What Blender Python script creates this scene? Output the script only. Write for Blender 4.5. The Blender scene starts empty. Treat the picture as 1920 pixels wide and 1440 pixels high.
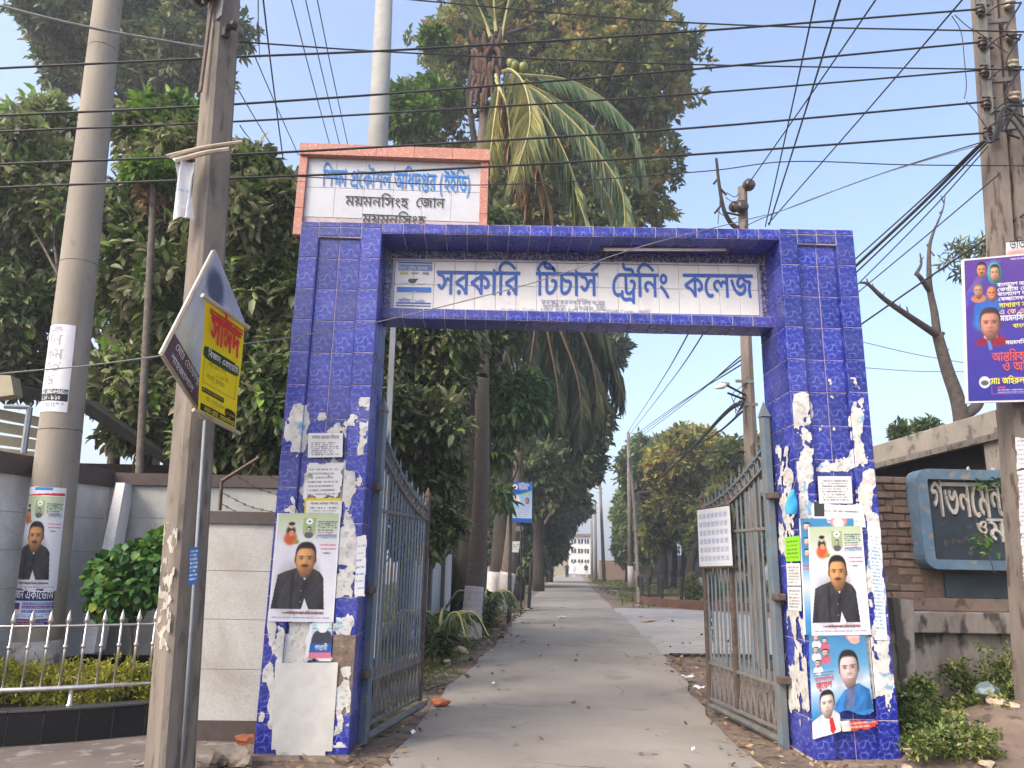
import bpy, bmesh, math
import numpy as np
from mathutils import Vector, Matrix
from mathutils.geometry import delaunay_2d_cdt
S = bpy.context.scene
COL = S.collection
rng = np.random.default_rng(11)
R = math.radians

# ---------------------------------------------------------------- camera
F, CX, CY = 1410.0, 960.0, 720.0          # focal length and centre in photograph pixels
PITCH, ROLL, YAW, EYE = R(13.4), R(1.1), R(1.8), 1.5
_f = np.array([math.sin(YAW)*math.cos(PITCH), math.cos(YAW)*math.cos(PITCH), math.sin(PITCH)])
_r0 = np.array([math.cos(YAW), -math.sin(YAW), 0.0])
_u0 = np.cross(_r0, _f)
_r = math.cos(ROLL)*_r0 + math.sin(ROLL)*_u0
_u = math.cos(ROLL)*_u0 - math.sin(ROLL)*_r0
cd = bpy.data.cameras.new('camera')
cam = bpy.data.objects.new('camera', cd)
COL.objects.link(cam)
cd.sensor_width = 36.0
cd.lens = 36.0*F/1920.0
cd.clip_start = 0.05
cd.clip_end = 2000
cam.matrix_world = Matrix(((_r[0], _u[0], -_f[0], 0), (_r[1], _u[1], -_f[1], 0), (_r[2], _u[2], -_f[2], EYE), (0, 0, 0, 1)))
S.camera = cam

# ---------------------------------------------------------------- light
HAZE = 0.0021
SUN_EL, SUN_AZ = R(44), R(-128)           # azimuth from +Y towards +X: behind the camera, to the left
w = bpy.data.worlds.new('World'); S.world = w; w.use_nodes = True
nt = w.node_tree; nt.nodes.clear()
out = nt.nodes.new('ShaderNodeOutputWorld'); bg = nt.nodes.new('ShaderNodeBackground')
sky = nt.nodes.new('ShaderNodeTexSky'); sky.sky_type = 'NISHITA'; sky.sun_disc = False
sky.sun_elevation = SUN_EL; sky.sun_rotation = SUN_AZ
sky.air_density = 0.9; sky.dust_density = 4.5; sky.ozone_density = 0.5; sky.altitude = 0
bg.inputs['Strength'].default_value = 0.15
nt.links.new(sky.outputs[0], bg.inputs['Color']); nt.links.new(bg.outputs[0], out.inputs['Surface'])
sd = bpy.data.lights.new('sun', 'SUN'); sun = bpy.data.objects.new('sun', sd); COL.objects.link(sun)
sd.energy = 0.6; sd.angle = R(14); sd.color = (1.0, 0.965, 0.83)
_d = Vector((math.sin(SUN_AZ)*math.cos(SUN_EL), math.cos(SUN_AZ)*math.cos(SUN_EL), math.sin(SUN_EL)))
sun.rotation_euler = _d.to_track_quat('Z', 'Y').to_euler()
sun.location = _d*30
S.view_settings.view_transform = 'Standard'; S.view_settings.look = 'None'
S.view_settings.exposure = 1.55; S.view_settings.gamma = 1.0
S.view_settings.use_curve_mapping = False
S.render.engine = 'CYCLES'
S.cycles.max_bounces = 6; S.cycles.diffuse_bounces = 3; S.cycles.transparent_max_bounces = 4
S.cycles.volume_bounces = 0; S.cycles.caustics_reflective = False; S.cycles.caustics_refractive = False

# ---------------------------------------------------------------- helpers
def ray(x, y): return _f + _r*((x-CX)/F) - _u*((y-CY)/F)
def P(x, y, Y):
    """the point that stands at depth Y behind photograph pixel x, y"""
    d = ray(x, y); d = d*(Y/d[1]); return np.array([d[0], Y, d[2]+EYE])
def G(x, y, z=0.0):
    d = ray(x, y); d = d*((z-EYE)/d[2]); return np.array([d[0], d[1], z])
def PX(x, y, X):
    """same on the plane of constant X"""
    d = ray(x, y); d = d*(X/d[0]); return np.array([X, d[1], d[2]+EYE])
def nrm(v):
    v = np.asarray(v, float); return v/(np.linalg.norm(v)+1e-12)
WM = {}
def _reg(o, parent):
    WM[o.name] = o.matrix_basis.copy()
    if parent is not None:
        o.parent = parent; o.matrix_parent_inverse = WM[parent.name].inverted()
    return o
def tag(o, label=None, cat=None, group=None, kind=None):
    for k, v in (('label', label), ('category', cat), ('group', group), ('kind', kind)):
        if v: o[k] = v
    return o
def thing(name, label, cat, loc=(0, 0, 0), group=None):
    o = bpy.data.objects.new(name, None); COL.objects.link(o); o.location = loc; o.empty_display_size = .2
    _reg(o, None); return tag(o, label, cat, group)
def place(name, me, parent=None, M=None):
    o = bpy.data.objects.new(name, me); COL.objects.link(o)
    if M is not None: o.matrix_basis = M
    return _reg(o, parent)
def copy_tree(o, parent=None, M=None):
    c = o.copy(); COL.objects.link(c)
    if parent is not None:
        c.parent = parent
    if M is not None: c.matrix_basis = M
    for ch in list(o.children): copy_tree(ch, c)
    return c
class MB:
    """collects faces and links them as one mesh object"""
    def __init__(s): s.v = []; s.f = []; s.m = []
    def add(s, vs, fs, mi=0):
        b = len(s.v); s.v.extend([tuple(map(float, p)) for p in vs]); s.f.extend([tuple(i+b for i in f) for f in fs]); s.m.extend([mi]*len(fs)); return s
    def box(s, x0, x1, y0, y1, z0, z1, mi=0, bev=0.0):
        return s.obox(((x0+x1)/2, (y0+y1)/2, (z0+z1)/2), (x1-x0, y1-y0, z1-z0), np.eye(3), mi, bev)
    def obox(s, c, sz, A=None, mi=0, bev=0.0):
        A = np.eye(3) if A is None else np.asarray(A); h = np.array(sz)/2; c = np.asarray(c)
        if bev <= 0:
            q = [(-1,-1,-1),(1,-1,-1),(1,1,-1),(-1,1,-1),(-1,-1,1),(1,-1,1),(1,1,1),(-1,1,1)]
            return s.add([c+A@(np.array(p)*h) for p in q], [(0,3,2,1),(4,5,6,7),(0,1,5,4),(1,2,6,5),(2,3,7,6),(3,0,4,7)], mi)
        vs = []; fs = []; ix = {}
        for a in (-1,1):
            for b in (-1,1):
                for g in (-1,1):
                    for k in range(3):
                        p = np.array([a,b,g])*h - np.array([a,b,g])*bev*np.array([k!=0, k!=1, k!=2])
                        ix[(a,b,g,k)] = len(vs); vs.append(c+A@p)
        def quad(idx, n):
            pts = [vs[i] for i in idx]
            if np.dot(np.cross(pts[1]-pts[0], pts[2]-pts[0]), A@np.array(n)) < 0: idx = idx[::-1]
            fs.append(tuple(idx))
        for k in range(3):
            o1, o2 = [i for i in range(3) if i != k]
            for sg in (-1,1):
                n = np.zeros(3); n[k] = sg
                def key(p, q):
                    t = [0,0,0]; t[k] = sg; t[o1] = p; t[o2] = q; return ix[(t[0],t[1],t[2],k)]
                quad([key(-1,-1), key(1,-1), key(1,1), key(-1,1)], n)
            for p in (-1,1):
                for q in (-1,1):
                    def kk(e, kf):
                        t = [0,0,0]; t[k] = e; t[o1] = p; t[o2] = q; return ix[(t[0],t[1],t[2],kf)]
                    n = np.zeros(3); n[o1] = p; n[o2] = q
                    quad([kk(-1,o1), kk(1,o1), kk(1,o2), kk(-1,o2)], n)
        for a in (-1,1):
            for b in (-1,1):
                for g in (-1,1): quad([ix[(a,b,g,0)], ix[(a,b,g,1)], ix[(a,b,g,2)]], (a,b,g))
        return s.add(vs, fs, mi)
    def tube(s, pts, rad, n=6, mi=0, cap=True, squash=None):
        pts = np.asarray(pts, float); k = len(pts); rad = np.atleast_1d(np.asarray(rad, float)); rad = np.interp(np.linspace(0, 1, k), np.linspace(0, 1, len(rad)), rad) if len(rad) > 1 else np.full(k, rad[0])
        t = np.gradient(pts, axis=0); t /= np.linalg.norm(t, axis=1)[:, None]+1e-12
        up = np.array([0,0,1.0]) if abs(t[0][2]) < .9 else np.array([1.0,0,0])
        a = nrm(np.cross(t[0], up)); vs = []
        for i in range(k):
            a = nrm(a - t[i]*np.dot(a, t[i])); b = np.cross(t[i], a)
            for j in range(n):
                an = 2*math.pi*j/n; vs.append(pts[i]+rad[i]*(math.cos(an)*a+math.sin(an)*b))
        fs = [(i*n+j, i*n+(j+1)%n, (i+1)*n+(j+1)%n, (i+1)*n+j) for i in range(k-1) for j in range(n)]
        if cap: fs += [tuple(range(n))[::-1], tuple((k-1)*n+j for j in range(n))]
        return s.add(vs, fs, mi)
    def lathe(s, prof, c=(0,0,0), n=16, mi=0, axis=None):
        c = np.asarray(c, float); vs = []; k = len(prof)
        A = np.eye(3) if axis is None else np.array(Vector((0,0,1)).rotation_difference(Vector(axis)).to_matrix())
        for r, z in prof:
            for j in range(n):
                an = 2*math.pi*j/n; vs.append(c+A@np.array([r*math.cos(an), r*math.sin(an), z]))
        fs = [(i*n+j, i*n+(j+1)%n, (i+1)*n+(j+1)%n, (i+1)*n+j) for i in range(k-1) for j in range(n)]
        fs += [tuple(range(n))[::-1], tuple((k-1)*n+j for j in range(n))]
        return s.add(vs, fs, mi)
    def prism(s, poly, off, mi=0):
        poly = [np.asarray(p, float) for p in poly]; off = np.asarray(off, float); n = len(poly)
        fs = [tuple(range(n)), tuple(range(2*n-1, n-1, -1))]+[(i, n+i, n+(i+1) % n, (i+1) % n) for i in range(n)]
        return s.add(poly+[p+off for p in poly], fs, mi)
    def quad(s, a, b, c, d, mi=0): return s.add([a,b,c,d], [(0,1,2,3)], mi)
    def mesh(s, name, mats, smooth=False):
        me = bpy.data.meshes.new(name); me.from_pydata(s.v, [], s.f)
        for m in (mats if isinstance(mats, (list, tuple)) else [mats]): me.materials.append(m)
        if len(me.materials) > 1: me.polygons.foreach_set('material_index', s.m)
        if smooth: me.polygons.foreach_set('use_smooth', [True]*len(s.f))
        me.update(); return me
    def build(s, name, mats, parent=None, smooth=False): return place(name, s.mesh(name, mats, smooth), parent)
def np_mesh(name, verts, tris, mats, attr=None, smooth=False, col=None):
    verts = np.asarray(verts, np.float32); tris = np.asarray(tris, np.int32); k = tris.shape[1]
    me = bpy.data.meshes.new(name); me.vertices.add(len(verts)); me.vertices.foreach_set('co', verts.ravel())
    me.loops.add(tris.size); me.loops.foreach_set('vertex_index', tris.ravel())
    me.polygons.add(len(tris)); me.polygons.foreach_set('loop_start', np.arange(0, tris.size, k, dtype=np.int32))
    if smooth: me.polygons.foreach_set('use_smooth', np.ones(len(tris), bool))
    for m in (mats if isinstance(mats, (list, tuple)) else [mats]): me.materials.append(m)
    if attr is not None:
        at = me.attributes.new('rnd', 'FLOAT', 'POINT'); at.data.foreach_set('value', np.asarray(attr, np.float32))
    if col is not None:
        at = me.attributes.new('ink', 'FLOAT_COLOR', 'POINT'); at.data.foreach_set('color', np.asarray(col, np.float32).ravel())
    me.update(calc_edges=True); me.validate(); return me
def lin(c):
    c = np.asarray(c, float)/255.0
    return np.where(c <= .04045, c/12.92, ((c+.055)/1.055)**2.4)
def vnoise(x, y, seed=0):
    """smooth 2-D value noise, 0..1"""
    g = np.random.default_rng(seed).random((64, 64)); xi = np.floor(x).astype(int); yi = np.floor(y).astype(int)
    fx = x-xi; fy = y-yi; fx = fx*fx*(3-2*fx); fy = fy*fy*(3-2*fy)
    a = g[xi % 64, yi % 64]; b = g[(xi+1) % 64, yi % 64]; c = g[xi % 64, (yi+1) % 64]; d = g[(xi+1) % 64, (yi+1) % 64]
    return (a*(1-fx)+b*fx)*(1-fy)+(c*(1-fx)+d*fx)*fy
def fbm(x, y, seed=0, o=4):
    r = 0; a = .5
    for i in range(o): r = r+a*vnoise(x*2**i, y*2**i, seed+i); a *= .5
    return r/(1-.5**o)
def bez(pts, n=12):
    """smooth curve through points"""
    pts = np.asarray(pts, float); k = len(pts)
    if k == 2: return np.array([pts[0]+(pts[1]-pts[0])*t for t in np.linspace(0, 1, n)])
    q = np.vstack([2*pts[0]-pts[1], pts, 2*pts[-1]-pts[-2]]); o = []
    for i in range(k-1):
        a, b, c, d = q[i:i+4]
        for t in np.linspace(0, 1, n, endpoint=(i == k-2)):
            o.append(.5*((2*b)+(c-a)*t+(2*a-5*b+4*c-d)*t*t+(3*b-a-3*c+d)*t**3))
    return np.array(o)

# ---------------------------------------------------------------- materials
MATS = {}
def mat(name, c1, c2=None, scale=8.0, rough=.7, bump=0.0, bscale=None, metal=0.0, c3=None, s3=30.0, t3=.62, coord='pos', spec=.5, stretch=None, rnd=0.0, detail=5, stain=None):
    """noise-mottled surface; colours are given as sRGB 0-255; c3 adds spots; rnd varies value per object"""
    if name in MATS: return MATS[name]
    m = bpy.data.materials.new(name); m.use_nodes = True; n = m.node_tree.nodes; L = m.node_tree.links
    b = n['Principled BSDF']; b.inputs['Roughness'].default_value = rough; b.inputs['Metallic'].default_value = metal
    b.inputs['Specular IOR Level'].default_value = spec
    if coord == 'pos': vec = n.new('ShaderNodeNewGeometry').outputs['Position']
    else: vec = n.new('ShaderNodeTexCoord').outputs['Object']
    if stretch:
        mp = n.new('ShaderNodeMapping'); mp.inputs['Scale'].default_value = stretch; L.new(vec, mp.inputs[0]); vec = mp.outputs[0]
    c1 = (*lin(c1), 1); c2 = c1 if c2 is None else (*lin(c2), 1)
    tx = n.new('ShaderNodeTexNoise'); tx.inputs['Scale'].default_value = scale; tx.inputs['Detail'].default_value = detail; tx.inputs['Roughness'].default_value = .62
    L.new(vec, tx.inputs['Vector'])
    rp = n.new('ShaderNodeValToRGB'); rp.color_ramp.elements[0].position = .34; rp.color_ramp.elements[1].position = .66
    rp.color_ramp.elements[0].color = c1; rp.color_ramp.elements[1].color = c2
    L.new(tx.outputs[0], rp.inputs[0]); colr = rp.outputs[0]
    if c3 is not None:
        t2 = n.new('ShaderNodeTexNoise'); t2.inputs['Scale'].default_value = s3; t2.inputs['Detail'].default_value = 4; L.new(vec, t2.inputs['Vector'])
        r2 = n.new('ShaderNodeValToRGB'); r2.color_ramp.elements[0].position = t3-.04; r2.color_ramp.elements[1].position = t3+.04; L.new(t2.outputs[0], r2.inputs[0])
        mx = n.new('ShaderNodeMix'); mx.data_type = 'RGBA'; L.new(r2.outputs[0], mx.inputs['Factor']); L.new(colr, mx.inputs['A']); mx.inputs['B'].default_value = (*lin(c3), 1); colr = mx.outputs['Result']
    if stain:                                # (colour, scale, threshold, strength): broad dirty patches
        t5 = n.new('ShaderNodeTexNoise'); t5.inputs['Scale'].default_value = stain[1]; t5.inputs['Detail'].default_value = 7; t5.inputs['Roughness'].default_value = .68; t5.inputs['Distortion'].default_value = .6; L.new(vec, t5.inputs['Vector'])
        r5 = n.new('ShaderNodeValToRGB'); r5.color_ramp.elements[0].position = stain[2]-.1; r5.color_ramp.elements[1].position = stain[2]+.14; r5.color_ramp.elements[1].color = (stain[3],)*3+(1,); L.new(t5.outputs[0], r5.inputs[0])
        m5 = n.new('ShaderNodeMix'); m5.data_type = 'RGBA'; L.new(r5.outputs[0], m5.inputs['Factor']); L.new(colr, m5.inputs['A']); m5.inputs['B'].default_value = (*lin(stain[0]), 1); colr = m5.outputs['Result']
    if rnd:
        oi = n.new('ShaderNodeObjectInfo'); mr = n.new('ShaderNodeMapRange'); mr.inputs['To Min'].default_value = 1-rnd; mr.inputs['To Max'].default_value = 1+rnd
        L.new(oi.outputs['Random'], mr.inputs['Value']); vm = n.new('ShaderNodeVectorMath'); vm.operation = 'SCALE'; L.new(colr, vm.inputs[0]); L.new(mr.outputs[0], vm.inputs['Scale']); colr = vm.outputs[0]
    L.new(colr, b.inputs['Base Color'])
    if bump:
        bt = n.new('ShaderNodeTexNoise'); bt.inputs['Scale'].default_value = bscale or scale*6; bt.inputs['Detail'].default_value = 5; L.new(vec, bt.inputs['Vector'])
        bn = n.new('ShaderNodeBump'); bn.inputs['Strength'].default_value = bump; bn.inputs['Distance'].default_value = .01; L.new(bt.outputs[0], bn.inputs['Height']); L.new(bn.outputs[0], b.inputs['Normal'])
    MATS[name] = m; return m
def leaf_mat(name, stops, rough=.55, trans=.25, scale=.7, gain=1.3):
    """leaf colour from a per-leaf value and a slow drift through the crown; some light passes through"""
    m = bpy.data.materials.new(name); m.use_nodes = True; n = m.node_tree.nodes; L = m.node_tree.links; b = n['Principled BSDF']
    b.inputs['Roughness'].default_value = rough; b.inputs['Specular IOR Level'].default_value = .35
    a = n.new('ShaderNodeAttribute'); a.attribute_name = 'rnd'
    g = n.new('ShaderNodeNewGeometry'); tx = n.new('ShaderNodeTexNoise'); tx.inputs['Scale'].default_value = scale; tx.inputs['Detail'].default_value = 3; L.new(g.outputs['Position'], tx.inputs['Vector'])
    ad = n.new('ShaderNodeMath'); ad.operation = 'MULTIPLY_ADD'; L.new(tx.outputs[0], ad.inputs[0]); ad.inputs[1].default_value = 1.3; ad.inputs[2].default_value = -.65
    a2 = n.new('ShaderNodeMath'); a2.operation = 'ADD'; L.new(ad.outputs[0], a2.inputs[0]); L.new(a.outputs['Fac'], a2.inputs[1])
    rp = n.new('ShaderNodeValToRGB'); e = rp.color_ramp.elements
    while len(e) < len(stops): e.new(.5)
    for i, (p, c) in enumerate(stops): e[i].position = p; e[i].color = (*(lin(c)*gain), 1)
    L.new(a2.outputs[0], rp.inputs[0]); L.new(rp.outputs[0], b.inputs['Base Color'])
    tr = n.new('ShaderNodeBsdfTranslucent'); L.new(rp.outputs[0], tr.inputs[0]); mx = n.new('ShaderNodeMixShader'); mx.inputs[0].default_value = trans
    L.new(b.outputs[0], mx.inputs[1]); L.new(tr.outputs[0], mx.inputs[2]); L.new(mx.outputs[0], n['Material Output'].inputs['Surface'])
    return m
def tile_mat():
    m = bpy.data.materials.new('blue_glazed_tile'); m.use_nodes = True; n = m.node_tree.nodes; L = m.node_tree.links; b = n['Principled BSDF']
    tc = n.new('ShaderNodeTexCoord'); vec = tc.outputs['Object']
    ns = n.new('ShaderNodeTexNoise'); ns.inputs['Scale'].default_value = 30; L.new(vec, ns.inputs['Vector'])
    wv = n.new('ShaderNodeVectorMath'); wv.operation = 'MULTIPLY_ADD'; L.new(ns.outputs['Color'], wv.inputs[0]); wv.inputs[1].default_value = (.034,.034,.034); L.new(vec, wv.inputs[2])
    vo = n.new('ShaderNodeTexVoronoi'); vo.feature = 'DISTANCE_TO_EDGE'; vo.inputs['Scale'].default_value = 19; L.new(wv.outputs[0], vo.inputs['Vector'])
    r1 = n.new('ShaderNodeValToRGB'); r1.color_ramp.elements[0].position = .006; r1.color_ramp.elements[0].color = (1,1,1,1); r1.color_ramp.elements[1].position = .10; r1.color_ramp.elements[1].color = (0,0,0,1); L.new(vo.outputs['Distance'], r1.inputs[0])
    n2 = n.new('ShaderNodeTexNoise'); n2.inputs['Scale'].default_value = 15; n2.inputs['Detail'].default_value = 3; L.new(vec, n2.inputs['Vector'])
    r2 = n.new('ShaderNodeValToRGB'); r2.color_ramp.elements[0].position = .42; r2.color_ramp.elements[1].position = .60; L.new(n2.outputs[0], r2.inputs[0])
    mu = n.new('ShaderNodeMath'); mu.operation = 'MULTIPLY'; L.new(r1.outputs[0], mu.inputs[0]); L.new(r2.outputs[0], mu.inputs[1])
    n3 = n.new('ShaderNodeTexNoise'); n3.inputs['Scale'].default_value = 40; n3.inputs['Detail'].default_value = 4; L.new(vec, n3.inputs['Vector'])
    rb = n.new('ShaderNodeValToRGB'); rb.color_ramp.elements[0].position = .35; rb.color_ramp.elements[0].color = (*lin((22,28,116)), 1); rb.color_ramp.elements[1].position = .7; rb.color_ramp.elements[1].color = (*lin((40,50,146)), 1); L.new(n3.outputs[0], rb.inputs[0])
    mx = n.new('ShaderNodeMix'); mx.data_type = 'RGBA'; L.new(mu.outputs[0], mx.inputs['Factor']); L.new(rb.outputs[0], mx.inputs['A']); mx.inputs['B'].default_value = (*lin((98,110,194)), 1)
    # grime: dusty film that grows in irregular patches
    gp = n.new('ShaderNodeNewGeometry'); n4 = n.new('ShaderNodeTexNoise'); n4.inputs['Scale'].default_value = 2.3; n4.inputs['Detail'].default_value = 6; L.new(gp.outputs['Position'], n4.inputs['Vector'])
    r4 = n.new('ShaderNodeValToRGB'); r4.color_ramp.elements[0].position = .45; r4.color_ramp.elements[1].position = .8; r4.color_ramp.elements[1].color = (.32,.32,.32,1); L.new(n4.outputs[0], r4.inputs[0])
    m2 = n.new('ShaderNodeMix'); m2.data_type = 'RGBA'; L.new(r4.outputs[0], m2.inputs['Factor']); L.new(mx.outputs['Result'], m2.inputs['A']); m2.inputs['B'].default_value = (*lin((112,112,150)), 1)
    oi = n.new('ShaderNodeObjectInfo'); mo = n.new('ShaderNodeMapRange'); mo.inputs['To Min'].default_value = .78; mo.inputs['To Max'].default_value = 1.25; L.new(oi.outputs['Random'], mo.inputs['Value']); vs = n.new('ShaderNodeVectorMath'); vs.operation = 'SCALE'; L.new(m2.outputs['Result'], vs.inputs[0]); L.new(mo.outputs[0], vs.inputs['Scale']); L.new(vs.outputs[0], b.inputs['Base Color'])
    rr = n.new('ShaderNodeMapRange'); rr.inputs['To Min'].default_value = .16; rr.inputs['To Max'].default_value = .42; L.new(n4.outputs[0], rr.inputs['Value']); L.new(rr.outputs[0], b.inputs['Roughness'])
    return m
def ink_mat():
    m = bpy.data.materials.new('printed_paper'); m.use_nodes = True; n = m.node_tree.nodes; L = m.node_tree.links; b = n['Principled BSDF']
    a = n.new('ShaderNodeAttribute'); a.attribute_name = 'ink'; b.inputs['Roughness'].default_value = .55; b.inputs['Specular IOR Level'].default_value = .3
    g = n.new('ShaderNodeNewGeometry'); t = n.new('ShaderNodeTexNoise'); t.inputs['Scale'].default_value = 9; t.inputs['Detail'].default_value = 6; L.new(g.outputs['Position'], t.inputs['Vector'])
    mr = n.new('ShaderNodeMapRange'); mr.inputs['To Min'].default_value = .86; mr.inputs['To Max'].default_value = 1.08; L.new(t.outputs[0], mr.inputs['Value'])
    v = n.new('ShaderNodeVectorMath'); v.operation = 'SCALE'; L.new(a.outputs['Color'], v.inputs[0]); L.new(mr.outputs[0], v.inputs['Scale']); L.new(v.outputs[0], b.inputs['Base Color'])
    bn = n.new('ShaderNodeBump'); bn.inputs['Strength'].default_value = .25; bn.inputs['Distance'].default_value = .01; L.new(t.outputs[0], bn.inputs['Height']); L.new(bn.outputs[0], b.inputs['Normal'])
    return m
M_TILE = tile_mat(); M_INK = ink_mat()
M_GROUT = mat('tile_grout', (192,176,178), (166,152,156), 20, .9)
M_WTILE = mat('white_glazed_tile', (218,216,214), (206,204,203), 5, .22, rnd=.025, c3=(176,170,164), s3=3, t3=.72)
M_CONC = mat('weathered_concrete', (128,120,112), (98,92,86), 5, .9, .5, 60, c3=(78,73,68), s3=9, t3=.6)
M_POLE = mat('spun_concrete', (144,136,124), (128,121,111), 3.5, .85, .25, 90, c3=(128,112,100), s3=14, t3=.66, stretch=(1,1,.35))
M_MORTAR = mat('exposed_mortar', (132,116,100), (98,86,76), 14, .95, .8, 50, c3=(150,120,100), s3=18)
M_WALL = mat('pale_granite_panel', (178,178,174), (168,168,164), 90, .55, .05, 200, rnd=.03, c3=(140,136,132), s3=160, t3=.6, stain=((128,122,112), 1.3, .55, .65))
M_LIFTWALL = mat('shade_lifted_granite', (228,226,226), (216,215,216), 90, .55, .05, 200, rnd=.04, c3=(160,159,160), s3=160, t3=.6, stain=((150,146,142), .9, .56, .55))  # same stone as the pale panels; colour lightened to lift the shaded return
M_COPING = mat('dark_brown_coping', (74,62,60), (62,53,52), 12, .5)
M_BLACKT = mat('black_granite_tile', (17,17,20), (24,24,27), 30, .3, rnd=.1, spec=.3)
M_GREYT = mat('grey_granite_slab', (74,73,74), (62,61,62), 60, .4)
M_STEEL = mat('stainless_steel', (205,200,192), (190,184,176), 20, .28, metal=.9)
M_GATE = mat('blue_gate_paint', (90,112,134), (78,95,112), 6, .55, .2, 60, c3=(118,112,106), s3=15, t3=.60, stain=((120,112,102), 2.2, .56, .6))
M_GATE2 = mat('dusty_blue_gate_paint', (100,118,132), (86,102,114), 6, .65, .2, 60, c3=(114,106,98), s3=15, t3=.60, stain=((108,102,94), 2.2, .54, .6))
M_GATED = mat('dusty_gate_paint', (122,114,106), (98,100,104), 9, .75, .3, 60, c3=(96,70,54), s3=26, t3=.64)
M_RUST = mat('rusty_brown_steel', (92,78,70), (70,60,55), 12, .8, .4, 60, c3=(112,82,62), s3=20)
M_ROAD = mat('old_concrete_road', (146,138,128), (130,124,116), .55, .93, .35, 70, c3=(122,116,108), s3=1.3, t3=.62, detail=9, stain=((112,104,94), .45, .55, .6))
def crack_lines(m, scale, wid, dark):
    n = m.node_tree.nodes; L = m.node_tree.links; b = n['Principled BSDF']; src = b.inputs['Base Color'].links[0].from_socket
    g = n.new('ShaderNodeNewGeometry'); t = n.new('ShaderNodeTexNoise'); t.inputs['Scale'].default_value = 1.8; t.inputs['Detail'].default_value = 6; L.new(g.outputs['Position'], t.inputs['Vector'])
    v = n.new('ShaderNodeVectorMath'); v.operation = 'MULTIPLY_ADD'; L.new(t.outputs['Color'], v.inputs[0]); v.inputs[1].default_value = (.7,.7,0); L.new(g.outputs['Position'], v.inputs[2])
    o = n.new('ShaderNodeTexVoronoi'); o.feature = 'DISTANCE_TO_EDGE'; o.inputs['Scale'].default_value = scale; L.new(v.outputs[0], o.inputs['Vector'])
    r = n.new('ShaderNodeValToRGB'); r.color_ramp.elements[0].position = 0; r.color_ramp.elements[0].color = (1,1,1,1); r.color_ramp.elements[1].position = wid; r.color_ramp.elements[1].color = (0,0,0,1); L.new(o.outputs['Distance'], r.inputs[0])
    t2 = n.new('ShaderNodeTexNoise'); t2.inputs['Scale'].default_value = .9; L.new(g.outputs['Position'], t2.inputs['Vector']); r2 = n.new('ShaderNodeValToRGB'); r2.color_ramp.elements[0].position = .5; r2.color_ramp.elements[1].position = .62; L.new(t2.outputs[0], r2.inputs[0])
    mu = n.new('ShaderNodeMath'); mu.operation = 'MULTIPLY'; L.new(r.outputs[0], mu.inputs[0]); L.new(r2.outputs[0], mu.inputs[1])
    mx = n.new('ShaderNodeMix'); mx.data_type = 'RGBA'; L.new(mu.outputs[0], mx.inputs['Factor']); L.new(src, mx.inputs['A']); mx.inputs['B'].default_value = (*lin(dark), 1); L.new(mx.outputs['Result'], b.inputs['Base Color'])
crack_lines(M_ROAD, .42, .006, (74,68,62))
M_APRON = mat('pale_concrete_apron', (158,152,148), (142,137,133), 1.1, .93, .35, 60, c3=(118,112,106), s3=4, t3=.66, detail=8)
M_PAVE = mat('worn_pavement', (112,101,94), (92,84,80), 2.2, .93, .4, 60, c3=(134,126,122), s3=5, t3=.60, detail=8)
M_DIRT = mat('bare_dirt', (124,106,92), (96,82,71), 2.2, .97, .9, 30, c3=(78,68,58), s3=8, t3=.6, detail=8)
M_SOIL = mat('planter_soil', (64,54,46), (44,37,31), 9, .97, .8, 40)
M_PINK = mat('salmon_stone', (180,124,106), (164,106,90), 14, .45, c3=(198,150,132), s3=30, t3=.6, rnd=.05)
M_WHITE = mat('white_paint', (216,216,214), (204,204,203), 4, .5)
M_SIGNW = mat('white_sign_tile', (188,190,196), (180,182,188), 4, .3, rnd=.012)
M_BLUEP = mat('sign_blue_ink', (52,92,176), (46,84,166), 20, .4)
M_CYANP = mat('bright_blue_ink', (20,112,190), (16,102,180), 20, .4)
M_BLACKP = mat('black_ink', (22,28,30), (28,34,36), 20, .5)
M_GREYP = mat('faded_grey_ink', (130,136,164), (142,148,172), 20, .5)
M_REDP = mat('red_ink', (196,34,44), (182,28,38), 20, .5)
M_YELP = mat('yellow_ink', (226,222,70), (216,210,60), 20, .5)
M_WHITEP = mat('white_ink', (226,226,228), None, 20, .5)
M_WIRE = mat('black_cable', (26,27,30), (36,36,38), 20, .6)
M_GWIRE = mat('grey_cable', (110,112,116), (92,94,98), 20, .6)
M_BARK = mat('dark_bark', (66,57,50), (44,38,34), 9, .95, .9, 30, stretch=(1,1,.3))
M_GBARK = mat('grey_bark', (110,102,94), (82,76,70), 12, .95, .8, 40)
M_PALMB = mat('palm_trunk_bark', (112,98,88), (86,76,68), 16, .95, .6, 40, stretch=(1,1,2.5))
M_LIME = mat('limewash', (196,190,186), (176,170,166), 14, .9, .3, 40, c3=(140,128,118), s3=22, t3=.66)
M_BRICK = mat('old_brick', (138,115,99), (114,97,84), 9, .95, .8, 50, rnd=.16, c3=(140,122,106), s3=12, t3=.58)
M_SKYB = mat('sky_blue_paint', (112,140,160), (94,122,142), 6, .75, .2, 60, c3=(150,140,128), s3=11, t3=.62)
M_SLATE = mat('blue_grey_slab', (60,72,82), (46,55,63), 4, .7, .2, 60, c3=(92,88,84), s3=8, t3=.63)
M_STAIN = mat('stained_plaster', (166,156,146), (126,116,107), 3, .95, .5, 40, c3=(78,73,68), s3=4.5, t3=.56, stretch=(1.3,1,.6))
M_PLASTER = mat('brown_plaster', (142,124,110), (118,102,90), 4, .95, .4, 40, c3=(104,82,68), s3=9, t3=.62)
M_BEIGE = mat('beige_shutter', (158,150,128), (146,138,116), 5, .8)
M_DARKV = mat('dark_paint_and_shade', (40,37,35), (30,28,27), 5, .95)  # plain dark colour; on the hut wall it stands for shade
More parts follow.
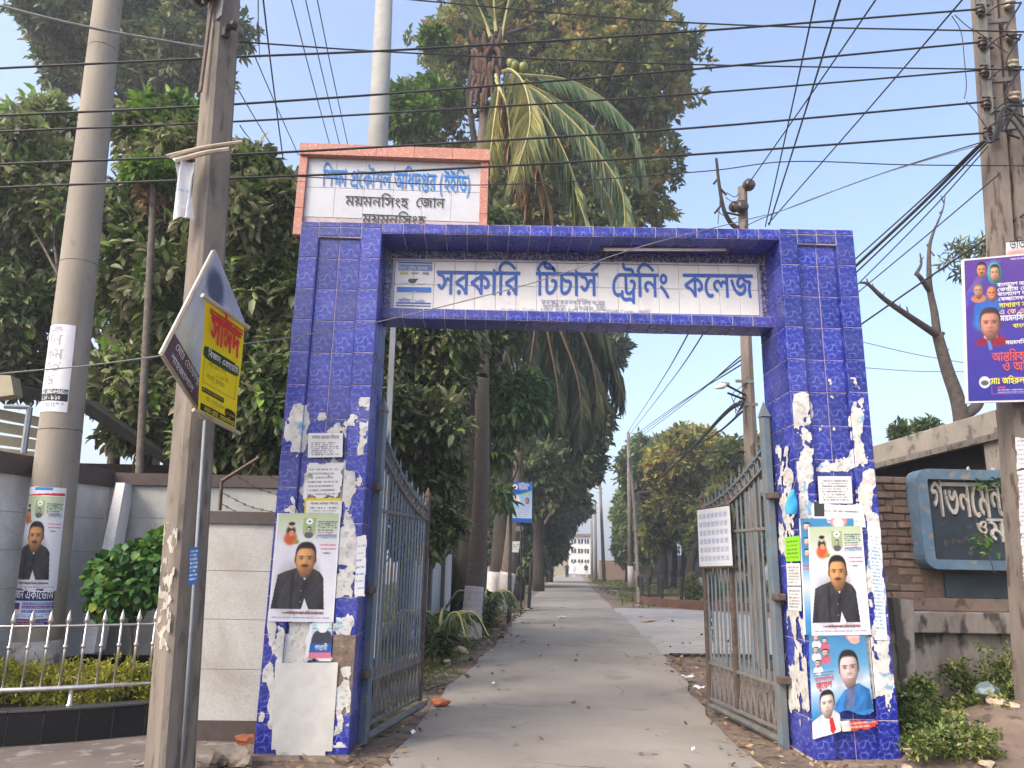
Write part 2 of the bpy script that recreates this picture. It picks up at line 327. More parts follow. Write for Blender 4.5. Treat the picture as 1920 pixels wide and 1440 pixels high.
M_RUSTP = mat('dusty_brown_plastic', (118,98,80), (92,78,66), 10, .8, c3=(70,60,52), s3=16)
M_CERAM = mat('brown_insulator', (74,60,58), (56,46,46), 14, .35)
M_GALV = mat('galvanised_steel', (122,122,118), (100,100,98), 8, .6, .2, 40, metal=.3)
M_PVC = mat('pale_conduit', (132,137,144), (116,121,130), 8, .55)
M_BLACKM = mat('black_metal', (30,28,28), (40,37,36), 10, .6)
M_CLOTH = mat('white_woven_sack', (206,206,208), (190,190,194), 7, .8)
M_STRAW = mat('dry_bamboo', (172,160,142), (146,134,118), 12, .85)
M_LITTER = mat('dry_leaf_litter', (116,86,66), (84,64,50), 10, .95)
# outlines of the conjunct letters (x, y pairs, 1000 units to the em)
CONJ = {
 'K': [[929,622,929,551,614,551,614,0,537,0,537,84,542,110,537,202,537,551,-10,551,-10,622], [874,247,864,212,851,191,822,166,796,154,689,153,695,225,728,223,758,226,777,232,794,253,799,276,792,310,772,334,749,348,703,363,515,374,454,386,421,401,396,420,382,436,365,468,357,503,360,577,435,571,431,536,437,495,451,471,466,460,498,448,664,439,745,426,785,410,814,394,849,362,866,330,875,287], [381,262,428,246,457,230,497,196,553,126,554,55,543,34,496,102,455,146,418,175,392,187,351,194,322,188,305,173,299,148,311,99,234,83,217,141,227,200,254,236,296,258,333,265], [225,459,279,440,310,418,346,373,362,335,369,231,365,206,287,208,294,256,284,320,262,361,252,372,231,385,190,392,167,390,144,378,136,366,132,329,140,304,62,288,48,349,58,396,86,432,129,455,170,462], [123,405,126,449,123,482,106,530,86,557,62,574,42,582,135,602,176,556,186,539,196,508,197,400]],
 'P': [[765,622,765,551,660,551,660,0,583,0,583,396,605,332,503,466,466,504,404,544,337,556,306,554,264,541,205,501,155,447,178,460,213,465,255,460,283,447,298,434,315,406,323,378,321,320,304,326,376,400,500,516,549,463,265,195,206,250,288,328,252,285,222,262,248,298,258,343,256,361,243,383,229,393,168,394,137,380,61,452,122,524,177,573,231,606,269,621,304,628,373,626,430,608,466,588,518,546,606,441,588,446,583,558,583,688,636,688,659,622], [660,-43,585,-43,560,6,523,34,475,43,269,26,194,33,138,50,96,77,66,115,53,148,46,183,54,287,131,277,123,211,126,181,140,145,157,127,191,109,269,98,458,115,512,108,552,90,583,61,583,151,660,151]],
 'Q': [[338,625,376,615,438,581,494,530,600,401,545,362,453,478,395,527,360,545,295,556,241,550,164,516,114,478,106,477,140,492,182,497,220,492,245,480,258,466,273,441,280,415,278,363,169,299,203,335,211,351,216,383,209,409,190,428,160,434,103,418,95,413,22,485,104,560,169,600,230,622,264,628], [498,474,216,238,162,297,254,368,266,370,451,526], [736,622,736,551,621,551,621,208,544,253,544,396,549,446,544,558,544,688,597,688,620,622], [395,-58,324,-44,279,-27,217,9,179,41,127,102,96,152,54,241,128,267,156,207,203,130,239,89,275,60,304,44,354,25,404,16,490,16,542,28,583,55,592,66,605,104,602,149,591,172,578,187,554,205,527,213,488,214,467,208,445,188,441,134,444,123,371,109,360,171,363,199,371,220,397,251,431,270,482,282,543,279,576,270,598,259,627,238,660,197,673,166,680,137,677,77,667,46,656,25,632,-4,579,-38,533,-53,484,-60]],
 'T': [[685,622,685,551,279,551,284,158,296,132,313,119,334,112,382,114,425,130,486,177,522,226,540,271,546,314,543,337,530,362,514,373,450,377,424,372,413,443,496,454,524,452,562,440,583,426,608,396,618,369,624,318,622,286,610,240,574,169,536,123,490,86,441,58,405,46,346,39,296,45,248,70,227,94,212,124,202,206,202,551,-10,551,-10,622], [502,622,498,651,491,671,464,693,422,699,281,700,228,708,180,727,148,754,126,788,114,840,118,912,192,907,192,830,207,802,235,783,300,771,440,770,485,763,508,755,538,734,559,704,570,666,574,622], [576,-190,501,-190,488,-160,460,-126,437,-112,415,-105,223,-121,158,-112,133,-104,100,-84,80,-65,57,-27,47,5,41,64,53,158,130,148,119,64,126,10,143,-21,167,-38,221,-49,388,-32,430,-38,466,-55,499,-86,503,130,576,184]],
 'R': [[-254,707,72,917,110,860,-209,644]],
 'N': [[227,469,273,456,324,429,400,358,399,268,364,309,306,361,266,385,231,397,207,399,182,396,151,382,136,366,129,347,131,311,146,285,185,258,202,250,165,179,124,201,95,224,78,243,57,277,48,309,46,334,50,369,58,395,87,433,124,456,151,466,175,470], [858,622,858,551,452,551,457,143,469,117,486,104,507,97,555,99,598,115,659,162,704,228,718,281,716,322,703,348,687,358,624,362,597,357,586,428,669,439,697,437,735,425,756,411,780,381,791,354,797,303,792,256,781,216,768,188,742,147,695,95,636,54,578,31,519,24,469,30,421,55,400,79,386,109,379,135,375,191,375,551,-10,551,-10,622], [675,622,671,651,664,671,656,681,637,693,595,699,454,700,400,708,353,727,321,754,307,772,291,814,291,912,365,907,366,830,380,802,420,778,496,771,613,770,658,763,681,755,711,734,732,704,743,666,747,622]],
 'S': [[500,305,448,310,408,324,384,339,350,371,326,407,312,437,324,439,302,375,273,333,238,308,215,301,174,302,142,310,92,346,37,417,98,453,136,399,161,381,186,376,219,385,242,408,258,446,271,551,340,551,361,482,384,437,410,406,440,385,462,376,501,371,526,374,544,381,566,407,573,442,570,472,552,514,535,541,503,575,583,591,626,536,640,504,650,442,644,392,628,358,610,338,573,317,533,307], [731,622,731,551,-10,551,-10,622], [496,317,547,305,596,279,624,250,642,220,652,169,645,122,628,89,602,64,544,34,466,18,469,43,546,19,656,-32,703,-60,667,-117,573,-62,443,-8,282,30,295,100,407,81,483,85,521,94,541,104,563,126,573,149,575,168,570,198,558,220,544,232,517,247,488,254,434,253,414,247,391,227,387,184,391,169,318,154,307,213,310,239,317,258,343,288,378,306,434,318]],
 'H': [[706,622,706,551,601,551,601,0,524,13,456,89,376,154,341,177,282,206,197,232,166,238,142,331,190,296,261,281,348,250,430,200,526,108,524,688,577,688,600,622], [450,470,445,426,432,393,418,372,390,342,358,320,287,291,209,276,162,285,142,331,247,346,311,370,337,387,350,400,366,425,375,466,373,490,361,522,316,571,371,625,416,574,442,522,449,492], [182,430,137,435,105,448,85,462,62,490,51,522,50,566,71,628,147,607,130,560,132,533,144,514,171,502,198,502,224,509,270,541,316,612,371,625,373,575,325,498,279,458,232,436], [601,-117,526,-117,513,-85,498,-64,484,-52,459,-38,431,-31,232,-47,166,-40,106,-16,71,18,62,32,52,59,46,124,55,174,132,165,124,111,129,76,141,54,154,43,180,31,232,25,384,42,420,40,466,27,492,13,524,-18,524,84,601,104]],
 'J': [[984,622,984,551,526,551,429,501,377,462,350,429,340,409,335,380,338,360,351,340,364,332,387,328,418,331,456,346,525,396,600,376,618,322,624,261,621,220,603,162,582,129,556,105,533,90,488,73,440,65,401,63,355,66,288,84,246,105,186,152,150,194,100,276,69,343,29,465,105,485,133,394,160,327,181,286,217,231,251,194,278,174,325,152,370,141,404,139,457,144,495,157,516,172,540,203,552,238,553,291,530,358,588,364,512,298,489,283,452,266,391,257,361,259,322,272,300,286,275,316,264,340,258,384,263,419,275,451,289,474,321,508,360,535,394,553,-10,551,-10,622], [545,332,520,356,488,399,450,478,432,551,505,572,527,489,558,427,600,376], [777,519,826,514,860,501,880,487,903,459,914,429,914,384,905,350,893,328,876,308,828,277,759,256,742,324,780,332,818,352,832,369,839,385,837,417,821,438,805,446,776,450,740,444,710,430,688,414,656,381,609,309,574,391,612,437,669,486,709,507,748,517], [745,81,700,93,655,121,624,155,599,194,576,314,613,339,638,256,670,203,706,170,733,156,758,149,798,150,825,162,838,176,845,192,843,226,830,252,813,267,775,285,831,325,873,301,908,261,917,240,922,203,913,156,891,121,858,96,831,85,803,80]],
 'A': [[446,311,396,334,291,414,273,417,250,411,235,396,230,375,236,349,272,308,217,253,168,310,155,336,148,380,151,408,165,441,196,470,230,485,261,489,292,487,331,474,450,384,489,372,528,374,555,388,567,405,574,442,571,472,554,514,504,575,583,591,626,536,647,480,651,442,642,383,635,366,620,344,588,320,560,310,530,305], [731,622,731,551,-10,551,-10,622], [421,-55,354,-50,298,-37,260,-22,204,10,158,50,128,84,83,152,47,225,24,284,99,307,128,235,178,146,216,101,252,69,281,52,331,31,380,22,417,20,481,25,522,39,544,54,568,84,579,116,579,168,568,201,557,219,532,240,510,249,472,254,441,250,422,239,410,224,404,180,412,149,337,135,324,206,327,234,335,255,362,286,397,306,449,318,514,315,550,305,572,294,602,272,636,230,649,196,656,164,653,95,642,60,630,37,604,5,575,-18,550,-31,505,-46,458,-54]],
 'B': [[495,303,444,309,406,323,382,338,350,371,312,437,324,439,302,375,273,333,238,308,215,301,174,302,142,310,92,346,37,417,98,453,136,399,161,381,186,376,219,385,242,408,258,446,271,551,340,551,361,482,384,437,410,406,440,385,462,376,501,371,526,374,544,381,566,407,573,442,570,472,552,514,535,541,503,575,583,591,626,536,640,504,650,442,643,392,627,357,609,338,571,315,530,305], [730,622,730,551,-10,551,-10,622], [620,369,620,0,543,0,492,54,443,90,394,116,322,142,295,148,260,226,392,302,451,330,543,363], [543,303,336,193,342,202,432,168,497,130,546,88]],
 'C': [[382,622,382,551,159,551,159,510,154,483,159,402,161,241,172,211,186,200,220,194,248,196,286,208,339,244,369,279,386,315,391,349,388,368,375,386,324,394,258,398,185,430,147,464,158,533,196,496,245,472,404,454,438,431,453,410,462,358,458,312,452,288,433,249,400,204,365,173,338,156,290,136,246,127,188,126,139,141,117,156,92,194,83,246,82,551,-10,551,-10,622], [910,269,892,216,873,188,837,153,762,114,678,97,657,120,764,98,869,64,982,11,947,-49,788,22,620,68,441,94,450,166,539,153,588,152,654,156,702,165,732,175,770,196,797,217,811,234,827,264,836,310,831,348,817,375,802,391,772,409,738,417,680,416,670,481,721,483,764,480,816,466,844,450,875,421,899,379,910,341], [500,218,468,225,429,249,406,288,400,311,397,399,389,426,389,559,466,559,470,321,482,301,497,291,531,286,589,295,628,316,654,340,666,358,672,384,670,397,658,408,574,416,521,431,490,447,453,480,466,544,502,510,549,488,682,478,727,444,743,419,748,388,743,350,731,320,718,300,692,272,638,240,596,225,556,218], [995,622,995,551,373,551,373,622]],
 'D': [[228,473,273,462,339,422,400,361,399,272,363,314,306,366,266,390,231,401,207,403,182,400,151,386,136,370,129,351,130,317,142,294,171,269,184,262,143,193,109,215,72,255,55,286,46,338,49,372,68,414,87,436,124,460,177,474], [906,622,906,551,452,551,452,253,438,273,490,325,582,394,652,435,768,486,833,422,802,352,785,280,784,113,815,-40,740,-59,706,126,705,279,724,362,746,410,758,405,674,365,568,294,461,202,434,175,375,215,375,360,379,370,375,450,375,551,-10,551,-10,622], [628,98,672,86,699,72,738,40,740,-59,726,-27,709,-5,693,7,664,20,634,27,548,22,427,1,381,2,317,18,282,38,262,55,238,89,228,117,222,183,231,232,308,223,300,169,307,126,325,99,350,83,407,73,469,80,556,98]],
 'G': [[813,622,813,551,501,551,501,0,424,0,396,46,366,85,342,110,297,148,254,178,165,220,114,236,76,243,37,339,185,420,319,479,447,524,424,482,424,551,-10,551,-10,622], [424,474,445,446,285,384,166,326,130,304,174,292,245,263,331,211,358,190,396,153,438,88,429,88,424,189], [609,166,568,179,543,194,508,228,471,291,461,317,498,385,532,298,564,258,596,239,628,233,646,235,671,248,684,263,690,281,690,314,682,337,662,361,633,378,595,389,610,463,643,455,688,434,714,416,745,381,759,352,766,322,767,299,761,254,747,221,732,201,700,177,666,166], [166,-3,142,10,131,24,125,52,128,71,142,95,158,106,185,112,204,109,228,95,239,80,245,52,242,33,228,10,197,-5]],
 'E': [[356,622,356,551,336,551,310,543,269,520,201,460,177,428,148,372,135,330,128,262,131,209,140,171,168,117,203,87,229,75,267,69,309,74,348,92,383,31,326,3,264,-5,216,0,178,14,152,28,117,59,92,92,76,120,59,171,51,221,49,260,54,323,66,374,80,408,108,458,139,497,164,521,207,554,249,576,280,588,216,555,130,551,-10,551,-10,622]],
 'U': [[171,0,94,0,94,551,-10,551,-10,622,276,622,276,551,171,551], [99,622,95,651,88,671,80,681,61,693,20,699,-196,700,-250,708,-297,727,-329,754,-343,772,-359,814,-359,912,-285,907,-284,830,-270,802,-230,778,-178,771,37,770,82,763,105,755,135,734,156,704,167,666,171,622]],
 'ে': [[356,622,356,551,336,551,310,543,269,520,201,460,177,428,148,372,135,330,128,262,131,209,140,171,168,117,203,87,229,75,267,69,309,74,348,92,383,31,326,3,263,-5,215,0,177,14,152,28,117,59,92,92,76,120,59,171,51,221,49,260,53,319,63,366,74,398,96,443,119,480,170,537,223,578,290,614,312,622]],
}
ADV = {'ক': 807, 'গ': 656, 'চ': 567, 'ছ': 687, 'জ': 917, 'ট': 567, 'ড': 712, 'ত': 707, 'দ': 603, 'ধ': 596, 'ন': 604, 'প': 716, 'ফ': 838, 'ব': 596, 'ভ': 721, 'ম': 622, 'র': 596, 'ল': 731, 'শ': 677, 'স': 682, 'হ': 530, 'ঈ': 689, 'ই': 530, 'অ': 893, 'আ': 1158, 'এ': 758, 'ও': 738, 'ণ': 620, 'খ': 696, 'ঠ': 591, 'থ': 645, 'ষ': 633, 'য': 626, '\u09df': 626, 'ঃ': 438, 'ং': 438, 'া': 266, 'ি': 266, 'ী': 266, 'ে': 346, 'E': 346, 'U': 266, 'ু': 0, 'ূ': 0, 'ৃ': 0, '০': 592, '১': 592, '২': 592, '৩': 592, '৪': 592, '৫': 592, '৬': 592, '৭': 592, '৮': 592, '৯': 592, 'K': 919, 'P': 755, 'Q': 726, 'T': 675, 'R': 0, 'N': 848, 'S': 721, 'H': 696, 'J': 974, 'A': 721, 'B': 720, 'C': 985, 'D': 896, 'G': 803, '(': 419, ')': 419, ':': 294, '-': 340, '.': 268, ',': 263, '।': 379}
# ---------------------------------------------------------------- lettering
_gc = {}
def outline(c):
    """outline of one letter from the font that ships with Blender, as lists of points, 1000 units to the em"""
    cu = bpy.data.curves.new('t', 'FONT'); cu.body = c; cu.size = 1.0; o = bpy.data.objects.new('t', cu); COL.objects.link(o)
    dg = bpy.context.evaluated_depsgraph_get(); k = o.evaluated_get(dg).to_curve(dg); res = []
    for sp in k.splines:
        p = list(sp.bezier_points); n = len(p); pl = []
        for i in range(n):
            a, b = p[i], p[(i+1) % n]; A_, H1, H2, B_ = (np.array(v[:2]) for v in (a.co, a.handle_right, b.handle_left, b.co))
            straight = abs(np.cross(B_-A_, H1-A_))+abs(np.cross(B_-A_, H2-A_)) < 1e-5
            for t_ in ((0,) if straight else (0, .35, .7)): pl.append(((1-t_)**3*A_+3*t_*(1-t_)**2*H1+3*t_*t_*(1-t_)*H2+t_**3*B_)*1000)
        if len(pl) > 2: res.append([tuple(q) for q in pl])
    o.to_curve_clear() if hasattr(o, 'to_curve_clear') else None
    bpy.data.objects.remove(o); bpy.data.curves.remove(cu); return res
def glyph(k):
    if k in _gc: return _gc[k]
    adv = ADV[k]; V = []; E = []
    cs = [list(zip(c[::2], c[1::2])) for c in CONJ[k]] if k in CONJ else outline(k)
    for p in cs:
        b = len(V); V += p; E += [(b+i, b+(i+1) % len(p)) for i in range(len(p))]
    if not V: _gc[k] = (adv, np.zeros((0,2)), np.zeros((0,3), int)); return _gc[k]
    vo, eo, fo, *_ = delaunay_2d_cdt([Vector(p) for p in V], E, [], 0, 1e-4)
    vo = np.array([(p.x, p.y) for p in vo]); fo = np.array([f for f in fo if len(f) == 3])
    ce = vo[fo].mean(axis=1); wn = np.zeros(len(fo))
    for a, b in E:
        (x0, y0), (x1, y1) = V[a], V[b]
        if y0 == y1: continue
        up = 1 if y1 > y0 else -1
        m = (ce[:,1] >= min(y0, y1)) & (ce[:,1] < max(y0, y1)); xx = x0+(ce[:,1]-y0)/(y1-y0)*(x1-x0)
        wn += up*(m & (xx > ce[:,0]))
    _gc[k] = (adv, vo, fo[np.abs(wn) > .5]); return _gc[k]
_lc = {}
def latin(s):
    if s in _lc: return _lc[s]
    c = bpy.data.curves.new('t', 'FONT'); c.body = s; c.size = 1.0; o = bpy.data.objects.new('t', c); COL.objects.link(o)
    dg = bpy.context.evaluated_depsgraph_get(); me = bpy.data.meshes.new_from_object(o.evaluated_get(dg))
    v = np.array([(p.co.x*1000, p.co.y*1000) for p in me.vertices]); me.calc_loop_triangles(); t = np.array([tuple(q.vertices) for q in me.loop_triangles])
    bpy.data.objects.remove(o); bpy.data.curves.remove(c); bpy.data.meshes.remove(me)
    _lc[s] = (v[:,0].max(), v, t); return _lc[s]
def text2d(s):
    """Bengali strings are written in visual order; capitals stand for conjunct letters"""
    if all(ord(c) < 128 for c in s) and s.lower() != s or s.isascii() and ' ' in s: return latin(s)
    x = 0; V = []; T = []; n = 0
    for c in s:
        if c == ' ': x += 300; continue
        if c == 'Y': c = '\u09df'
        if c not in ADV: continue
        a, v, t = glyph(c)
        if len(v): V.append(v+np.array([x, 0])); T.append(t+n); n += len(v)
        x += a
    return x, np.vstack(V), np.vstack(T)
def put_text(mb, s, O, U, V, h, mi=0, wfit=None, sx=1.0, align='c', bold=0.0, slant=0.0):
    wd, v, t = text2d(s); k = h/1000.0; kx = k*sx
    if wfit: kx = wfit/wd
    off = {'c': -wd/2, 'l': 0, 'r': -wd}[align]
    O = np.asarray(O, float); U = np.asarray(U, float); V = np.asarray(V, float)
    X = (v[:,0]+off)*kx+slant*v[:,1]*k; Y = v[:,1]*k
    Nn = nrm(np.cross(U, V))
    for j, (dx, dy) in enumerate(((0,0),) if not bold else ((-bold,0),(bold,0),(0,bold),(0,-bold))):
        pts = O+np.outer(X+dx*h, U)+np.outer(Y+dy*h, V)+Nn*(j*.00012)
        mb.add(pts, [tuple(f) for f in t.tolist()], mi)
def letters(name, lines, mats, parent):
    mb = MB()
    for a in lines: put_text(mb, *a[:5], **a[5])
    return mb.build(name, mats, parent)

# ---------------------------------------------------------------- printed sheets
class Cv:
    """a small print: colours on a grid of points, painted top-left to bottom-right in 0..1"""
    def __init__(s, w, h, bg=(225,225,230), res=.005):
        s.w, s.h = w, h; s.nx = max(6, int(w/res)); s.ny = max(6, int(h/res))
        s.x, s.y = np.meshgrid(np.linspace(0,1,s.nx), np.linspace(0,1,s.ny)); s.c = np.empty((s.ny, s.nx, 3)); s.c[:] = bg
        s.mask = np.ones((s.ny, s.nx), bool)
    def put(s, a, col):
        a = np.clip(a, 0, 1)[..., None]; s.c = s.c*(1-a)+np.asarray(col, float)*a
    def ell(s, cx, cy, rx, ry, col, soft=.12, op=1.0, clip=None, p=2.0):
        d = (np.abs((s.x-cx)/rx)**p+np.abs((s.y-cy)/ry)**p)**(1/p); a = op*np.clip((1+soft/2-d)/soft, 0, 1)
        if clip is not None: a = a*clip
        s.put(a, col)
    def rect(s, x0, y0, x1, y1, col, op=1.0): s.put(op*((s.x >= x0) & (s.x <= x1) & (s.y >= y0) & (s.y <= y1)), col)
    def grad(s, y0, y1, c0, c1, x0=0, x1=1):
        t = np.clip((s.y-y0)/(y1-y0), 0, 1)[..., None]; m = ((s.y >= y0) & (s.y <= y1) & (s.x >= x0) & (s.x <= x1))[..., None]
        s.c = np.where(m, np.asarray(c0, float)*(1-t)+np.asarray(c1, float)*t, s.c)
    def poly(s, pts, col, op=1.0):
        ins = np.zeros(s.x.shape, bool); n = len(pts)
        for i in range(n):
            (x0, y0), (x1, y1) = pts[i], pts[(i+1) % n]
            if y0 == y1: continue
            c = ((s.y >= min(y0, y1)) & (s.y < max(y0, y1))) & (x0+(s.y-y0)/(y1-y0)*(x1-x0) > s.x); ins ^= c
        s.put(op*ins, col)
    def fine(s, x0, y0, x1, y1, n, col, op=.75, seed=3, gap=.3):
        """rows of print too small to read"""
        g = np.random.default_rng(seed)
        for i in range(n):
            yc = y0+(i+.5)*(y1-y0)/n; xe = x1-(x1-x0)*g.random()*.25*(i % 3 > 0); hh = (y1-y0)/n*.36
            on = g.random(s.nx) > gap; s.put(op*(on[None, :] & (np.abs(s.y-yc) < max(min(hh, .007/s.h), .55/s.ny)) & (s.x > x0) & (s.x < xe)), col)
    def ball(s, cx, cy, rx, ry, col, soft=.1, p=2.2, clip=None, amb=.60):
        """a rounded, side-lit form as a printed photograph shows it"""
        dx, dy = (s.x-cx)/rx, (s.y-cy)/ry; d = (np.abs(dx)**p+np.abs(dy)**p)**(1/p); nz = np.sqrt(np.clip(1-.92*d*d, .02, 1)); l = np.clip(-.42*dx-.38*dy+.80*nz, 0, 1.2)
        k = amb+.52*l; n = .96+.08*fbm(s.x*s.w*60+3, s.y*s.h*60+5, 3, 2); a = np.clip((1+soft/2-d)/soft, 0, 1)*(1 if clip is None else clip); a = np.clip(a, 0, 1)[..., None]
        s.c = s.c*(1-a)+np.clip(np.asarray(col, float)*(k*n)[..., None]*1.02, 0, 255)*a
    def head(s, cx, cy, rx, ry, skin, hair=(30,26,26), tache=True, smile=False, dim=1.0, bald=False, veil=None):
        sk = np.asarray(skin, float); dk = sk*.55
        if veil is not None: s.ball(cx, cy+.12*ry, rx*1.5, ry*1.4, veil, .15)
        s.ball(cx+.03*rx, cy+ry*.80, rx*.58, ry*.42, sk*.72, .2)
        for q in (-1, 1): s.ball(cx+q*rx*.96, cy+.10*ry, rx*.14, ry*.2, sk*.82, .3)
        if not bald: s.ball(cx, cy-ry*.13, rx*1.02, ry*.87, hair, .12, 2.5, amb=.8)
        jaw = np.clip(1.12-.30*np.clip((s.y-cy-.25*ry)/ry, 0, 1)-np.abs(s.x-cx)/rx*.12, 0, 1)
        s.ball(cx, cy+.10*ry, rx*.93, ry*.92, sk, .10, 2.3, clip=(1.0 if bald else np.clip((s.y-(cy-ry*.68+.34*ry*((s.x-cx)/rx)**4))/(.14*ry), 0, 1)))
        for q in (-1, 1): s.ell(cx+q*rx*.98, cy+.80*ry, rx*.34, ry*.42, dk, 1.6, .22)
        for q in (-1, 1):
            s.ell(cx+q*rx*.40, cy-ry*.10, rx*.30, ry*.045, hair, 1.0, .62); s.ell(cx+q*rx*.40, cy+ry*.02, rx*.24, ry*.085, dk, 1.4, .55); s.ell(cx+q*rx*.40, cy+ry*.025, rx*.10, ry*.045, (30,24,22), 1.0, .8)
            s.ell(cx+q*rx*.48, cy+ry*.36, rx*.2, ry*.2, np.minimum(sk*1.12, 255), 1.8, .28)
        s.ell(cx+.09*rx, cy+.20*ry, rx*.10, ry*.24, dk, 1.7, .35); s.ell(cx-.03*rx, cy+.26*ry, rx*.12, ry*.16, np.minimum(sk*1.2, 255), 1.7, .4); s.ell(cx, cy+.37*ry, rx*.23, ry*.05, dk, 1.4, .6)
        if tache: s.ell(cx, cy+.475*ry, rx*.40, ry*.075, (44,32,28), .9, .85)
        s.ell(cx, cy+.61*ry, rx*.29, ry*.05, (132,70,60), 1.1, .6)
        if smile: s.ell(cx+.03*rx, cy+.585*ry, rx*.32, ry*.05, (228,222,218), .7, .85)
        s.ell(cx, cy+.74*ry, rx*.3, ry*.05, dk, 1.6, .3)
    def cloth(s, pts, col, k=.5, seed=4):
        """a garment: flat colour broken by soft folds"""
        a = s.c.copy(); s.poly(pts, col); m = np.abs(s.c-a).sum(axis=2) > 0; f = fbm(s.x*s.w*22+s.y*s.h*6, s.y*s.h*9, seed, 4)-.5; cx = np.mean([p[0] for p in pts]); s.c = np.where(m[..., None], np.clip(s.c*(1+k*f-.35*(s.x-cx))[..., None], 0, 255), s.c)
def sheet(name, label, cv, fn, cat='poster', group=None, wrinkle=.0015, parent=None):
    ny, nx = cv.ny, cv.nx; pts = fn(cv.x.ravel(), cv.y.ravel())
    a = (np.arange(ny-1)[:, None]*nx+np.arange(nx-1)[None, :]).ravel(); q = np.stack([a, a+nx, a+nx+1, a+1], 1)
    mk = cv.mask.ravel(); q = q[mk[q].all(axis=1)]
    if wrinkle:
        n = np.cross(pts[nx-1]-pts[0], pts[-1]-pts[0]); n = nrm(n); k = int(rng.integers(1e6))
        pts = pts+n*(wrinkle*(2*fbm(cv.x.ravel()*cv.w*9+7, cv.y.ravel()*cv.h*9, k % 97)-1))[:, None]
    c4 = np.ones((ny*nx, 4)); c4[:, :3] = lin(np.clip(cv.c.reshape(-1, 3), 0, 255)*.93)
    me = np_mesh(name, pts, q, M_INK, col=c4, smooth=True); o = place(name, me, parent)
    return tag(o, label, cat, group) if parent is None else o
def on_plane(px, Y):
    """bilinear sheet between four photograph corners (tl, tr, br, bl) on the plane at depth Y"""
    c = [P(x, y, Y) for x, y in px]
    def fn(u, v):
        u = u[:, None]; v = v[:, None]; return (c[0]*(1-u)+c[1]*u)*(1-v)+(c[3]*(1-u)+c[2]*u)*v
    fn.w = np.linalg.norm(c[1]-c[0]); fn.h = np.linalg.norm(c[3]-c[0]); fn.c = c; return fn
def on_side(px, X):
    c = [PX(x, y, X) for x, y in px]
    def fn(u, v):
        u = u[:, None]; v = v[:, None]; return (c[0]*(1-u)+c[1]*u)*(1-v)+(c[3]*(1-u)+c[2]*u)*v
    fn.w = np.linalg.norm(c[1]-c[0]); fn.h = np.linalg.norm(c[3]-c[0]); fn.c = c; return fn
def frame_of(c):
    """origin, right, up of a sheet's corner list"""
    return c[0], nrm(c[1]-c[0]), nrm(c[0]-c[3])
def ragged(cv, seed, amp=.06, sides='lrtb', bite=0.0):
    n = fbm(cv.x*cv.w*14, cv.y*cv.h*14, seed, 5)-.5; e = np.full(cv.x.shape, 9.0)
    if 'l' in sides: e = np.minimum(e, cv.x*cv.w)
    if 'r' in sides: e = np.minimum(e, (1-cv.x)*cv.w)
    if 't' in sides: e = np.minimum(e, cv.y*cv.h)
    if 'b' in sides: e = np.minimum(e, (1-cv.y)*cv.h)
    cv.mask &= e > n*amp*1.6
    if bite: cv.mask &= fbm(cv.x*cv.w*9, cv.y*cv.h*9, seed+5, 5) > bite

def politician(top=0.0):
    cv = Cv(.62, .98, (222,222,232), .0045); cv.grad(0, .30, (186,200,160), (222,222,232)); cv.rect(0, 0, .025, 1, (228,228,234)); cv.rect(.975, 0, 1, 1, (228,228,234))
    cv.rect(.42, .045, .62, .2, (150,172,116), .8); cv.ell(.52, .075, .055, .03, (240,240,240)); cv.ell(.52, .077, .02, .008, (60,60,60)); cv.ell(.52, .205, .07, .03, (92,96,100)); cv.head(.52, .155, .035, .03, (190,178,168), tache=False)
    cv.ell(.24, .17, .07, .05, (50,48,46), .5); cv.ell(.24, .115, .045, .03, (210,176,150)); cv.ell(.245, .1, .05, .016, (40,36,34), .4); cv.ell(.24, .24, .1, .06, (206,92,52), .5); cv.ell(.25, .19, .04, .028, (214,150,110)); cv.ell(.33, .27, .05, .02, (150,150,60), .5)
    cv.fine(.66, .07, .96, .145, 4, (80,92,84)); cv.fine(.66, .15, .9, .165, 1, (46,120,80)); cv.fine(.66, .172, .9, .187, 1, (196,60,60))
    cv.fine(.7, .285, .96, .31, 1, (206,96,122), gap=.15); cv.fine(.72, .32, .96, .345, 1, (206,96,122), gap=.15); cv.ell(.82, .372, .06, .008, (120,160,90), .6)
    vest = [(.02,.885),(.06,.70),(.09,.575),(.20,.545),(.38,.51),(.50,.56),(.62,.51),(.74,.55),(.80,.60),(.82,.75),(.84,.885)]
    cv.cloth(vest, (50,50,55), 1.1); cv.ell(.25, .70, .12, .16, (70,70,76), 1.8, .5); cv.ell(.66, .70, .08, .16, (62,62,68), 1.8, .4)
    cv.poly([(.43,.55),(.58,.55),(.51,.625)], (214,218,230)); cv.poly([(.49,.885),(.53,.79),(.60,.885)], (214,218,230)); cv.ell(.47, .72, .012, .006, (130,130,134)); cv.ell(.47, .82, .012, .006, (130,130,134))
    cv.rect(.30, .56, .35, .885, (28,28,32), .6)
    cv.head(.5, .42, .158, .15, (206,150,96)); cv.fine(.2, .905, .84, .935, 1, (120,72,66), gap=.12); cv.fine(.03, .952, .95, .972, 1, (150,142,180), gap=.2, seed=5)
    return cv
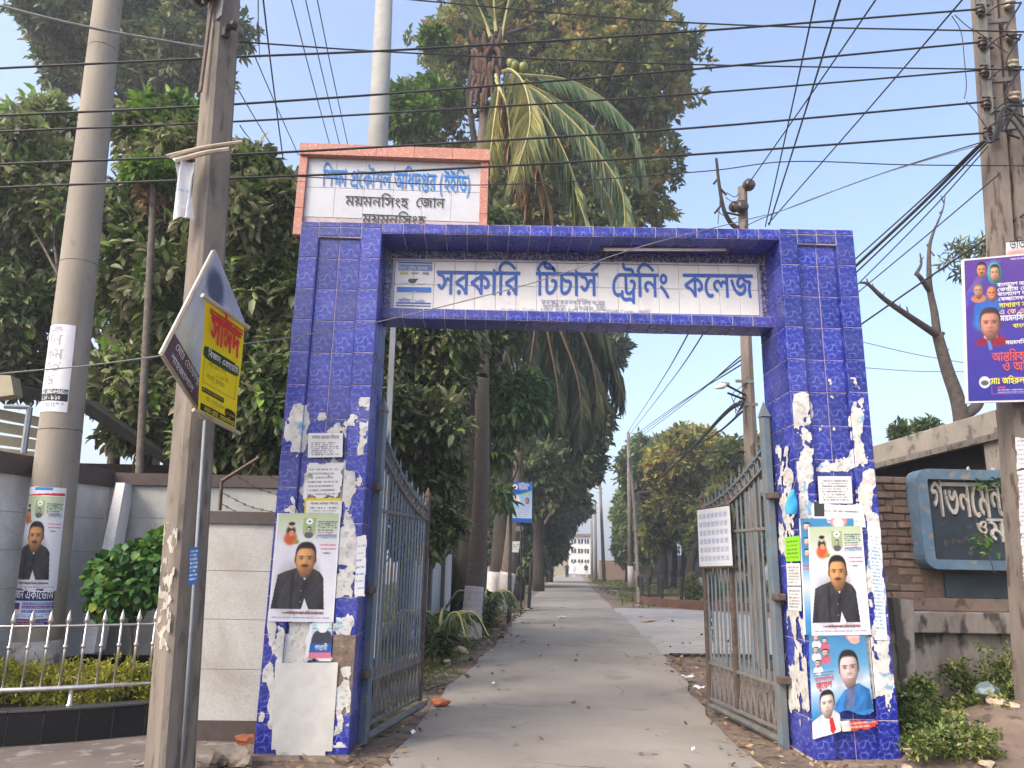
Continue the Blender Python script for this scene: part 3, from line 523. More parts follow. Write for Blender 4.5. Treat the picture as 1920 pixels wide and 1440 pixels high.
def on_text(fn, name, lines, mats, parent, lift=.004):
    """lettering laid over a sheet: (text, u, v, size, material index, width)"""
    c = fn.c
    for s, u, v, h, mi, wf, *kw in lines:
        o = (c[0]*(1-u)+c[1]*u)*(1-v)+(c[3]*(1-u)+c[2]*u)*v
        U = nrm((c[1]-c[0])*(1-v)+(c[2]-c[3])*v); V = -nrm((c[3]-c[0])*(1-u)+(c[2]-c[1])*u); N = nrm(np.cross(U, V))
        mb = MB(); put_text(mb, s, o+N*lift, U, V, h, 0, wfit=wf, **(kw[0] if kw else {})); tag(mb.build(name, mats[mi], parent), kind='stuff' if h < .12 else None)
# ---------------------------------------------------------------- ground
def strip(name, rows, mats, jit=0.0, n=8, z=0.0):
    rows = np.array(rows, float); V = []; Fc = []
    ys = []
    for i in range(len(rows)-1):
        k = max(1, int((rows[i+1,0]-rows[i,0])/.35)) if rows[i,0] < 20 else max(1, int((rows[i+1,0]-rows[i,0])/2))
        ys += list(np.linspace(rows[i,0], rows[i+1,0], k, endpoint=False))
    ys.append(rows[-1,0]); ys = np.array(ys); xl = np.interp(ys, rows[:,0], rows[:,1]); xr = np.interp(ys, rows[:,0], rows[:,2])
    xl = xl+jit*2*(fbm(ys*.9, ys*0+1, 5)-.5); xr = xr+jit*2*(fbm(ys*.9, ys*0+9, 8)-.5); m = MB()
    for y, a, b in zip(ys, xl, xr): m.v += [(a+(b-a)*j/n, y, z-(.012 if j in (0, n) else 0)) for j in range(n+1)]
    m.f = [(i*(n+1)+j, i*(n+1)+j+1, (i+1)*(n+1)+j+1, (i+1)*(n+1)+j) for i in range(len(ys)-1) for j in range(n)]; m.m = [0]*len(m.f)
    return tag(m.build(name, mats, smooth=True), kind='structure')
gx = np.concatenate([[-700,-200,-60,-30,-18], np.arange(-12, 16, .28), [22,34,60,200,700]]); gy = np.concatenate([[-60,-20,-6,0,3], np.arange(5, 24, .28), np.arange(24, 60, 3), [80,120,200,400,900]])
X, Yg = np.meshgrid(gx, gy); Z = -.035+.05*(fbm(X*1.3+40, Yg*1.3+40, 3)-.5)
Z = Z+.42*np.exp(-(((X-4.9)/1.25)**2+((Yg-7.0)/.8)**2))*(.75+.5*fbm(X*3+9, Yg*3, 6))   # heap of earth in front of the wall
Z = np.where(X > 5.5, Z+.25*np.clip((X-5.5)/1.5, 0, 1)*np.exp(-((Yg-7.4)/1.5)**2), Z)
ny, nx = X.shape; a = (np.arange(ny-1)[:, None]*nx+np.arange(nx-1)[None, :]).ravel()
tag(place('ground', np_mesh('ground', np.stack([X.ravel(), Yg.ravel(), Z.ravel()], 1), np.stack([a, a+1, a+nx+1, a+nx], 1), M_DIRT, smooth=True)), kind='structure')
def gz(x, y):
    j = np.clip(np.searchsorted(gx, x)-1, 0, nx-2); i = np.clip(np.searchsorted(gy, y)-1, 0, ny-2)
    return float(Z[i:i+2, j:j+2].mean())
ROADL = [(-20,-6), (3,-2.2), (5.6,-.95), (6.3,-.72), (8.45,-.56), (11.5,-.2), (14.8,.26), (22,.95), (30.7,1.76), (45,3.2), (81,7.2), (150,14.8)]
ROADR = [(-20,6), (3,3.0), (6.25,2.17), (8.4,2.40), (14.2,3.25), (28,4.68), (45,6.5), (81,10.5), (150,18.4)]
_yy = sorted({y for y, _ in ROADL} | {y for y, _ in ROADR})
RX = lambda y: (np.interp(y, *zip(*ROADL)), np.interp(y, *zip(*ROADR)))
strip('road', [(y, *RX(y)) for y in _yy], M_ROAD, .10)
strip('concrete_apron', [(13.9,3.0,9.5), (18,3.4,9.6), (24,4.1,9), (27.0,4.5,8.2), (28.2,4.6,7.3)], M_APRON, .06, z=-.006)
strip('pavement', [(3.0,-9,-1.6), (5.6,-9,-1.6), (6.5,-9,-1.95), (7.3,-9,-2.0)], M_PAVE, .03, z=-.008)
strip('verge', [(7.3,-3.5,-.75),(8.45,-3.5,-.70),(11.5,-3.4,-.36),(14.8,-3.2,.06),(22,-3,.75),(30.7,-2.5,1.5),(45,-1,2.9),(81,3,6.8)], mat('mossy_dirt', (96,92,62), (112,98,78), 1.7, .97, .8, 30, c3=(72,74,46), s3=5, t3=.52, detail=8), .25, z=-.014)
# drain grating across the apron edge
t = thing('drain_grating', 'dark slotted drain cover along the near edge of the pale apron inside the gate', 'drain cover', (3.4,13.75,0))
d = MB(); d.box(3.3, 7.0, 13.62, 13.66, -.01, .012); d.box(3.3, 7.0, 13.84, 13.88, -.01, .012); d.build('frame', M_BLACKM, t)
bm_ = MB().box(0, .06, 13.66, 13.84, -.008, .008).mesh('bar', M_BLACKM)
for i in range(24): place('bar', bm_, t, Matrix.Translation((3.36+i*.15, 0, 0)))

# ---------------------------------------------------------------- gate arch
XL0, XL1, XR0, XR1 = -1.775, -1.03, 2.705, 3.42
YF, YB = 6.5, 7.12
def sk(x, z): return z*(1+.0042*(x-XL0))            # the whole arch climbs a little to the right
gate = thing('gate_arch', 'large blue tiled gateway with white name panel over the road', 'gateway', (.8,6.8,0))
_tc = {}
def tile_mesh(w, h, mt, nm):
    k = (round(w,3), round(h,3), nm)
    if k not in _tc:
        m = MB(); a, b, e, d = w/2, h/2, .003, .0058
        vs = [(-a,0,-b),(a,0,-b),(a,0,b),(-a,0,b),(-a,-d+.002,-b),(a,-d+.002,-b),(a,-d+.002,b),(-a,-d+.002,b),(-a+e,-d,-b+e),(a-e,-d,-b+e),(a-e,-d,b-e),(-a+e,-d,b-e)]
        fs = [(i, (i+1) % 4, 4+(i+1) % 4, 4+i) for i in range(4)]+[(4+i, 4+(i+1) % 4, 8+(i+1) % 4, 8+i) for i in range(4)]+[(8,9,10,11)]
        m.add(vs, fs); _tc[k] = m.mesh(nm, mt)
    return _tc[k]
GAP = .0075
def tile(cx, cy, cz, w, h, rot, parent, mt=None, nm='tile', tilt=.004):
    A = {'front': Matrix(), 'px': Matrix.Rotation(R(90),4,'Z'), 'nx': Matrix.Rotation(R(-90),4,'Z'), 'down': Matrix.Rotation(R(90),4,'X'), 'back': Matrix.Rotation(R(180),4,'Z'), 'up': Matrix.Rotation(R(-90),4,'X')}[rot]
    J = Matrix.Rotation(rng.normal(0, tilt),4,'Z') @ Matrix.Rotation(rng.normal(0, tilt),4,'X')
    return place(nm, tile_mesh(w-GAP, h-GAP, mt or M_TILE, nm), parent, Matrix.Translation((cx, cy, cz)) @ A @ J)
RH = .2995
def pillar(x0, x1, cols, inner, missing):
    p = MB(); zt0, zt1 = sk(x0, 4.545), sk(x1, 4.545); e = .004
    c1 = x0+cols[0]; c2 = x1-cols[3]; rec = .035
    zr = sk(x0, 4.40)
    p.box(x0+e, c1-e, YF+e, YB, -.06, zr); p.box(c2+e, x1-e, YF+e, YB, -.06, zr); p.box(c1-e, c2+e, YF+e+rec, YB-.001, -.06, zr)
    p.prism([(x0+e, YF+e, zr), (x1-e, YF+e, zr), (x1-e, YF+e, zt1), (x0+e, YF+e, zt0)], (0, YB-YF-e, 0))
    o = p.build('pillar', M_GROUT, gate)
    xs = np.cumsum([x0]+list(cols))
    for k in range(15):
        z0, z1 = RH*k, RH*(k+1)
        for c in range(4):
            if (k, c) in missing: continue
            w = xs[c+1]-xs[c]; xc = (xs[c]+xs[c+1])/2; yy = YF+e+(rec if c in (1, 2) else 0); zz1 = z1
            if c in (1, 2) and k == 14: zz1 = 4.40
            f = 1+.0042*(xc-XL0)
            tile(xc, yy, (z0+zz1)/2*f, w, (zz1-z0)*f, 'front', o)
        xi = x1 if inner > 0 else x0; f = 1+.0042*(xi-XL0)
        for c in range(3):
            w = (YB-YF)/3
            tile(xi-inner*.004, YF+w*(c+.5), (z0+z1)/2*f, w, (z1-z0)*f, 'px' if inner > 0 else 'nx', o)
    for c in range(4):
        xc = (xs[c]+xs[c+1])/2; f = 1+.0042*(xc-XL0); tile(xc, YF+e, (4.4925+4.545)/2*f, xs[c+1]-xs[c], .0525*f, 'front', o)
    for c in (1, 2):
        xc = (xs[c]+xs[c+1])/2; f = 1+.0042*(xc-XL0); tile(xc, YF+e, 4.446*f, xs[c+1]-xs[c], .088*f, 'front', o); tile(xc, YF+.02, 4.402*f, xs[c+1]-xs[c], .04, 'down', o)
    m = MB()
    for xe, sg in ((c1, 1), (c2, -1)): m.box(min(xe-.001*sg, xe+.0035*sg), max(xe-.001*sg, xe+.0035*sg), YF-.002, YF+rec+.003, 0, zr-.01)
    m.build('recess_trim', M_TILE, o)
    if missing: mp = MB(); mp.box(xs[3]+.006, xs[4]-.006, YF-.001, YF+.02, RH*1, RH*3); mp.build('bare_mortar', M_MORTAR, o)
    xo = x0 if inner > 0 else x1; f = 1+.0042*(xo-XL0)                       # outer face, seen only edge-on
    for k in range(15):
        for c in range(2): tile(xo+inner*.004, YF+.155+.31*c, (k+.5)*RH*f, .31, RH*f, 'nx' if inner > 0 else 'px', o, nm='outer_tile')
    return o
pillar(XL0, XL1, [.165,.195,.195,.19], 1, {(1,3),(2,3)})
pillar(XR0, XR1, [.17,.185,.185,.175], -1, set())
# plinths
for x0, x1, lb in ((XL0-.06, XL1+.03, 'rough concrete plinth under the left gate pillar'), (XR0-.0, XR0+.62, 'rough concrete block at the foot of the right gate pillar')):
    m = MB(); m.obox(((x0+x1)/2, YF+.20, -.10), (x1-x0, .64, .2), None, 0, .02); tag(m.build('plinth', M_MORTAR), lb, 'plinth')
# beam
bx0, bx1 = XL1, XR0; YS = 6.885
def zz(x, z): return sk(x, z)
bm2 = MB(); e = .004
bm2.prism([(bx0, YF+e, zz(bx0,4.44)), (bx1, YF+e, zz(bx1,4.44)), (bx1, YF+e, zz(bx1,4.54)), (bx0, YF+e, zz(bx0,4.54))], (0, YB-YF-e-.03, 0))
bm2.prism([(bx0, YS+e, zz(bx0,3.72)), (bx1, YS+e, zz(bx1,3.68)), (bx1, YS+e, zz(bx1,4.44)), (bx0, YS+e, zz(bx0,4.44))], (0, YB-YS-e-.03, 0))
bm2.prism([(bx0, 6.78+e, zz(bx0,3.72)), (bx1, 6.78+e, zz(bx1,3.68)), (bx1, 6.78+e, zz(bx1,3.775)), (bx0, 6.78+e, zz(bx0,3.815))], (0, .15, 0))
beam = bm2.build('beam', M_GROUT, gate)
NB = 19; wb = (bx1-bx0)/NB
for i in range(NB):
    xc = bx0+wb*(i+.5); f = 1+.0042*(xc-XL0); t = (xc-bx0)/(bx1-bx0)
    tile(xc, YF+e, (4.44+4.54)/2*f, wb, .1*f, 'front', beam)
    tile(xc, (YF+YS)/2, 4.44*f, wb, YS-YF, 'down', beam)
    zb = 3.72-.04*t; tile(xc, 6.78+e, (zb+.0475)*f, wb, .095*f, 'front', beam); tile(xc, (6.78+YB-.03)/2, zb*f, wb, YB-.03-6.78, 'down', beam)
for i in range(9): 
    xc = bx0+(bx1-bx0)*(i+.5)/9; f = 1+.0042*(xc-XL0); tile(xc, YB-.034, 4.12*f, (bx1-bx0)/9, .8*f, 'back', beam, nm='back_tile')
# name panel: white glazed tiles with a patterned border
panel = MB().box(bx0+.05, bx1-.05, YS-.004, YS+.003, 3.83, 4.46).build('name_panel', M_GROUT, gate)
px0, px1 = bx0+.075, bx1-.075; NT = 18; wt = (px1-px0)/NT
def pz(x, z): return z*(1+.0042*(x-XL0))-.022*(x-px0)/(px1-px0)*(4.45-z)/.6
for i in range(NT):
    xc = px0+wt*(i+.5)
    for z0, z1 in ((3.82,4.085),(4.085,4.345)):
        a, b = pz(xc,z0), pz(xc,z1); tile(xc, YS-.004, (a+b)/2, wt+.003, b-a+.003, 'front', panel, M_WTILE, 'white_tile', .0015)
M_FRZ = mat('patterned_border_tile', (70,76,120), (150,152,176), 34, .3, c3=(44,48,96), s3=60, t3=.5)
for i in range(10):
    w_ = (bx1-bx0-.03)/10; xc = bx0+.015+w_*(i+.5); a, b = pz(xc,4.35), pz(xc,4.435); tile(xc, YS-.004, (a+b)/2, w_, b-a, 'front', panel, M_FRZ, 'border_tile', .001)
for x_ in (bx0+.03, bx1-.03):
    for z0, z1 in ((3.82,4.085),(4.085,4.345)): tile(x_, YS-.004, (pz(x_,z0)+pz(x_,z1))/2, .075, pz(x_,z1)-pz(x_,z0), 'front', panel, M_FRZ, 'border_tile', .001)
YT = YS-.0155
ln = MB()
def bar(x0, x1, z0, z1, mi, y=YT): ln.add([(x0,y,pz(x0,z0)),(x1,y,pz(x1,z0)),(x1,y,pz(x1,z1)),(x0,y,pz(x0,z1))], [(0,1,2,3)], mi)
bar(px0+.012, px1-.012, 4.322, 4.329, 0); bar(px0+.012, px1-.012, 3.832, 3.840, 0); bar(px0+.012, px0+.019, 3.84, 4.322, 0); bar(px1-.019, px1-.012, 3.84, 4.322, 0)
lx0, lx1 = px0+.045, px0+.375
for z0, z1 in ((4.298,4.312),(3.888,3.900),(3.862,3.872)): bar(lx0, lx1, z0, z1, 0)
bar(lx0, lx1, 4.225, 4.285, 1); bar(lx0, lx1, 4.005, 4.055, 2); bar(lx0+.02, lx0+.10, 4.185, 4.21, 3); bar(lx0+.13, lx0+.2, 4.19, 4.205, 4); bar(lx0+.24, lx0+.30, 4.185, 4.21, 4)
ln.add([(lx0+.1,YT,4.13),(lx0+.13,YT,4.11),(lx0+.17,YT,4.118),(lx0+.2,YT,4.16),(lx0+.14,YT,4.158),(lx0+.11,YT,4.155)], [(0,1,2,3,4,5)], 5)
ln.add([(lx0+.03,YT,4.135),(lx0+.06,YT,4.112),(lx0+.1,YT,4.104),(lx0+.1,YT,4.108),(lx0+.06,YT,4.117)], [(0,1,2,3,4)], 4); ln.add([(lx0+.17,YT,4.115),(lx0+.23,YT,4.10),(lx0+.3,YT,4.125),(lx0+.23,YT,4.106)], [(0,1,2,3)], 4)
ln.build('emblem', [M_BLUEP, mat('pale_blue_ink', (112,134,192), None, 20, .5), mat('mid_blue_ink', (60,112,196), None, 20, .5), mat('gold_ink', (190,176,96), None, 20, .5), M_GREYP, mat('dark_green_ink', (58,70,66), None, 20, .5)], panel)
def up_at(x): return nrm((1, 0, .0042*4.1)), np.array([0,0,1.0])
def ptxt(lines, name, mats):
    for s, pxa, pya, wpx, h, mi in lines:
        mb = MB(); o = P(pxa, pya, YT-.001); w_ = wpx*.00488*1.0
        U = nrm(P(pxa+100, pya+1.35, YT)-P(pxa, pya, YT)); put_text(mb, s, o, U, np.array([0,0,1.0]), h, 0, wfit=w_, bold=.011 if h > .3 else 0); tag(mb.build(name, mats[mi], panel), kind=None if h > .3 else 'stuff')
ptxt([('সরকাির', 896, 552, 164, .38, 0), ('িটচাসR', 1063, 554, 122, .38, 0), ('েTিনং', 1201, 556, 116, .38, 0), ('কEলজ', 1348, 557, 140, .38, 0)], 'college_name_lettering', [M_BLUEP])
ptxt([('মYমনিসংহ', 1075, 571, 128, .066, 0), ('Sািপত : ১৯৪৮ িH:', 1078, 580, 128, .064, 0), ('College Code : 5233, EIIN NO : 133367, DSHE Code : 0607', 1080, 586.5, 296, .058, 0), ('web : www.ttcmym.gov.bd, e-mail : ttccomym@gmail.com', 1077, 593, 296, .056, 0)], 'address_lettering', [M_GREYP])
ptxt([('মYমনিসংহ', 772, 553, 36, .042, 1), ('Sািপত : ১৯৪৮', 772, 568, 52, .06, 0), ('িটচাসR েTিনং কEলজ', 774, 506, 58, .05, 1)], 'emblem_lettering', [M_BLUEP, M_WHITEP])
# bricks left on top of the arch
for px_, py_, lb, sz in ((1468, 424, 'broken brick lying on top of the arch near its right end', (.22,.14,.06)), (838, 421, 'small brick bit lying on top of the arch before the rear sign', (.13,.1,.05))):
    o = P(px_, py_, 6.75); m = MB(); m.obox((o[0], 6.75, zz(o[0], 4.541)+sz[2]/2), sz, np.array(Matrix.Rotation(R(20),3,'Z')), 0, .012); tag(m.build('loose_brick', M_BRICK), lb, 'brick')
# tube light
t = thing('tube_light', 'brown batten fitting with unlit white tube under the arch soffit', 'light', (1.5,6.75,4.4))
a0 = P(1127, 469, 6.74); a1 = P(1364, 469.5, 6.74); m = MB(); m.obox((a0+a1)/2+[0,0,.035], (np.linalg.norm(a1-a0), .05, .045), np.array(Matrix.Rotation(-math.atan2((a1-a0)[2],(a1-a0)[0]),3,'Y')), 0, .004); m.build('housing', M_RUSTP, t)
m = MB(); m.tube([a0+[.02,-.02,0], a1+[-.02,-.02,0]], .016, 10); m.build('tube', mat('unlit_tube_glass', (226,226,222), None, 9, .25), t, True)
m = MB()
for q in (a0+[.01,-.01,.008], a1+[-.01,-.01,.008]): m.obox(q, (.03,.05,.05), None, 0, .004)
m.build('end_cap', M_RUSTP, t)

# ---------------------------------------------------------------- steel gate leaves
def leaf(A, B, tips, label, rails, nb, board, M_GATE=None):
    A = np.array([*A, 0.0]); B = np.array([*B, 0.0]); L = np.linalg.norm(B-A); U = (B-A)/L; N = np.array([-U[1], U[0], 0]); Rm = np.array([U, N, [0,0,1]]).T
    t = thing('gate_leaf', label, 'gate', tuple(A), 'steel gate leaves')
    pos = lambda u, z, n=0: A+U*u+N*n+np.array([0,0,z])
    hz, fz = tips
    b1 = lambda u: rails[0]+(rails[1]-rails[0])*(1-(1-u/L)**1.75)           # upper sweep
    b2 = lambda u: rails[2]+(rails[3]-rails[2])*(1-(1-u/L)**1.6)
    def spear(mb, u, z0, z1, wd, dp, tip, mi=0):
        mb.obox(pos(u, (z0+z1)/2), (wd, dp, z1-z0), Rm, mi, .004)
        a, d = wd*.62, dp*.62; base = [pos(u+sx*a, z1+.002, sy*d) for sx, sy in ((-1,-1),(1,-1),(1,1),(-1,1))]
        mb.add(base+[pos(u, z1+tip)], [(0,1,4),(1,2,4),(2,3,4),(3,0,4),(3,2,1,0)], mi)
    m = MB(); spear(m, .045, -.02, hz-.16, .085, .07, .16); m.build('hinge_stile', M_GATE, t)
    m = MB(); spear(m, L-.035, .10, fz-.1, .07, .05, .1); m.build('closing_stile', M_RUST, t)
    for z_ in (.55, 1.25, 2.15):
        m = MB(); m.obox(pos(-.03, z_, -.0), (.12,.09,.06), Rm, 0, .008); m.build('hinge', M_RUST, t)
    # bars
    us = np.linspace(.13, L-.1, nb)
    for i, u in enumerate(us):
        big = i % 2 == 0
        top = b1(u)+(.17 if not big else .10)
        m = MB(); spear(m, u, .50, top-.09, .046 if big else .028, .012, .09); m.build('bar', M_GATE, t)
    # swept bands
    for bf, k in ((b1, 0), (b2, 1)):
        m = MB(); uu = np.linspace(.085, L-.06, 16)
        for a, b in zip(uu[:-1], uu[1:]):
            m.add([pos(a, bf(a)-.012, -.03), pos(b, bf(b)-.012, -.03), pos(b, bf(b)+.012, -.03), pos(a, bf(a)+.012, -.03), pos(a, bf(a)-.012, .03), pos(b, bf(b)-.012, .03), pos(b, bf(b)+.012, .03), pos(a, bf(a)+.012, .03)], [(0,1,2,3),(7,6,5,4),(3,2,6,7),(0,4,5,1)])
        m.build('swept_band', M_GATED if k else M_GATE, t)
    # scroll rings between the bands
    rp = None
    for u in (us[:-1]+us[1:])/2:
        r = max(.035, (b1(u)-b2(u))/2-.006)*.92; c = pos(u, (b1(u)+b2(u))/2); m = MB(); n = 14; w2 = .03
        for j in range(n):
            a0, a1 = 2*math.pi*j/n, 2*math.pi*(j+1)/n
            q = lambda an, rr, dd: c+U*min(rr, .062)*math.cos(an)+np.array([0,0,rr])*math.sin(an)+N*dd
            m.add([q(a0,r,-w2), q(a1,r,-w2), q(a1,r,w2), q(a0,r,w2), q(a0,r-.007,-w2), q(a1,r-.007,-w2), q(a1,r-.007,w2), q(a0,r-.007,w2)], [(0,1,2,3),(7,6,5,4),(4,5,1,0),(3,2,6,7)])
        m.build('scroll_ring', M_GATED, t)
    for z_, mt in ((rails[4], M_GATED), (.49, M_GATED), (.125, M_GATED)):
        m = MB(); m.obox(pos(L/2+.02, z_), (L-.1, .03, .03), Rm, 0, .003); m.build('rail', mt, t)
    # arrow-shaped lower panel
    for u in np.linspace(.13, L-.12, int(nb*.9)):
        for s in (-1, 1):
            m = MB(); a = pos(u+s*.055, .14); b = pos(u-s*.012, .475); d = nrm(b-a); c = nrm(np.cross(d, N)); m.prism([a-c*.014-N*.009, a+c*.014-N*.009, b+c*.014-N*.009, b-c*.014-N*.009], N*.012); m.build('lattice_bar', M_GATED, t)
        m = MB(); m.prism([pos(u-.035,.50,-.014), pos(u+.035,.50,-.014), pos(u+.05,.60,-.014), pos(u,.545,-.014), pos(u-.05,.60,-.014)], N*.01); m.build('leaf_ornament', M_GATED, t)
    m = MB(); m.tube([pos(.06,.03,-.02), pos(L+.02,.05,-.02)], .035, 8); m.build('bottom_pipe', M_GALV, t)
    if board: m = MB(); m.obox(pos(L*.56, 1.2), (.05,.05,2.1), Rm, 0, .004); m.build('wicket_stile', M_RUST, t)
    return t, pos, L, U, N
LG = leaf((-1.0,6.93), (-.63,8.40), (3.02,2.30), 'blue grey steel gate leaf standing open at the left pillar', (2.70,2.06,2.50,1.94,1.95), 15, False, MATS['blue_gate_paint'])
RG = leaf((2.64,6.93), (2.47,8.62), (3.06,2.36), 'dusty steel gate leaf standing open at the right pillar carrying a chart', (2.64,2.16,2.46,2.02,1.86), 15, True, M_GATE2)
# chain hanging from right leaf
t = thing('gate_chain', 'dark iron chain hanging on the free edge of the right gate leaf', 'chain', (2.44,8.6,1.4))
lk = MB(); 
for j in range(8):
    a0, a1 = 2*math.pi*j/8, 2*math.pi*(j+1)/8; lk.tube([(math.cos(a0)*.014,0,math.sin(a0)*.026),(math.cos(a1)*.014,0,math.sin(a1)*.026)], .005, 4, cap=False)
lk = lk.mesh('link', M_BLACKM)
for i in range(16): place('link', lk, t, Matrix.Translation((2.50+.008*math.sin(i), 8.5, 1.36-i*.042)) @ Matrix.Rotation(R(90*(i % 2)),4,'Z'))
# schedule board on the right leaf
_lt, _lp, _lL, _lU, _lN = RG; _a = _lp(0, 0)+_lN*.075
def on_leaf(x, y): d = ray(x, y); return np.array([0,0,EYE])+d*(np.dot(_a-np.array([0,0,EYE]), _lN)/np.dot(d, _lN))
fn = on_plane([(1310,959),(1367,951),(1374,1058),(1315,1060)], 8.35); fn.c[:] = [on_leaf(*q) for q in ((1310,959),(1367,951),(1373,1058),(1314,1060))]; fn.w = np.linalg.norm(fn.c[1]-fn.c[0]); fn.h = np.linalg.norm(fn.c[3]-fn.c[0])
cv = Cv(fn.w, fn.h, (216,218,224), .006)
for i in range(6):
    y = .06+i*.155; cv.rect(.03, y, .97, y+.10, (186,194,214), .75)
    for j in range(7): cv.fine(.05+j*.135, y+.01, .05+j*.135+.1, y+.09, 3, (120,130,166), .6, i*7+j)
for j in range(8): cv.rect(.03+j*.134, .03, .045+j*.134, .97, (220,222,228))
t = thing('schedule_board', 'white timetable board wired to the right gate leaf', 'notice board', tuple(P(1340,1000,8.35)))
sheet('chart', None, cv, lambda u, v: fn(u, v)+_lN*.014, parent=t, wrinkle=0)
m = MB(); c = fn.c; m.prism([c[0]+_lU*.012+[0,0,.012], c[1]-_lU*.012+[0,0,.012], c[2]-_lU*.012-[0,0,.012], c[3]+_lU*.012-[0,0,.012]], _lN*.012); m.build('backing', M_WHITE, t)
m = MB(); m.tube([c[0]+_lU*.02+[0,0,.022], c[1]-_lU*.02+[0,0,.022]], .014, 6); m.build('edge_rail', M_RUST, t); m = MB(); m.tube([c[3]+_lU*.02-[0,0,.022], c[2]-_lU*.02-[0,0,.022]], .014, 6); m.build('edge_rail', M_RUST, t)
# ---------------------------------------------------------------- paper left on the pillars
def scraps(name, label, x0, x1, z0, z1, to3, field, cell=.008, seed=1, tint=None):
    nx = int((x1-x0)/cell); ny = int((z1-z0)/cell); u, v = np.meshgrid(np.linspace(x0, x1, nx), np.linspace(z0, z1, ny)); f = field(u, v)
    f[0, :] = f[-1, :] = -1; f[:, 0] = f[:, -1] = -1; V = []; T = []; key = {}
    def vid(p):
        k = (round(p[0],5), round(p[1],5))
        if k not in key: key[k] = len(V); V.append(p)
        return key[k]
    act = np.argwhere((np.maximum.reduce([f[:-1,:-1], f[1:,:-1], f[:-1,1:], f[1:,1:]]) > 0))
    for i, j in act:
        cs = [(i,j),(i,j+1),(i+1,j+1),(i+1,j)]; pl = []
        for a in range(4):
            p, q = cs[a], cs[(a+1) % 4]; fp, fq = f[p], f[q]
            if fp > 0: pl.append((u[p], v[p]))
            if (fp > 0) != (fq > 0): t = fp/(fp-fq); pl.append((u[p]+(u[q]-u[p])*t, v[p]+(v[q]-v[p])*t))
        ids = []
        for p in pl:
            k = vid(p)
            if k not in ids: ids.append(k)
        for k in range(1, len(ids)-1): T.append((ids[0], ids[k], ids[k+1]))
    V = np.array(V); n1 = fbm(V[:,0]*16, V[:,1]*16, seed+31, 4); n2 = vnoise(V[:,0]*5+3, V[:,1]*5, seed+77)
    c = np.ones((len(V), 4)); base = np.array([222,220,216])-(n1[:, None]*46); bl = np.array([96,160,206]); w_ = ((n2 > .80) & (n1 > .5)).astype(float)[:, None]*.75
    dk = (fbm(V[:,0]*40, V[:,1]*40, seed+5, 3) > .64).astype(float)[:, None]*.35; base = base*(1-w_)+bl*w_; base = base*(1-dk)+np.array([120,116,120])*dk; c[:, :3] = lin(np.clip(base, 0, 255))
    o = place(name, np_mesh(name, to3(V[:,0], V[:,1]), np.array(T), M_INK, col=c)); return tag(o, label, None, None, 'stuff')
def px_field(Y, rects, seed, side=None):
    def fld(u, v):
        best = np.full(u.shape, -1.0)
        pts = np.stack([u.ravel(), np.full(u.size, Y), v.ravel()], 1) if side is None else np.stack([np.full(u.size, side), u.ravel(), v.ravel()], 1)
        d = pts-np.array([0,0,EYE]); dd = d@_f; X = (CX+F*(d@_r)/dd).reshape(u.shape); Yp = (CY-F*(d@_u)/dd).reshape(u.shape)
        for x0, y0, x1, y1, den in rects:
            e = np.minimum(np.minimum(X-x0, x1-X), np.minimum(Yp-y0, y1-Yp)); best = np.maximum(best, np.clip(e/7, -1.2, 1)*.5+(den-1))
        n = fbm(u*11+5, v*7, seed, 4)+.13*(fbm(u*55, v*55, seed+9, 3)-.5); return best-.22+(n-.5)*2.6
    return fld
rl = [(500,1030,640,1240,.3),(551,762,572,842,1.5),(572,868,646,940,1.05),(634,880,668,912,.9),(642,900,668,990,1.0),(630,985,668,1060,1.15),(624,1060,664,1200,.95),(500,1165,578,1245,1.0),(500,1190,545,1340,1.0),(540,1165,626,1242,1.5),(500,1300,540,1372,.85),(622,1290,642,1380,1.1),(610,1330,640,1375,.9),(520,930,560,965,.7),(575,930,640,965,1.4)]
def to_front(x, z, Yb=YF-.0075):
    return np.stack([x, np.full(len(x), Yb), z], 1)
def to_pillar(c1, c2, rec=.035):
    return lambda x, z: np.stack([x, YF-.0075+np.where((x > c1+.004) & (x < c2-.004), rec, 0), z], 1)
scraps('torn_paper', 'torn scraps of old white bills stuck all over the left blue pillar', XL0+.01, XL1-.005, .05, 2.9, to_pillar(XL0+.165, XL0+.555), px_field(YF, rl, 3), seed=2)
rr_ = [(1490,742,1520,800,1.25),(1500,800,1522,866,1.2),(1593,745,1622,830,1.05),(1596,815,1624,880,1.1),(1490,868,1528,905,1.1),(1528,870,1596,888,1.05),(1492,900,1520,985,.85),(1608,880,1640,962,1.05),(1505,940,1540,975,1.1),(1622,955,1650,1150,1.05),(1636,1020,1664,1200,.95),(1630,1150,1668,1340,1.0),(1618,1190,1650,1290,1.0),(1500,1030,1520,1200,.9)]
scraps('torn_paper', 'torn scraps of old white bills stuck all over the right blue pillar', XR0+.005, XR1-.005, .3, 3.2, to_pillar(XR0+.17, XR0+.54), px_field(YF, rr_, 13), seed=12)
sl = [(1462,838,1490,960,1.05),(1463,930,1500,1050,.9),(1472,1140,1522,1240,.75),(1478,1230,1526,1330,1.0)]
scraps('torn_paper', 'torn paper scraps on the inner side of the right blue pillar facing the road', YF+.005, YB-.01, .2, 3.0, lambda y, z: np.stack([np.full(len(y), XR0-.013), y, z], 1), px_field(0, sl, 23, XR0), seed=22)
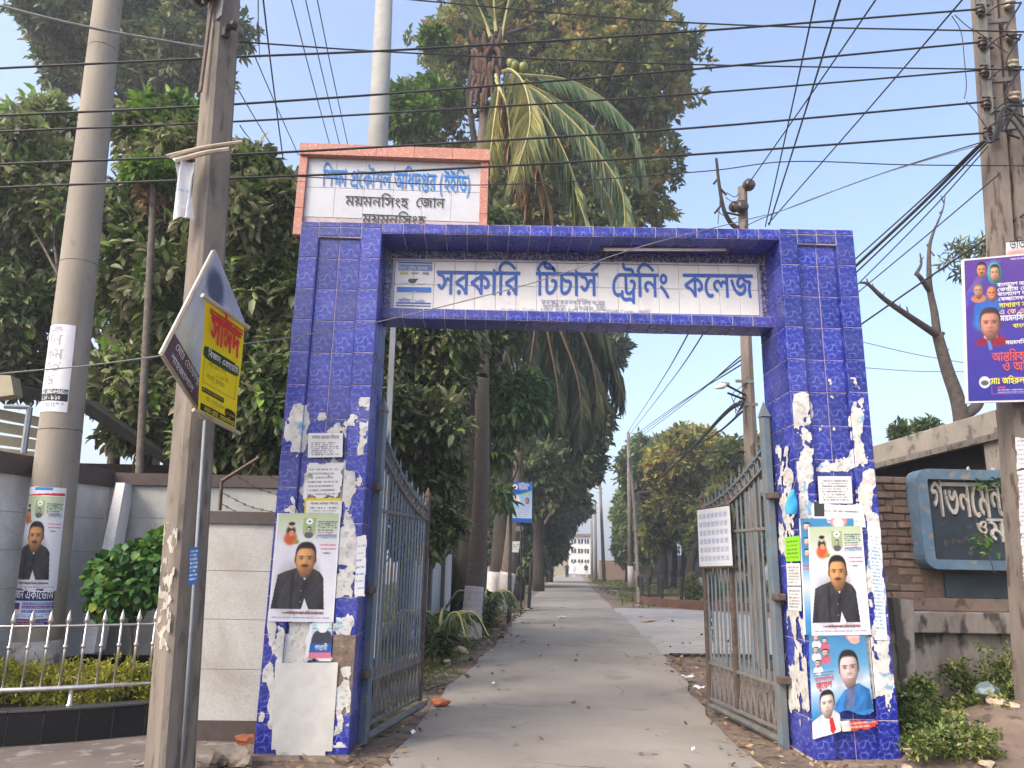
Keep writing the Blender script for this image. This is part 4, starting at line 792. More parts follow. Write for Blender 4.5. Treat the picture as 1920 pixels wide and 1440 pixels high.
# posters on the left pillar
YP = YF-.0135
BL = 'posters pasted on the gate pillars'
fn = on_plane([(520,962),(639,963),(625,1167),(502,1165)], YP-.004); o = sheet('campaign_poster', 'white portrait poster of a moustached man in black waistcoat, on the left pillar', politician(), fn, group=BL)
on_text(fn, 'print', [('েশখহািসনা', .80, .235, .05, 0, .17), ('সাইফুল আEরিফন রাEসল', .56, .935, .04, 1, .30)], [M_BLUEP, mat('brown_ink', (120,66,60), None, 20, .5)], o)
def notice(name, label, px, Y, paper=(226,226,226), rows=7, title=None, rag=None, side=None, ink=(96,96,104), **kw):
    f = on_plane(px, Y) if side is None else on_side(px, side); cv = Cv(f.w, f.h, paper, .005)
    cv.fine(.1, .36 if title else .12, .9, .92, rows, ink, .6, int(rng.integers(99)))
    if rag is not None: ragged(cv, rag, **kw)
    o = sheet(name, label, cv, f)
    if title: on_text(f, 'print', [(title, .5, .24, f.h*.2, 0, f.w*.78)], [M_BLACKP], o)
    return o
notice('notice', 'small white typed notice pasted highest on the left pillar', [(578,812),(643,812),(642,857),(577,858)], YP, title='বাসা ভাড়া িদEব'.replace('ড়','ড'))
notice('notice', 'torn white typed notice on the left pillar above the yellow edged one', [(572,868),(645,868),(638,935),(568,937)], YP+.002, rag=5, bite=.36, amp=.09)
f = on_plane([(572,934),(639,934),(638,972),(570,972)], YP+.001); cv = Cv(f.w, f.h, (224,200,40), .005); sheet('notice', 'yellow paper edge showing behind a white notice on the left pillar', cv, f)
notice('notice', 'white notice on yellow backing just above the left pillar portrait poster', [(575,939),(641,939),(640,968),(574,968)], YP-.002, title='বাসা ভাড়া িদEব'.replace('ড়','ড'), rows=3)
f = on_plane([(516,1243),(634,1242),(622,1418),(508,1420)], YP-.004); cv = Cv(f.w, f.h, (214,212,206), .006); cv.c = cv.c-(fbm(cv.x*4, cv.y*5, 3, 4)[..., None]-.5)*18; cv.mask &= ~((cv.x < .07+.1*(cv.y-.93)) & (cv.y > .93)); cv.mask &= ~((cv.x > .9) & (cv.y > .955))
sheet('blank_poster', 'large blank cream sheet pasted at the bottom of the left pillar', cv, f, wrinkle=.004)
f = on_plane([(578,1166),(624,1166),(620,1240),(566,1240)], YP+.002); cv = Cv(f.w, f.h, (226,228,232), .004)
for i in range(9): cv.rect(.2, .02+i*.035, 1, .034+i*.035, (84,176,216))
cv.ell(.62, .06, .26, .17, (226,228,232), .1); cv.ell(.62, .56, .40, .35, (62,64,80), .1, p=3); cv.ell(.62, .22, .16, .06, (226,228,232)); cv.rect(0, .56, 1, .78, (36,96,170)); cv.rect(0, .78, 1, .93, (214,120,150)); cv.rect(0, 0, .2, 1, (226,228,232)); cv.rect(0, .93, 1, 1, (226,228,232))
ragged(cv, 41, .05); o = sheet('torn_poster', 'torn poster of a headless dark shirt with blue stripe above the blank cream sheet', cv, f); on_text(f, 'print', [('পদপ্রাথী'.replace('প্র','P'), .62, .72, .06, 0, f.w*.5)], [M_WHITEP], o)
notice('notice', 'narrow white bill strip pasted on the road side of the left pillar', [(668,1005),(688,1003),(684,1118),(664,1120)], YP, rag=8, amp=.02, ink=(60,130,190))
# posters on the right pillar
f = on_plane([(1498,972),(1600,972),(1612,1195),(1508,1190)], YP+.002); cv = Cv(f.w, f.h, (70,142,190), .005); cv.grad(.35, .6, (70,142,190), (224,228,234)); cv.grad(.6, .9, (210,222,234), (60,140,206)); cv.rect(0, 0, .03, 1, (226,228,232))
for i, y in enumerate((.07,.2,.3)): cv.head(.14, y, .07, .035, (212,190,180), tache=False)
cv.fine(.04, .40, .25, .46, 2, (210,70,80), gap=.1); cv.ell(.72, .02, .16, .06, (226,150,150)); cv.ell(.72, .04, .1, .04, (226,226,230)); sheet('campaign_poster', 'blue poster mostly hidden behind the portrait poster of the right pillar', cv, f, group=BL)
f = on_plane([(1516,1186),(1622,1186),(1640,1352),(1524,1388)], YP-.001); cv = Cv(.56, .92, (74,138,184), .0045); cv.grad(0, .35, (66,128,176), (96,158,200)); cv.grad(.35, .55, (96,158,200), (214,222,232)); cv.grad(.55, .8, (200,216,232), (60,136,200)); cv.grad(.8, 1, (60,136,200), (40,116,190))
for x, y, s in ((.13,.05,.05),(.28,.08,.045),(.12,.17,.05),(.28,.2,.06),(.14,.3,.055)): cv.ell(x, y+.07, .08, .045, (224,224,228) if x < .2 else (202,96,130)); cv.head(x, y, s, s*.62, (214,176,164), tache=False)
cv.ell(.78, .04, .13, .06, (222,130,150)); cv.ell(.78, .045, .1, .045, (226,190,186)); cv.ell(.8, .09, .09, .035, (214,170,160))
cv.cloth([(.36,.86),(.40,.72),(.56,.60),(.80,.55),(.97,.64),(1,.86)], (50,118,184), .7); cv.cloth([(.56,.8),(.59,.60),(.76,.57),(.70,.8)], (100,118,164), .6); cv.head(.66, .37, .165, .185, (214,186,184), (34,30,32), tache=False, smile=True)
cv.cloth([(0,1),(0,.84),(.16,.79),(.36,.77),(.48,.85),(.50,1)], (226,226,230), .25); cv.poly([(.28,.84),(.34,.84),(.38,.97),(.33,1),(.29,.97)], (206,44,44)); cv.head(.26, .69, .12, .125, (224,200,190), (30,26,26), tache=False); cv.fine(.05, .385, .4, .43, 2, (70,80,110), .7)
cv.mask &= ~((cv.y > .86+.05*np.sin(cv.x*9)) & (cv.x > .46)); ragged(cv, 61, .02, 'b')
o = sheet('campaign_poster', 'blue poster of smiling man and boy with red tie low on the right pillar', cv, f, group=BL); on_text(f, 'print', [('আবুলকািলমP', .23, .475, .05, 0, f.w*.34), ('জুেYল'.replace('ে','E'), .22, .545, .075, 0, f.w*.28, {'bold':.012})], [M_REDP], o)
f = on_plane([(1575,1352),(1650,1344),(1652,1366),(1580,1372)], YP-.008); cv = Cv(f.w, f.h, (204,72,60), .005); cv.fine(.15, .2, .9, .8, 2, (230,210,200), .8); cv.rect(0, 0, .22, 1, (220,214,208)); ragged(cv, 71, .06); sheet('torn_poster', 'curled red and white paper strip torn from the lowest poster of the right pillar', cv, f, wrinkle=.012)
fn = on_plane([(1515,988),(1616,986),(1633,1190),(1522,1192)], YP-.005); o = sheet('campaign_poster', 'white portrait poster of a moustached man in black waistcoat, on the right pillar', politician(), fn, group=BL)
on_text(fn, 'print', [('েশখহািসনা', .80, .235, .05, 0, .15), ('সাইফুল আEরিফন রাEসল', .56, .935, .04, 1, .27)], [M_BLUEP, MATS['brown_ink']], o)
notice('notice', 'white typed notice pasted highest on the right pillar', [(1533,893),(1596,893),(1599,944),(1536,944)], YP, rows=8)
notice('notice', 'wide blank topped white bill partly under the blue poster on the right pillar', [(1520,942),(1618,946),(1625,990),(1524,988)], YP+.003, rows=2, rag=9, amp=.02)
f = on_plane([(1526,940),(1545,940),(1546,968),(1527,968)], YP+.001); sheet('torn_poster', 'dark grey scrap of a poster above the blue one on the right pillar', Cv(f.w, f.h, (62,62,66), .006), f)
notice('notice', 'long white strip of newsprint on the outer edge of the right pillar', [(1626,975),(1650,980),(1664,1200),(1640,1200)], YP+.001, rows=26, rag=15, amp=.05, ink=(80,140,180))
XS = XR0-.016
notice('notice', 'bright green leaflet on the road side of the right pillar', [(1471,1008),(1499,1004),(1501,1052),(1474,1053)], 0, (150,222,50), 5, side=XS, ink=(70,90,40))
notice('notice', 'white leaflet directly below the bright green one on the right pillar', [(1474,1056),(1500,1056),(1502,1098),(1476,1098)], 0, rows=6, side=XS)
notice('notice', 'lower white leaflet of the pair under the bright green one on the right pillar', [(1476,1100),(1502,1100),(1503,1146),(1478,1144)], 0, rows=6, side=XS)
# blue cloth mask hung at the pillar corner
m = MB(); o0 = P(1487, 918, 6.44); L_ = []
for i in range(9):
    t_ = i/8; wd = .014+.045*min(1, t_*1.5)*(1-.25*max(0, t_-.75)*4); o1 = P(1487-4*t_, 918+46*t_, 6.44); L_.append([o1+np.array([wd*math.cos(a), .022*math.sin(a)*(1+.4*math.sin(3*a+i)), 0]) for a in np.linspace(0, 2*math.pi, 10, endpoint=False)])
m.v = [tuple(p) for r_ in L_ for p in r_]; m.f = [(i*10+j, i*10+(j+1) % 10, (i+1)*10+(j+1) % 10, (i+1)*10+j) for i in range(8) for j in range(10)]; m.m = [0]*len(m.f)
t = thing('face_mask', 'crumpled sky blue face mask hanging at the right pillar corner', 'mask', tuple(o0)); m.build('fabric', mat('blue_mask_fabric', (40,140,200), (60,160,214), 14, .8, .3, 60), t, True)
m = MB(); m.tube(bez([P(1486,921,6.44), P(1490,905,6.455), P(1494,893,6.46)]), .004, 5); m.build('strap', M_GALV, t)

# ---------------------------------------------------------------- poles
def ring_sheet(cv, name, label, centre, rad, a0, a1, z0, z1, cat='poster', group=None):
    """paper wrapped round a pole; centre(z), rad(z)"""
    def fn(u, v):
        z = z1+(z0-z1)*v; an = a0+(a1-a0)*u; c = np.array([centre(q) for q in z]); rr = np.array([rad(q) for q in z])+.004
        return np.stack([c[:,0]+rr*np.cos(an), c[:,1]+rr*np.sin(an), z], 1)
    o = sheet(name, label, cv, fn, cat, group, wrinkle=.002)
    return o, fn
# left spun pole
c0, c1 = P(60,1290,7.9), P(203,0,7.9); 
p1c = lambda z: c0+(c1-c0)*((z-c0[2])/(c1[2]-c0[2])); p1r = lambda z: .226-.0093*(z-.2)
t = thing('utility_pole', 'pale round concrete pole standing in the black planter, covered in posters low down', 'utility pole', tuple(p1c(.1)))
zs = np.linspace(.0, 10.5, 24); m = MB(); m.tube([p1c(z) for z in zs], [p1r(z) for z in zs], 24); m.build('shaft', M_POLE, t, True)
for z_ in (4.6, 7.3, 2.75):
    m = MB(); m.tube([p1c(z_-.007), p1c(z_+.007)], p1r(z_)+.002, 24); m.build('casting_seam', M_CONC, t, True)
m = MB(); m.tube([p1c(.0), p1c(.68)], [p1r(0)+.004, p1r(.68)+.004], 24); m.build('whitewashed_foot', mat('flaking_whitewash', (172,172,170), (128,124,120), 5, .9, .3, 50, c3=(100,98,96), s3=7, t3=.6), t, True)
def zat(y, px=70): return P(px, y, 7.68)[2]
cv = Cv(.48, .78, (228,228,232), .005); cv.rect(.02, .745, .98, .765, (40,46,50)); cv.rect(.02, .80, .98, .88, (38,44,48)); cv.rect(.3, .765, .42, .8, (50,100,170)); cv.rect(.66, .765, .74, .8, (50,100,170)); cv.rect(.02,.765,.98,.80,(60,70,80),.5); cv.fine(.1, .895, .9, .92, 1, (70,130,190)); cv.fine(.2, .925, .7, .945, 1, (70,130,190))
o, fn = ring_sheet(cv, 'tuition_poster', 'white tuition bill with embossed letters wrapped highest round the pale round pole', p1c, p1r, R(-152), R(-50), zat(771,105), zat(607,125), group='bills wrapped round the round pole')
def ring_text(fn, s, u, v, h, wfit, mats, parent, w, hh, outl=False, bold=0.0, mi=0):
    wd, tv, tt = text2d(s); kx = wfit/wd; off = -wd/2; U = u+((tv[:,0]+off)*kx)/w; Vv = v-(tv[:,1]*h/1000)/hh; p = fn(U, Vv); c = np.array([p1c(z) for z in p[:,2]]); d = p-c; d[:,2] = 0; p = p+d/np.linalg.norm(d, axis=1)[:, None]*(.004+.0006*bold)
    return place('print', np_mesh('print', p, tt, mats), parent)
M_SHADE = mat('pale_grey_ink', (150,152,164), None, 9, .5)
for s, u, v, h, wf in (('ভিতR চলEছ...', .42, .075, .06, .26), ('িন', .45, .24, .15, .17), ('কম', .45, .40, .14, .22), ('েত', .45, .55, .14, .19), ('ড', .42, .70, .14, .11)): ring_text(fn, s, u, v, h, wf, M_GREYP if 'চল' in s else M_SHADE, o, .40, .78)
ring_text(fn, 'PSC-JSC-HSC', .5, .797, .05, .30, M_WHITEP, o, .40, .78); ring_text(fn, '১.১০ - SSC'.replace('SSC','')+'৯-১০', .5, .868, .06, .24, M_WHITEP, o, .40, .78)
zb = lambda y: P(75, y, 7.68)[2]
cv = politician(); cv.c = np.vstack([np.tile(np.array([226,228,234.]), (int(cv.ny*.13), cv.nx, 1)), cv.c]); cv.ny = cv.c.shape[0]; cv.h = 1.1; cv.x, cv.y = np.meshgrid(np.linspace(0,1,cv.nx), np.linspace(0,1,cv.ny)); cv.mask = np.ones((cv.ny, cv.nx), bool)
cv.poly([(.1,.10),(.98,.075),(.98,.105),(.1,.108)], (204,40,66)); cv.rect(.36, .025, .74, .055, (52,140,210)); cv.ell(.07, .09, .06, .025, (60,120,200)); cv.mask &= cv.y > .012+.02*fbm(cv.x*6, cv.x*0, 4, 3)
o, fn = ring_sheet(cv, 'campaign_poster', 'white portrait poster wrapped round the pale round pole above the science academy bill', p1c, p1r, R(-156), R(-30), zb(1108), zb(908), group='bills wrapped round the round pole')
ring_text(fn, 'েশখহািসনা', .82, .31, .045, .11, M_BLUEP, o, .46, .98); ring_text(fn, 'সাইফুল আEরিফন রাEসল', .5, .945, .035, .3, MATS['brown_ink'], o, .46, .98)
cv = Cv(.52, .38, (218,218,228), .005); cv.rect(0, .02, 1, .32, (42,40,100)); cv.rect(0, 0, 1, .03, (120,40,70)); cv.rect(.0, .38, .33, .48, (52,64,140)); cv.rect(0, .48, .33, .55, (140,44,80))
for i, cc in enumerate(((72,110,180),(110,60,110),(72,110,190))): cv.rect(.38, .35+i*.10, 1, .43+i*.10, cc); cv.fine(.4, .36+i*.10, .98, .42+i*.10, 1, (210,214,228), .6, i)
cv.fine(.02, .66, .95, .76, 2, (90,140,200)); cv.rect(0, .8, .62, .97, (112,44,90)); cv.rect(.66, .8, 1, .97, (50,52,120)); cv.fine(.03, .82, .98, .95, 2, (220,210,224), .6)
o, fn = ring_sheet(cv, 'tuition_poster', 'purple and white science academy bill wrapped lowest round the pale round pole', p1c, p1r, R(-152), R(-34), zb(1176), zb(1104), group='bills wrapped round the round pole')
ring_text(fn, 'িবJান একাEডিম', .5, .27, .115, .44, M_WHITEP, o, .46, .34, bold=1)
# near square pole carrying the banner
c0, c1 = P(318,1440,5.9), P(421,0,5.9); a0 = np.array([c0[0],5.9,-.1]); slope = (c1-c0)/(c1[2]-c0[2]); p2c = lambda z: np.array([c0[0],5.9,0])+slope*(z-c0[2])*np.array([1,0,0])+np.array([0,0,z]); p2w = lambda z: .158-.0052*z
t = thing('utility_pole', 'near square concrete pole with white conduit, yellow banner and diamond board', 'utility pole', tuple(p2c(0)))
A2 = np.array(Matrix.Rotation(R(-42),3,'Z')); m = MB(); zs = np.linspace(-.1, 8.6, 14); vs = []
for z in zs:
    h_ = p2w(z)*.86; b_ = h_*.25
    for x, y in ((-h_+b_,-h_),(h_-b_,-h_),(h_,-h_+b_),(h_,h_-b_),(h_-b_,h_),(-h_+b_,h_),(-h_,h_-b_),(-h_,-h_+b_)): vs.append(p2c(z)+A2@np.array([x,y,0]))
m.add(vs, [(i*8+j, i*8+(j+1) % 8, (i+1)*8+(j+1) % 8, (i+1)*8+j) for i in range(13) for j in range(8)]+[tuple(range(104,112))]); m.build('shaft', mat('square_pole_concrete', (124,115,105), (100,92,85), 4, .9, .5, 60, c3=(84,78,72), s3=8, t3=.61, stretch=(1.4,1.4,.35)), t)
m = MB(); m.tube([p2c(.02)+[.128,-.118,0], p2c(1.0)+[.126,-.116,0], p2c(2.75)+[.12,-.11,0]], .013, 8); m.build('conduit', M_PVC, t, True)
m = MB(); m.obox(p2c(6.5)+A2@np.array([.04,-.20,0]), (.22,.12,.5), A2, 0, .02); m.tube([p2c(6.4)+A2@np.array([.04,-.2,0]), p2c(6.2)+A2@np.array([.04,-.2,0])], [.05,.02], 8); m.build('junction_box', M_BLACKM, t)
m = MB(); m.obox(p2c(5.85)+A2@np.array([.05,-.158,0]), (.045,.02,1.0), A2, 0, .003); m.build('strap_plate', M_RUST, t)
m = MB(); q = p2c(5.95)+A2@np.array([.16,-.05,0]); m.obox(q, (.05,.06,.1), A2, 0, .01); m.lathe([(.02,-.05),(.05,-.03),(.035,0),(.05,.03),(.02,.05)], q+[.05,-.02,.06], 10, axis=(1,0,.2)); m.build('insulator', M_BLACKM, t)
m = MB(); m.obox(p2c(6.25)+A2@np.array([.13,-.1,0]), (.1,.012,.34), A2, 0, .003); m.build('metal_tag', M_GALV, t)
# flaking paper low on the square pole
Bm = A2[:, 0]; fN = -A2[:, 1]
def on_face(u0, u1, z0, z1, off=.004):
    def fn(u, v):
        z = z1+(z0-z1)*v; c = np.array([p2c(q) for q in z]); w2 = np.array([p2w(q)*.86 for q in z]); return c+np.outer(u0+(u1-u0)*u, Bm)+np.outer(w2+off, fN)
    return fn
for z0, z1, sd_, lb in ((1.2,1.75,5,'flaking white paper remains at shoulder height on the square pole'), (.85,1.25,9,'flaking cream paper remains lower down on the square pole')):
    cv = Cv(.22, z1-z0, (176,170,160), .005); cv.c -= (fbm(cv.x*5, cv.y*9, sd_, 4)[..., None]-.5)*70; cv.mask &= (fbm(cv.x*4, cv.y*8, sd_+2, 5) > .52); sheet('paper_remains', lb, cv, on_face(-.09, .125, z0, z1), 'poster')
f_ = on_face(.06, .108, 1.42, 1.72, .002); c2_ = P(362,1062,5.78); f = on_plane([(356,1027),(371,1025),(368,1095),(352,1098)], 5.70); f.c[1][1] += .025; f.c[2][1] += .025; cv = Cv(f.w, f.h, (44,84,140), .004); cv.fine(.1,.05,.9,.9,8,(200,210,226)); sheet('sticker', 'narrow blue and white sticker beside the conduit on the square pole', cv, f, 'sticker')
# woven sack tied to it
t = thing('woven_sack', 'torn white woven sack tied round the square pole above the boards', 'sack', tuple(P(360,280,5.72)))
f = on_plane([(328,305),(368,300),(362,410),(325,414)], 5.69); cv = Cv(f.w, f.h, (206,206,210), .01); cv.fine(.3,.5,.9,.52,1,(90,150,170)); ragged(cv, 77, .05, 'b')
sheet('cloth', None, cv, lambda u, v: f(u, v)+np.stack([.02*np.sin(u*9+v*4), .03*np.sin(u*11+v*2), 0*u], 1), parent=t, wrinkle=.006); on_text(f, 'print', [('েEন০০'.replace('েE','ে'), .62, .85, .05, 0, f.w*.6)], [M_GREYP], t, .05)
m = MB()
for a, b, r_ in (((312,293),(455,266),.016),((318,296),(400,276),.012),((330,302),(430,280),.02)): m.tube(bez([P(*a,5.68), P((a[0]+b[0])/2,(a[1]+b[1])/2-3,5.66), P(*b,5.68)], 5), r_, 6)
m.build('stick', M_STRAW, t); f = on_plane([(318,292),(398,276),(392,284),(330,305)], 5.67); sheet('wrap', None, Cv(f.w, f.h, (200,200,202), .012), f, parent=t, wrinkle=.01)
# diamond board
Yd = 5.62
t = thing('diamond_board', 'weathered white board hung cornerwise on the square pole behind the yellow banner', 'sign board', tuple(P(390,620,Yd)))
def rect_depths(px, Yref):
    """depths at which four corner pixels (tl, tr, br, bl) close into a true parallelogram; the mean depth is Yref"""
    r_ = [ray(*p) for p in px]; A_ = np.array([r_[0], -r_[1], r_[2], -r_[3]]).T; k = np.linalg.svd(A_)[2][-1]; k = k*np.sign(k[0]); ys = np.array([k[i]*r_[i][1] for i in range(4)]); k = k*Yref/ys.mean()
    return [np.array([0,0,EYE])+r_[i]*k[i] for i in range(4)]
_c = rect_depths([(303,663),(401,470),(455,602),(382,786)], 5.5); pts = [_c[1], _c[2], _c[3], _c[0]]
class _F: pass
def fd(u, v): u = u[:, None]; v = v[:, None]; return (pts[3]*(1-u)+pts[0]*u)*(1-v)+(pts[2]*(1-u)+pts[1]*u)*v
# corner 3 is left, 0 top, 1 right, 2 bottom; the print reads along the lower-left edge upwards
fd.c = [pts[3], pts[0], pts[1], pts[2]]; fd.w = np.linalg.norm(pts[0]-pts[3]); fd.h = np.linalg.norm(pts[2]-pts[3])
Nd = nrm(np.cross(pts[1]-pts[0], pts[3]-pts[0])); Nd = Nd*np.sign(np.dot(Nd, np.array([0,0,EYE])-pts[0]))
cv = Cv(fd.w, fd.h, (200,203,210), .008); cv.rect(0, 0, .17, 1, (98,66,70)); cv.c += (fbm(cv.x*6, cv.y*6, 4, 4)[..., None]-.5)*26; cv.fine(.24,.1,.5,.9,5,(176,180,190)); cv.poly([(.55,.1),(.98,.02),(.98,.55),(.62,.6)], (180,184,200), .7); cv.ell(.80,.25,.12,.2,(84,92,116),.5); cv.ell(.66,.62,.14,.16,(92,84,110),.4); cv.ell(.82,.62,.06,.1,(212,214,220),.4)
sheet('printed_face', None, cv, lambda u, v: fd(u, v)+Nd*.016, parent=t, wrinkle=.003)
m = MB(); m.prism([p for p in pts], -Nd*.02); m.build('panel', M_WHITE, t)
m = MB()
for i in range(4): a, b = pts[i], pts[(i+1) % 4]; m.tube([a, b], .013, 4)
m.build('frame', M_STRAW, t)
dn = nrm(pts[2]-pts[3]); up_ = nrm(pts[0]-pts[3])
for s, k, h_, wf in (('েমাঃ েতাফাSল', .055, .095, fd.h*.62), ('শাহজালাল', .14, .085, fd.h*.5)): mb = MB(); put_text(mb, s, pts[3]+dn*fd.h*.08+up_*(fd.w*(.155-k))+Nd*.022, dn, up_, h_, 0, wfit=wf, align='l'); mb.build('lettering', [M_WHITEP], t)
# yellow banner
t = thing('hanging_banner', 'yellow cloth banner with red title hung over the diamond board on the square pole', 'banner', tuple(P(420,690,5.2)))
f = on_plane([(384,557),(459,610),(440,808),(370,772)], 5.12); c = f.c; c[:] = rect_depths([(384,557),(459,610),(440,808),(370,772)], 5.12); f.w = np.linalg.norm(c[1]-c[0]); f.h = np.linalg.norm(c[3]-c[0])
cv = Cv(f.w, f.h, (242,226,16), .004); cv.c -= (fbm(cv.x*3, cv.y*4, 5, 3)[..., None]-.5)*22; cv.rect(.12, .05, .97, .10, (196,60,36)); cv.fine(.14, .06, .95, .09, 1, (230,190,60)); cv.ell(.5, .432, .46, .058, (22,66,46), .06, p=5); cv.rect(.08, .47, .93, .475, (90,84,20)); cv.rect(.08, .70, .93, .705, (90,84,20)); cv.rect(.08,.47,.085,.70,(90,84,20)); cv.rect(.925,.47,.93,.70,(90,84,20))
cv.rect(.08, .745, .66, .79, (30,28,18)); cv.rect(.06, .90, .97, .965, (30,28,18)); cv.ell(.84, .865, .14, .045, (30,28,18), .08, p=3); cv.fine(.1, .75, .64, .785, 1, (214,200,60), gap=.35); cv.fine(.74,.85,.95,.885,1,(214,200,60))
sheet('cloth', None, cv, lambda u, v: f(u, v)+np.stack([0*u, .012*np.sin(v*7)+.01*np.sin(u*5+v*3), 0*u], 1), parent=t, wrinkle=.003)
on_text(f, 'lettering', [('সাঈদ', .5, .31, .30, 0, f.w*.72, {'bold':.02}), ('িবJান একাEডিম', .5, .448, .075, 1, f.w*.76), ('৬S-১০ম েশণী', .36, .525, .055, 2, f.w*.44), ('১.১০ িন', .5, .585, .05, 2, f.w*.3), ('পদাথR, রসাYন', .34, .645, .055, 2, f.w*.46), ('েমা. ০১৭১-৪৮০', .38, .845, .055, 2, f.w*.5), ('নতুন েরাড, মYমনিসংহ।', .52, .948, .06, 3, f.w*.82)], [M_REDP, M_WHITEP, mat('olive_ink', (84,80,22), None, 9, .6), M_YELP], t, .03)
m = MB(); m.tube([c[0]+(c[0]-c[1])*.06, c[1]+(c[1]-c[0])*.1], .016, 8); m.build('batten', M_STRAW, t)
m = MB(); m.tube([c[3]+(c[3]-c[2])*.1, c[2]+(c[2]-c[3])*.14], .016, 8); m.build('batten', M_STRAW, t)
# right pole: two concrete ribs with a recess between, steel angle and insulators
Yr = 6.9
t = thing('utility_pole', 'ribbed concrete pole with insulator rack and purple banner at the right edge', 'utility pole', (5.0,Yr,0))
r0a, r0b = P(1856,130,Yr), P(1902,800,Yr); sl_ = (r0a[0]-r0b[0])/(r0a[2]-r0b[2]); rx = lambda z: r0b[0]+sl_*(z-r0b[2])
m = MB()
for i, (o0, o1, dy) in enumerate(((0,.13,0),(.13,.19,.07),(.19,.33,0))):
    zs_ = (-.1, 8.6); vs = []
    for z in zs_: vs += [(rx(z)+o0,Yr+dy,z),(rx(z)+o1,Yr+dy,z),(rx(z)+o1,Yr+.24-dy,z),(rx(z)+o0,Yr+.24-dy,z)]
    m.add(vs, [(0,1,5,4),(1,2,6,5),(2,3,7,6),(3,0,4,7),(4,5,6,7)])
m.build('shaft', mat('brown_concrete', (124,114,106), (102,93,86), 5, .9, .5, 60, c3=(80,68,60), s3=9, t3=.6, stretch=(1.4,1.4,.35)), t)
INS = []
m = MB(); zt, zb_ = P(1835,0,Yr)[2]+.3, P(1862,268,Yr)[2]; ax = lambda z: rx(z)-.075
m.prism([(ax(zt)-.03,Yr-.02,zt),(ax(zt)+.03,Yr-.02,zt),(ax(zb_)+.03,Yr-.02,zb_),(ax(zb_)-.03,Yr-.02,zb_)], (0,.012,0)); m.prism([(ax(zt)+.018,Yr-.02,zt),(ax(zt)+.03,Yr-.02,zt),(ax(zb_)+.03,Yr-.02,zb_),(ax(zb_)+.018,Yr-.02,zb_)], (0,-.06,0)); m.build('rack_angle', M_GALV, t)
for y_ in (18, 80, 132, 192, 250):
    q = P(1836+y_*.06, y_, Yr-.05); INS.append(q); m = MB(); m.lathe([(.012,-.05),(.04,-.045),(.046,-.025),(.03,-.012),(.03,-.004),(.046,.004),(.046,.02),(.03,.03),(.012,.05)], q, 14); m.build('insulator', M_CERAM, t, True)
    m = MB(); 
    for s in (-1, 1): m.obox(q+np.array([.045,0,s*.06]), (.15,.03,.012), None, 0, .002)
    m.tube([q-[0,0,.07], q+[0,0,.07]], .007, 6); m.build('bracket', M_RUST, t)
for z_ in (P(1860,40,Yr)[2], P(1860,150,Yr)[2], P(1860,180,Yr)[2]-.15, P(1870,240,Yr)[2]):
    m = MB(); m.obox((rx(z_)+.10,Yr-.008,z_), (.30,.012,.05), np.array(Matrix.Rotation(R(-8),3,'Y')), 0, .002); m.build('clamp_strap', M_GALV, t)
for y_ in (8, 66, 120, 180):
    q = P(1893+y_*.05, y_, Yr-.06); m = MB(); m.lathe([(.012,-.045),(.05,-.04),(.055,-.02),(.035,-.008),(.035,.004),(.055,.012),(.05,.035),(.012,.045)], q, 14, axis=(.1,-.3,1)); m.build('white_insulator', mat('cream_ceramic', (176,164,146), (150,138,122), 9, .35), t, True)
for i, y_ in enumerate((30, 90, 150, 215)):                # slack jumper loops in front of the shaft
    a = P(1845+i*4, y_, Yr-.08); b = P(1915, y_-25, Yr-.1); c = P(1886, y_+28, Yr-.13); m = MB(); m.tube(bez([a, (a*.6+b*.4)+[0,-.03,.05], b], 6), .009, 5); m.tube(bez([b, c, P(1912, y_+45, Yr-.1)], 6), .011, 5); m.build('jumper', M_WIRE, t)
# purple banner on the right pole
t = thing('purple_banner', 'purple and blue printed banner with a large portrait fixed to the right pole', 'banner', tuple(P(1880,620,6.72)))
W3 = 1.12
f = on_plane([(1808,489),(1968,474),(1968,748),(1816,752)], 6.74); c = f.c; tot = c[1]-c[0]; c[1] = c[0]+tot/np.linalg.norm(tot)*W3; tb = c[2]-c[3]; c[2] = c[3]+tb/np.linalg.norm(tb)*(W3-.02); f.w = W3
UX = lambda px: (px-1811)*.00478/W3
cv = Cv(W3, f.h, (92,66,150), .0055); cv.grad(0, .5, (98,66,148), (78,62,158)); cv.grad(.5, 1, (78,62,158), (58,56,150)); cv.poly([(0,.35),(.2,.12),(.34,.02),(.2,.02),(0,.25)], (140,110,180), .5); cv.poly([(0,.26),(.1,.2),(.22,.1),(.16,.2),(.03,.33)], (60,80,190), .7)
u_ = lambda x: (x-8)/(596-8)*.50
cv.ell(u_(250), .385, .135, .115, (56,106,190), .15); cv.ell(u_(190), .46, .09, .06, (60,120,200), .5)
cv.head(u_(190), .075, .045, .055, (206,140,110), (44,36,34)); cv.head(u_(330), .105, .045, .06, (202,150,126), (60,44,40), tache=False, veil=(60,170,180))
cv.ell(u_(150), .285, .07, .03, (204,130,96)); cv.head(u_(150), .225, .045, .052, (186,140,120), (90,88,88), tache=False); cv.head(u_(290), .25, .045, .055, (206,132,96), (60,44,40), tache=False, smile=True, bald=True)
cv.poly([(.06,.615),(.1,.585),(.18,.55),(.29,.55),(.35,.58),(.40,.61),(.3,.63)], (146,40,62)); cv.ell(u_(260), .56, .06, .022, (222,214,216), .2); cv.poly([(.18,.585),(.21,.585),(.23,.65),(.2,.66)], (90,130,200)); cv.head(u_(262), .46, .092, .105, (198,136,116), (58,44,42), tache=False)
cv.ell(u_(182), .875, .05, .04, (226,226,226), .08); cv.ell(u_(182), .88, .034, .018, (90,100,100), .3)
for y in (.845, .955): cv.rect(u_(248), y, 1, y+.005, (170,80,170))
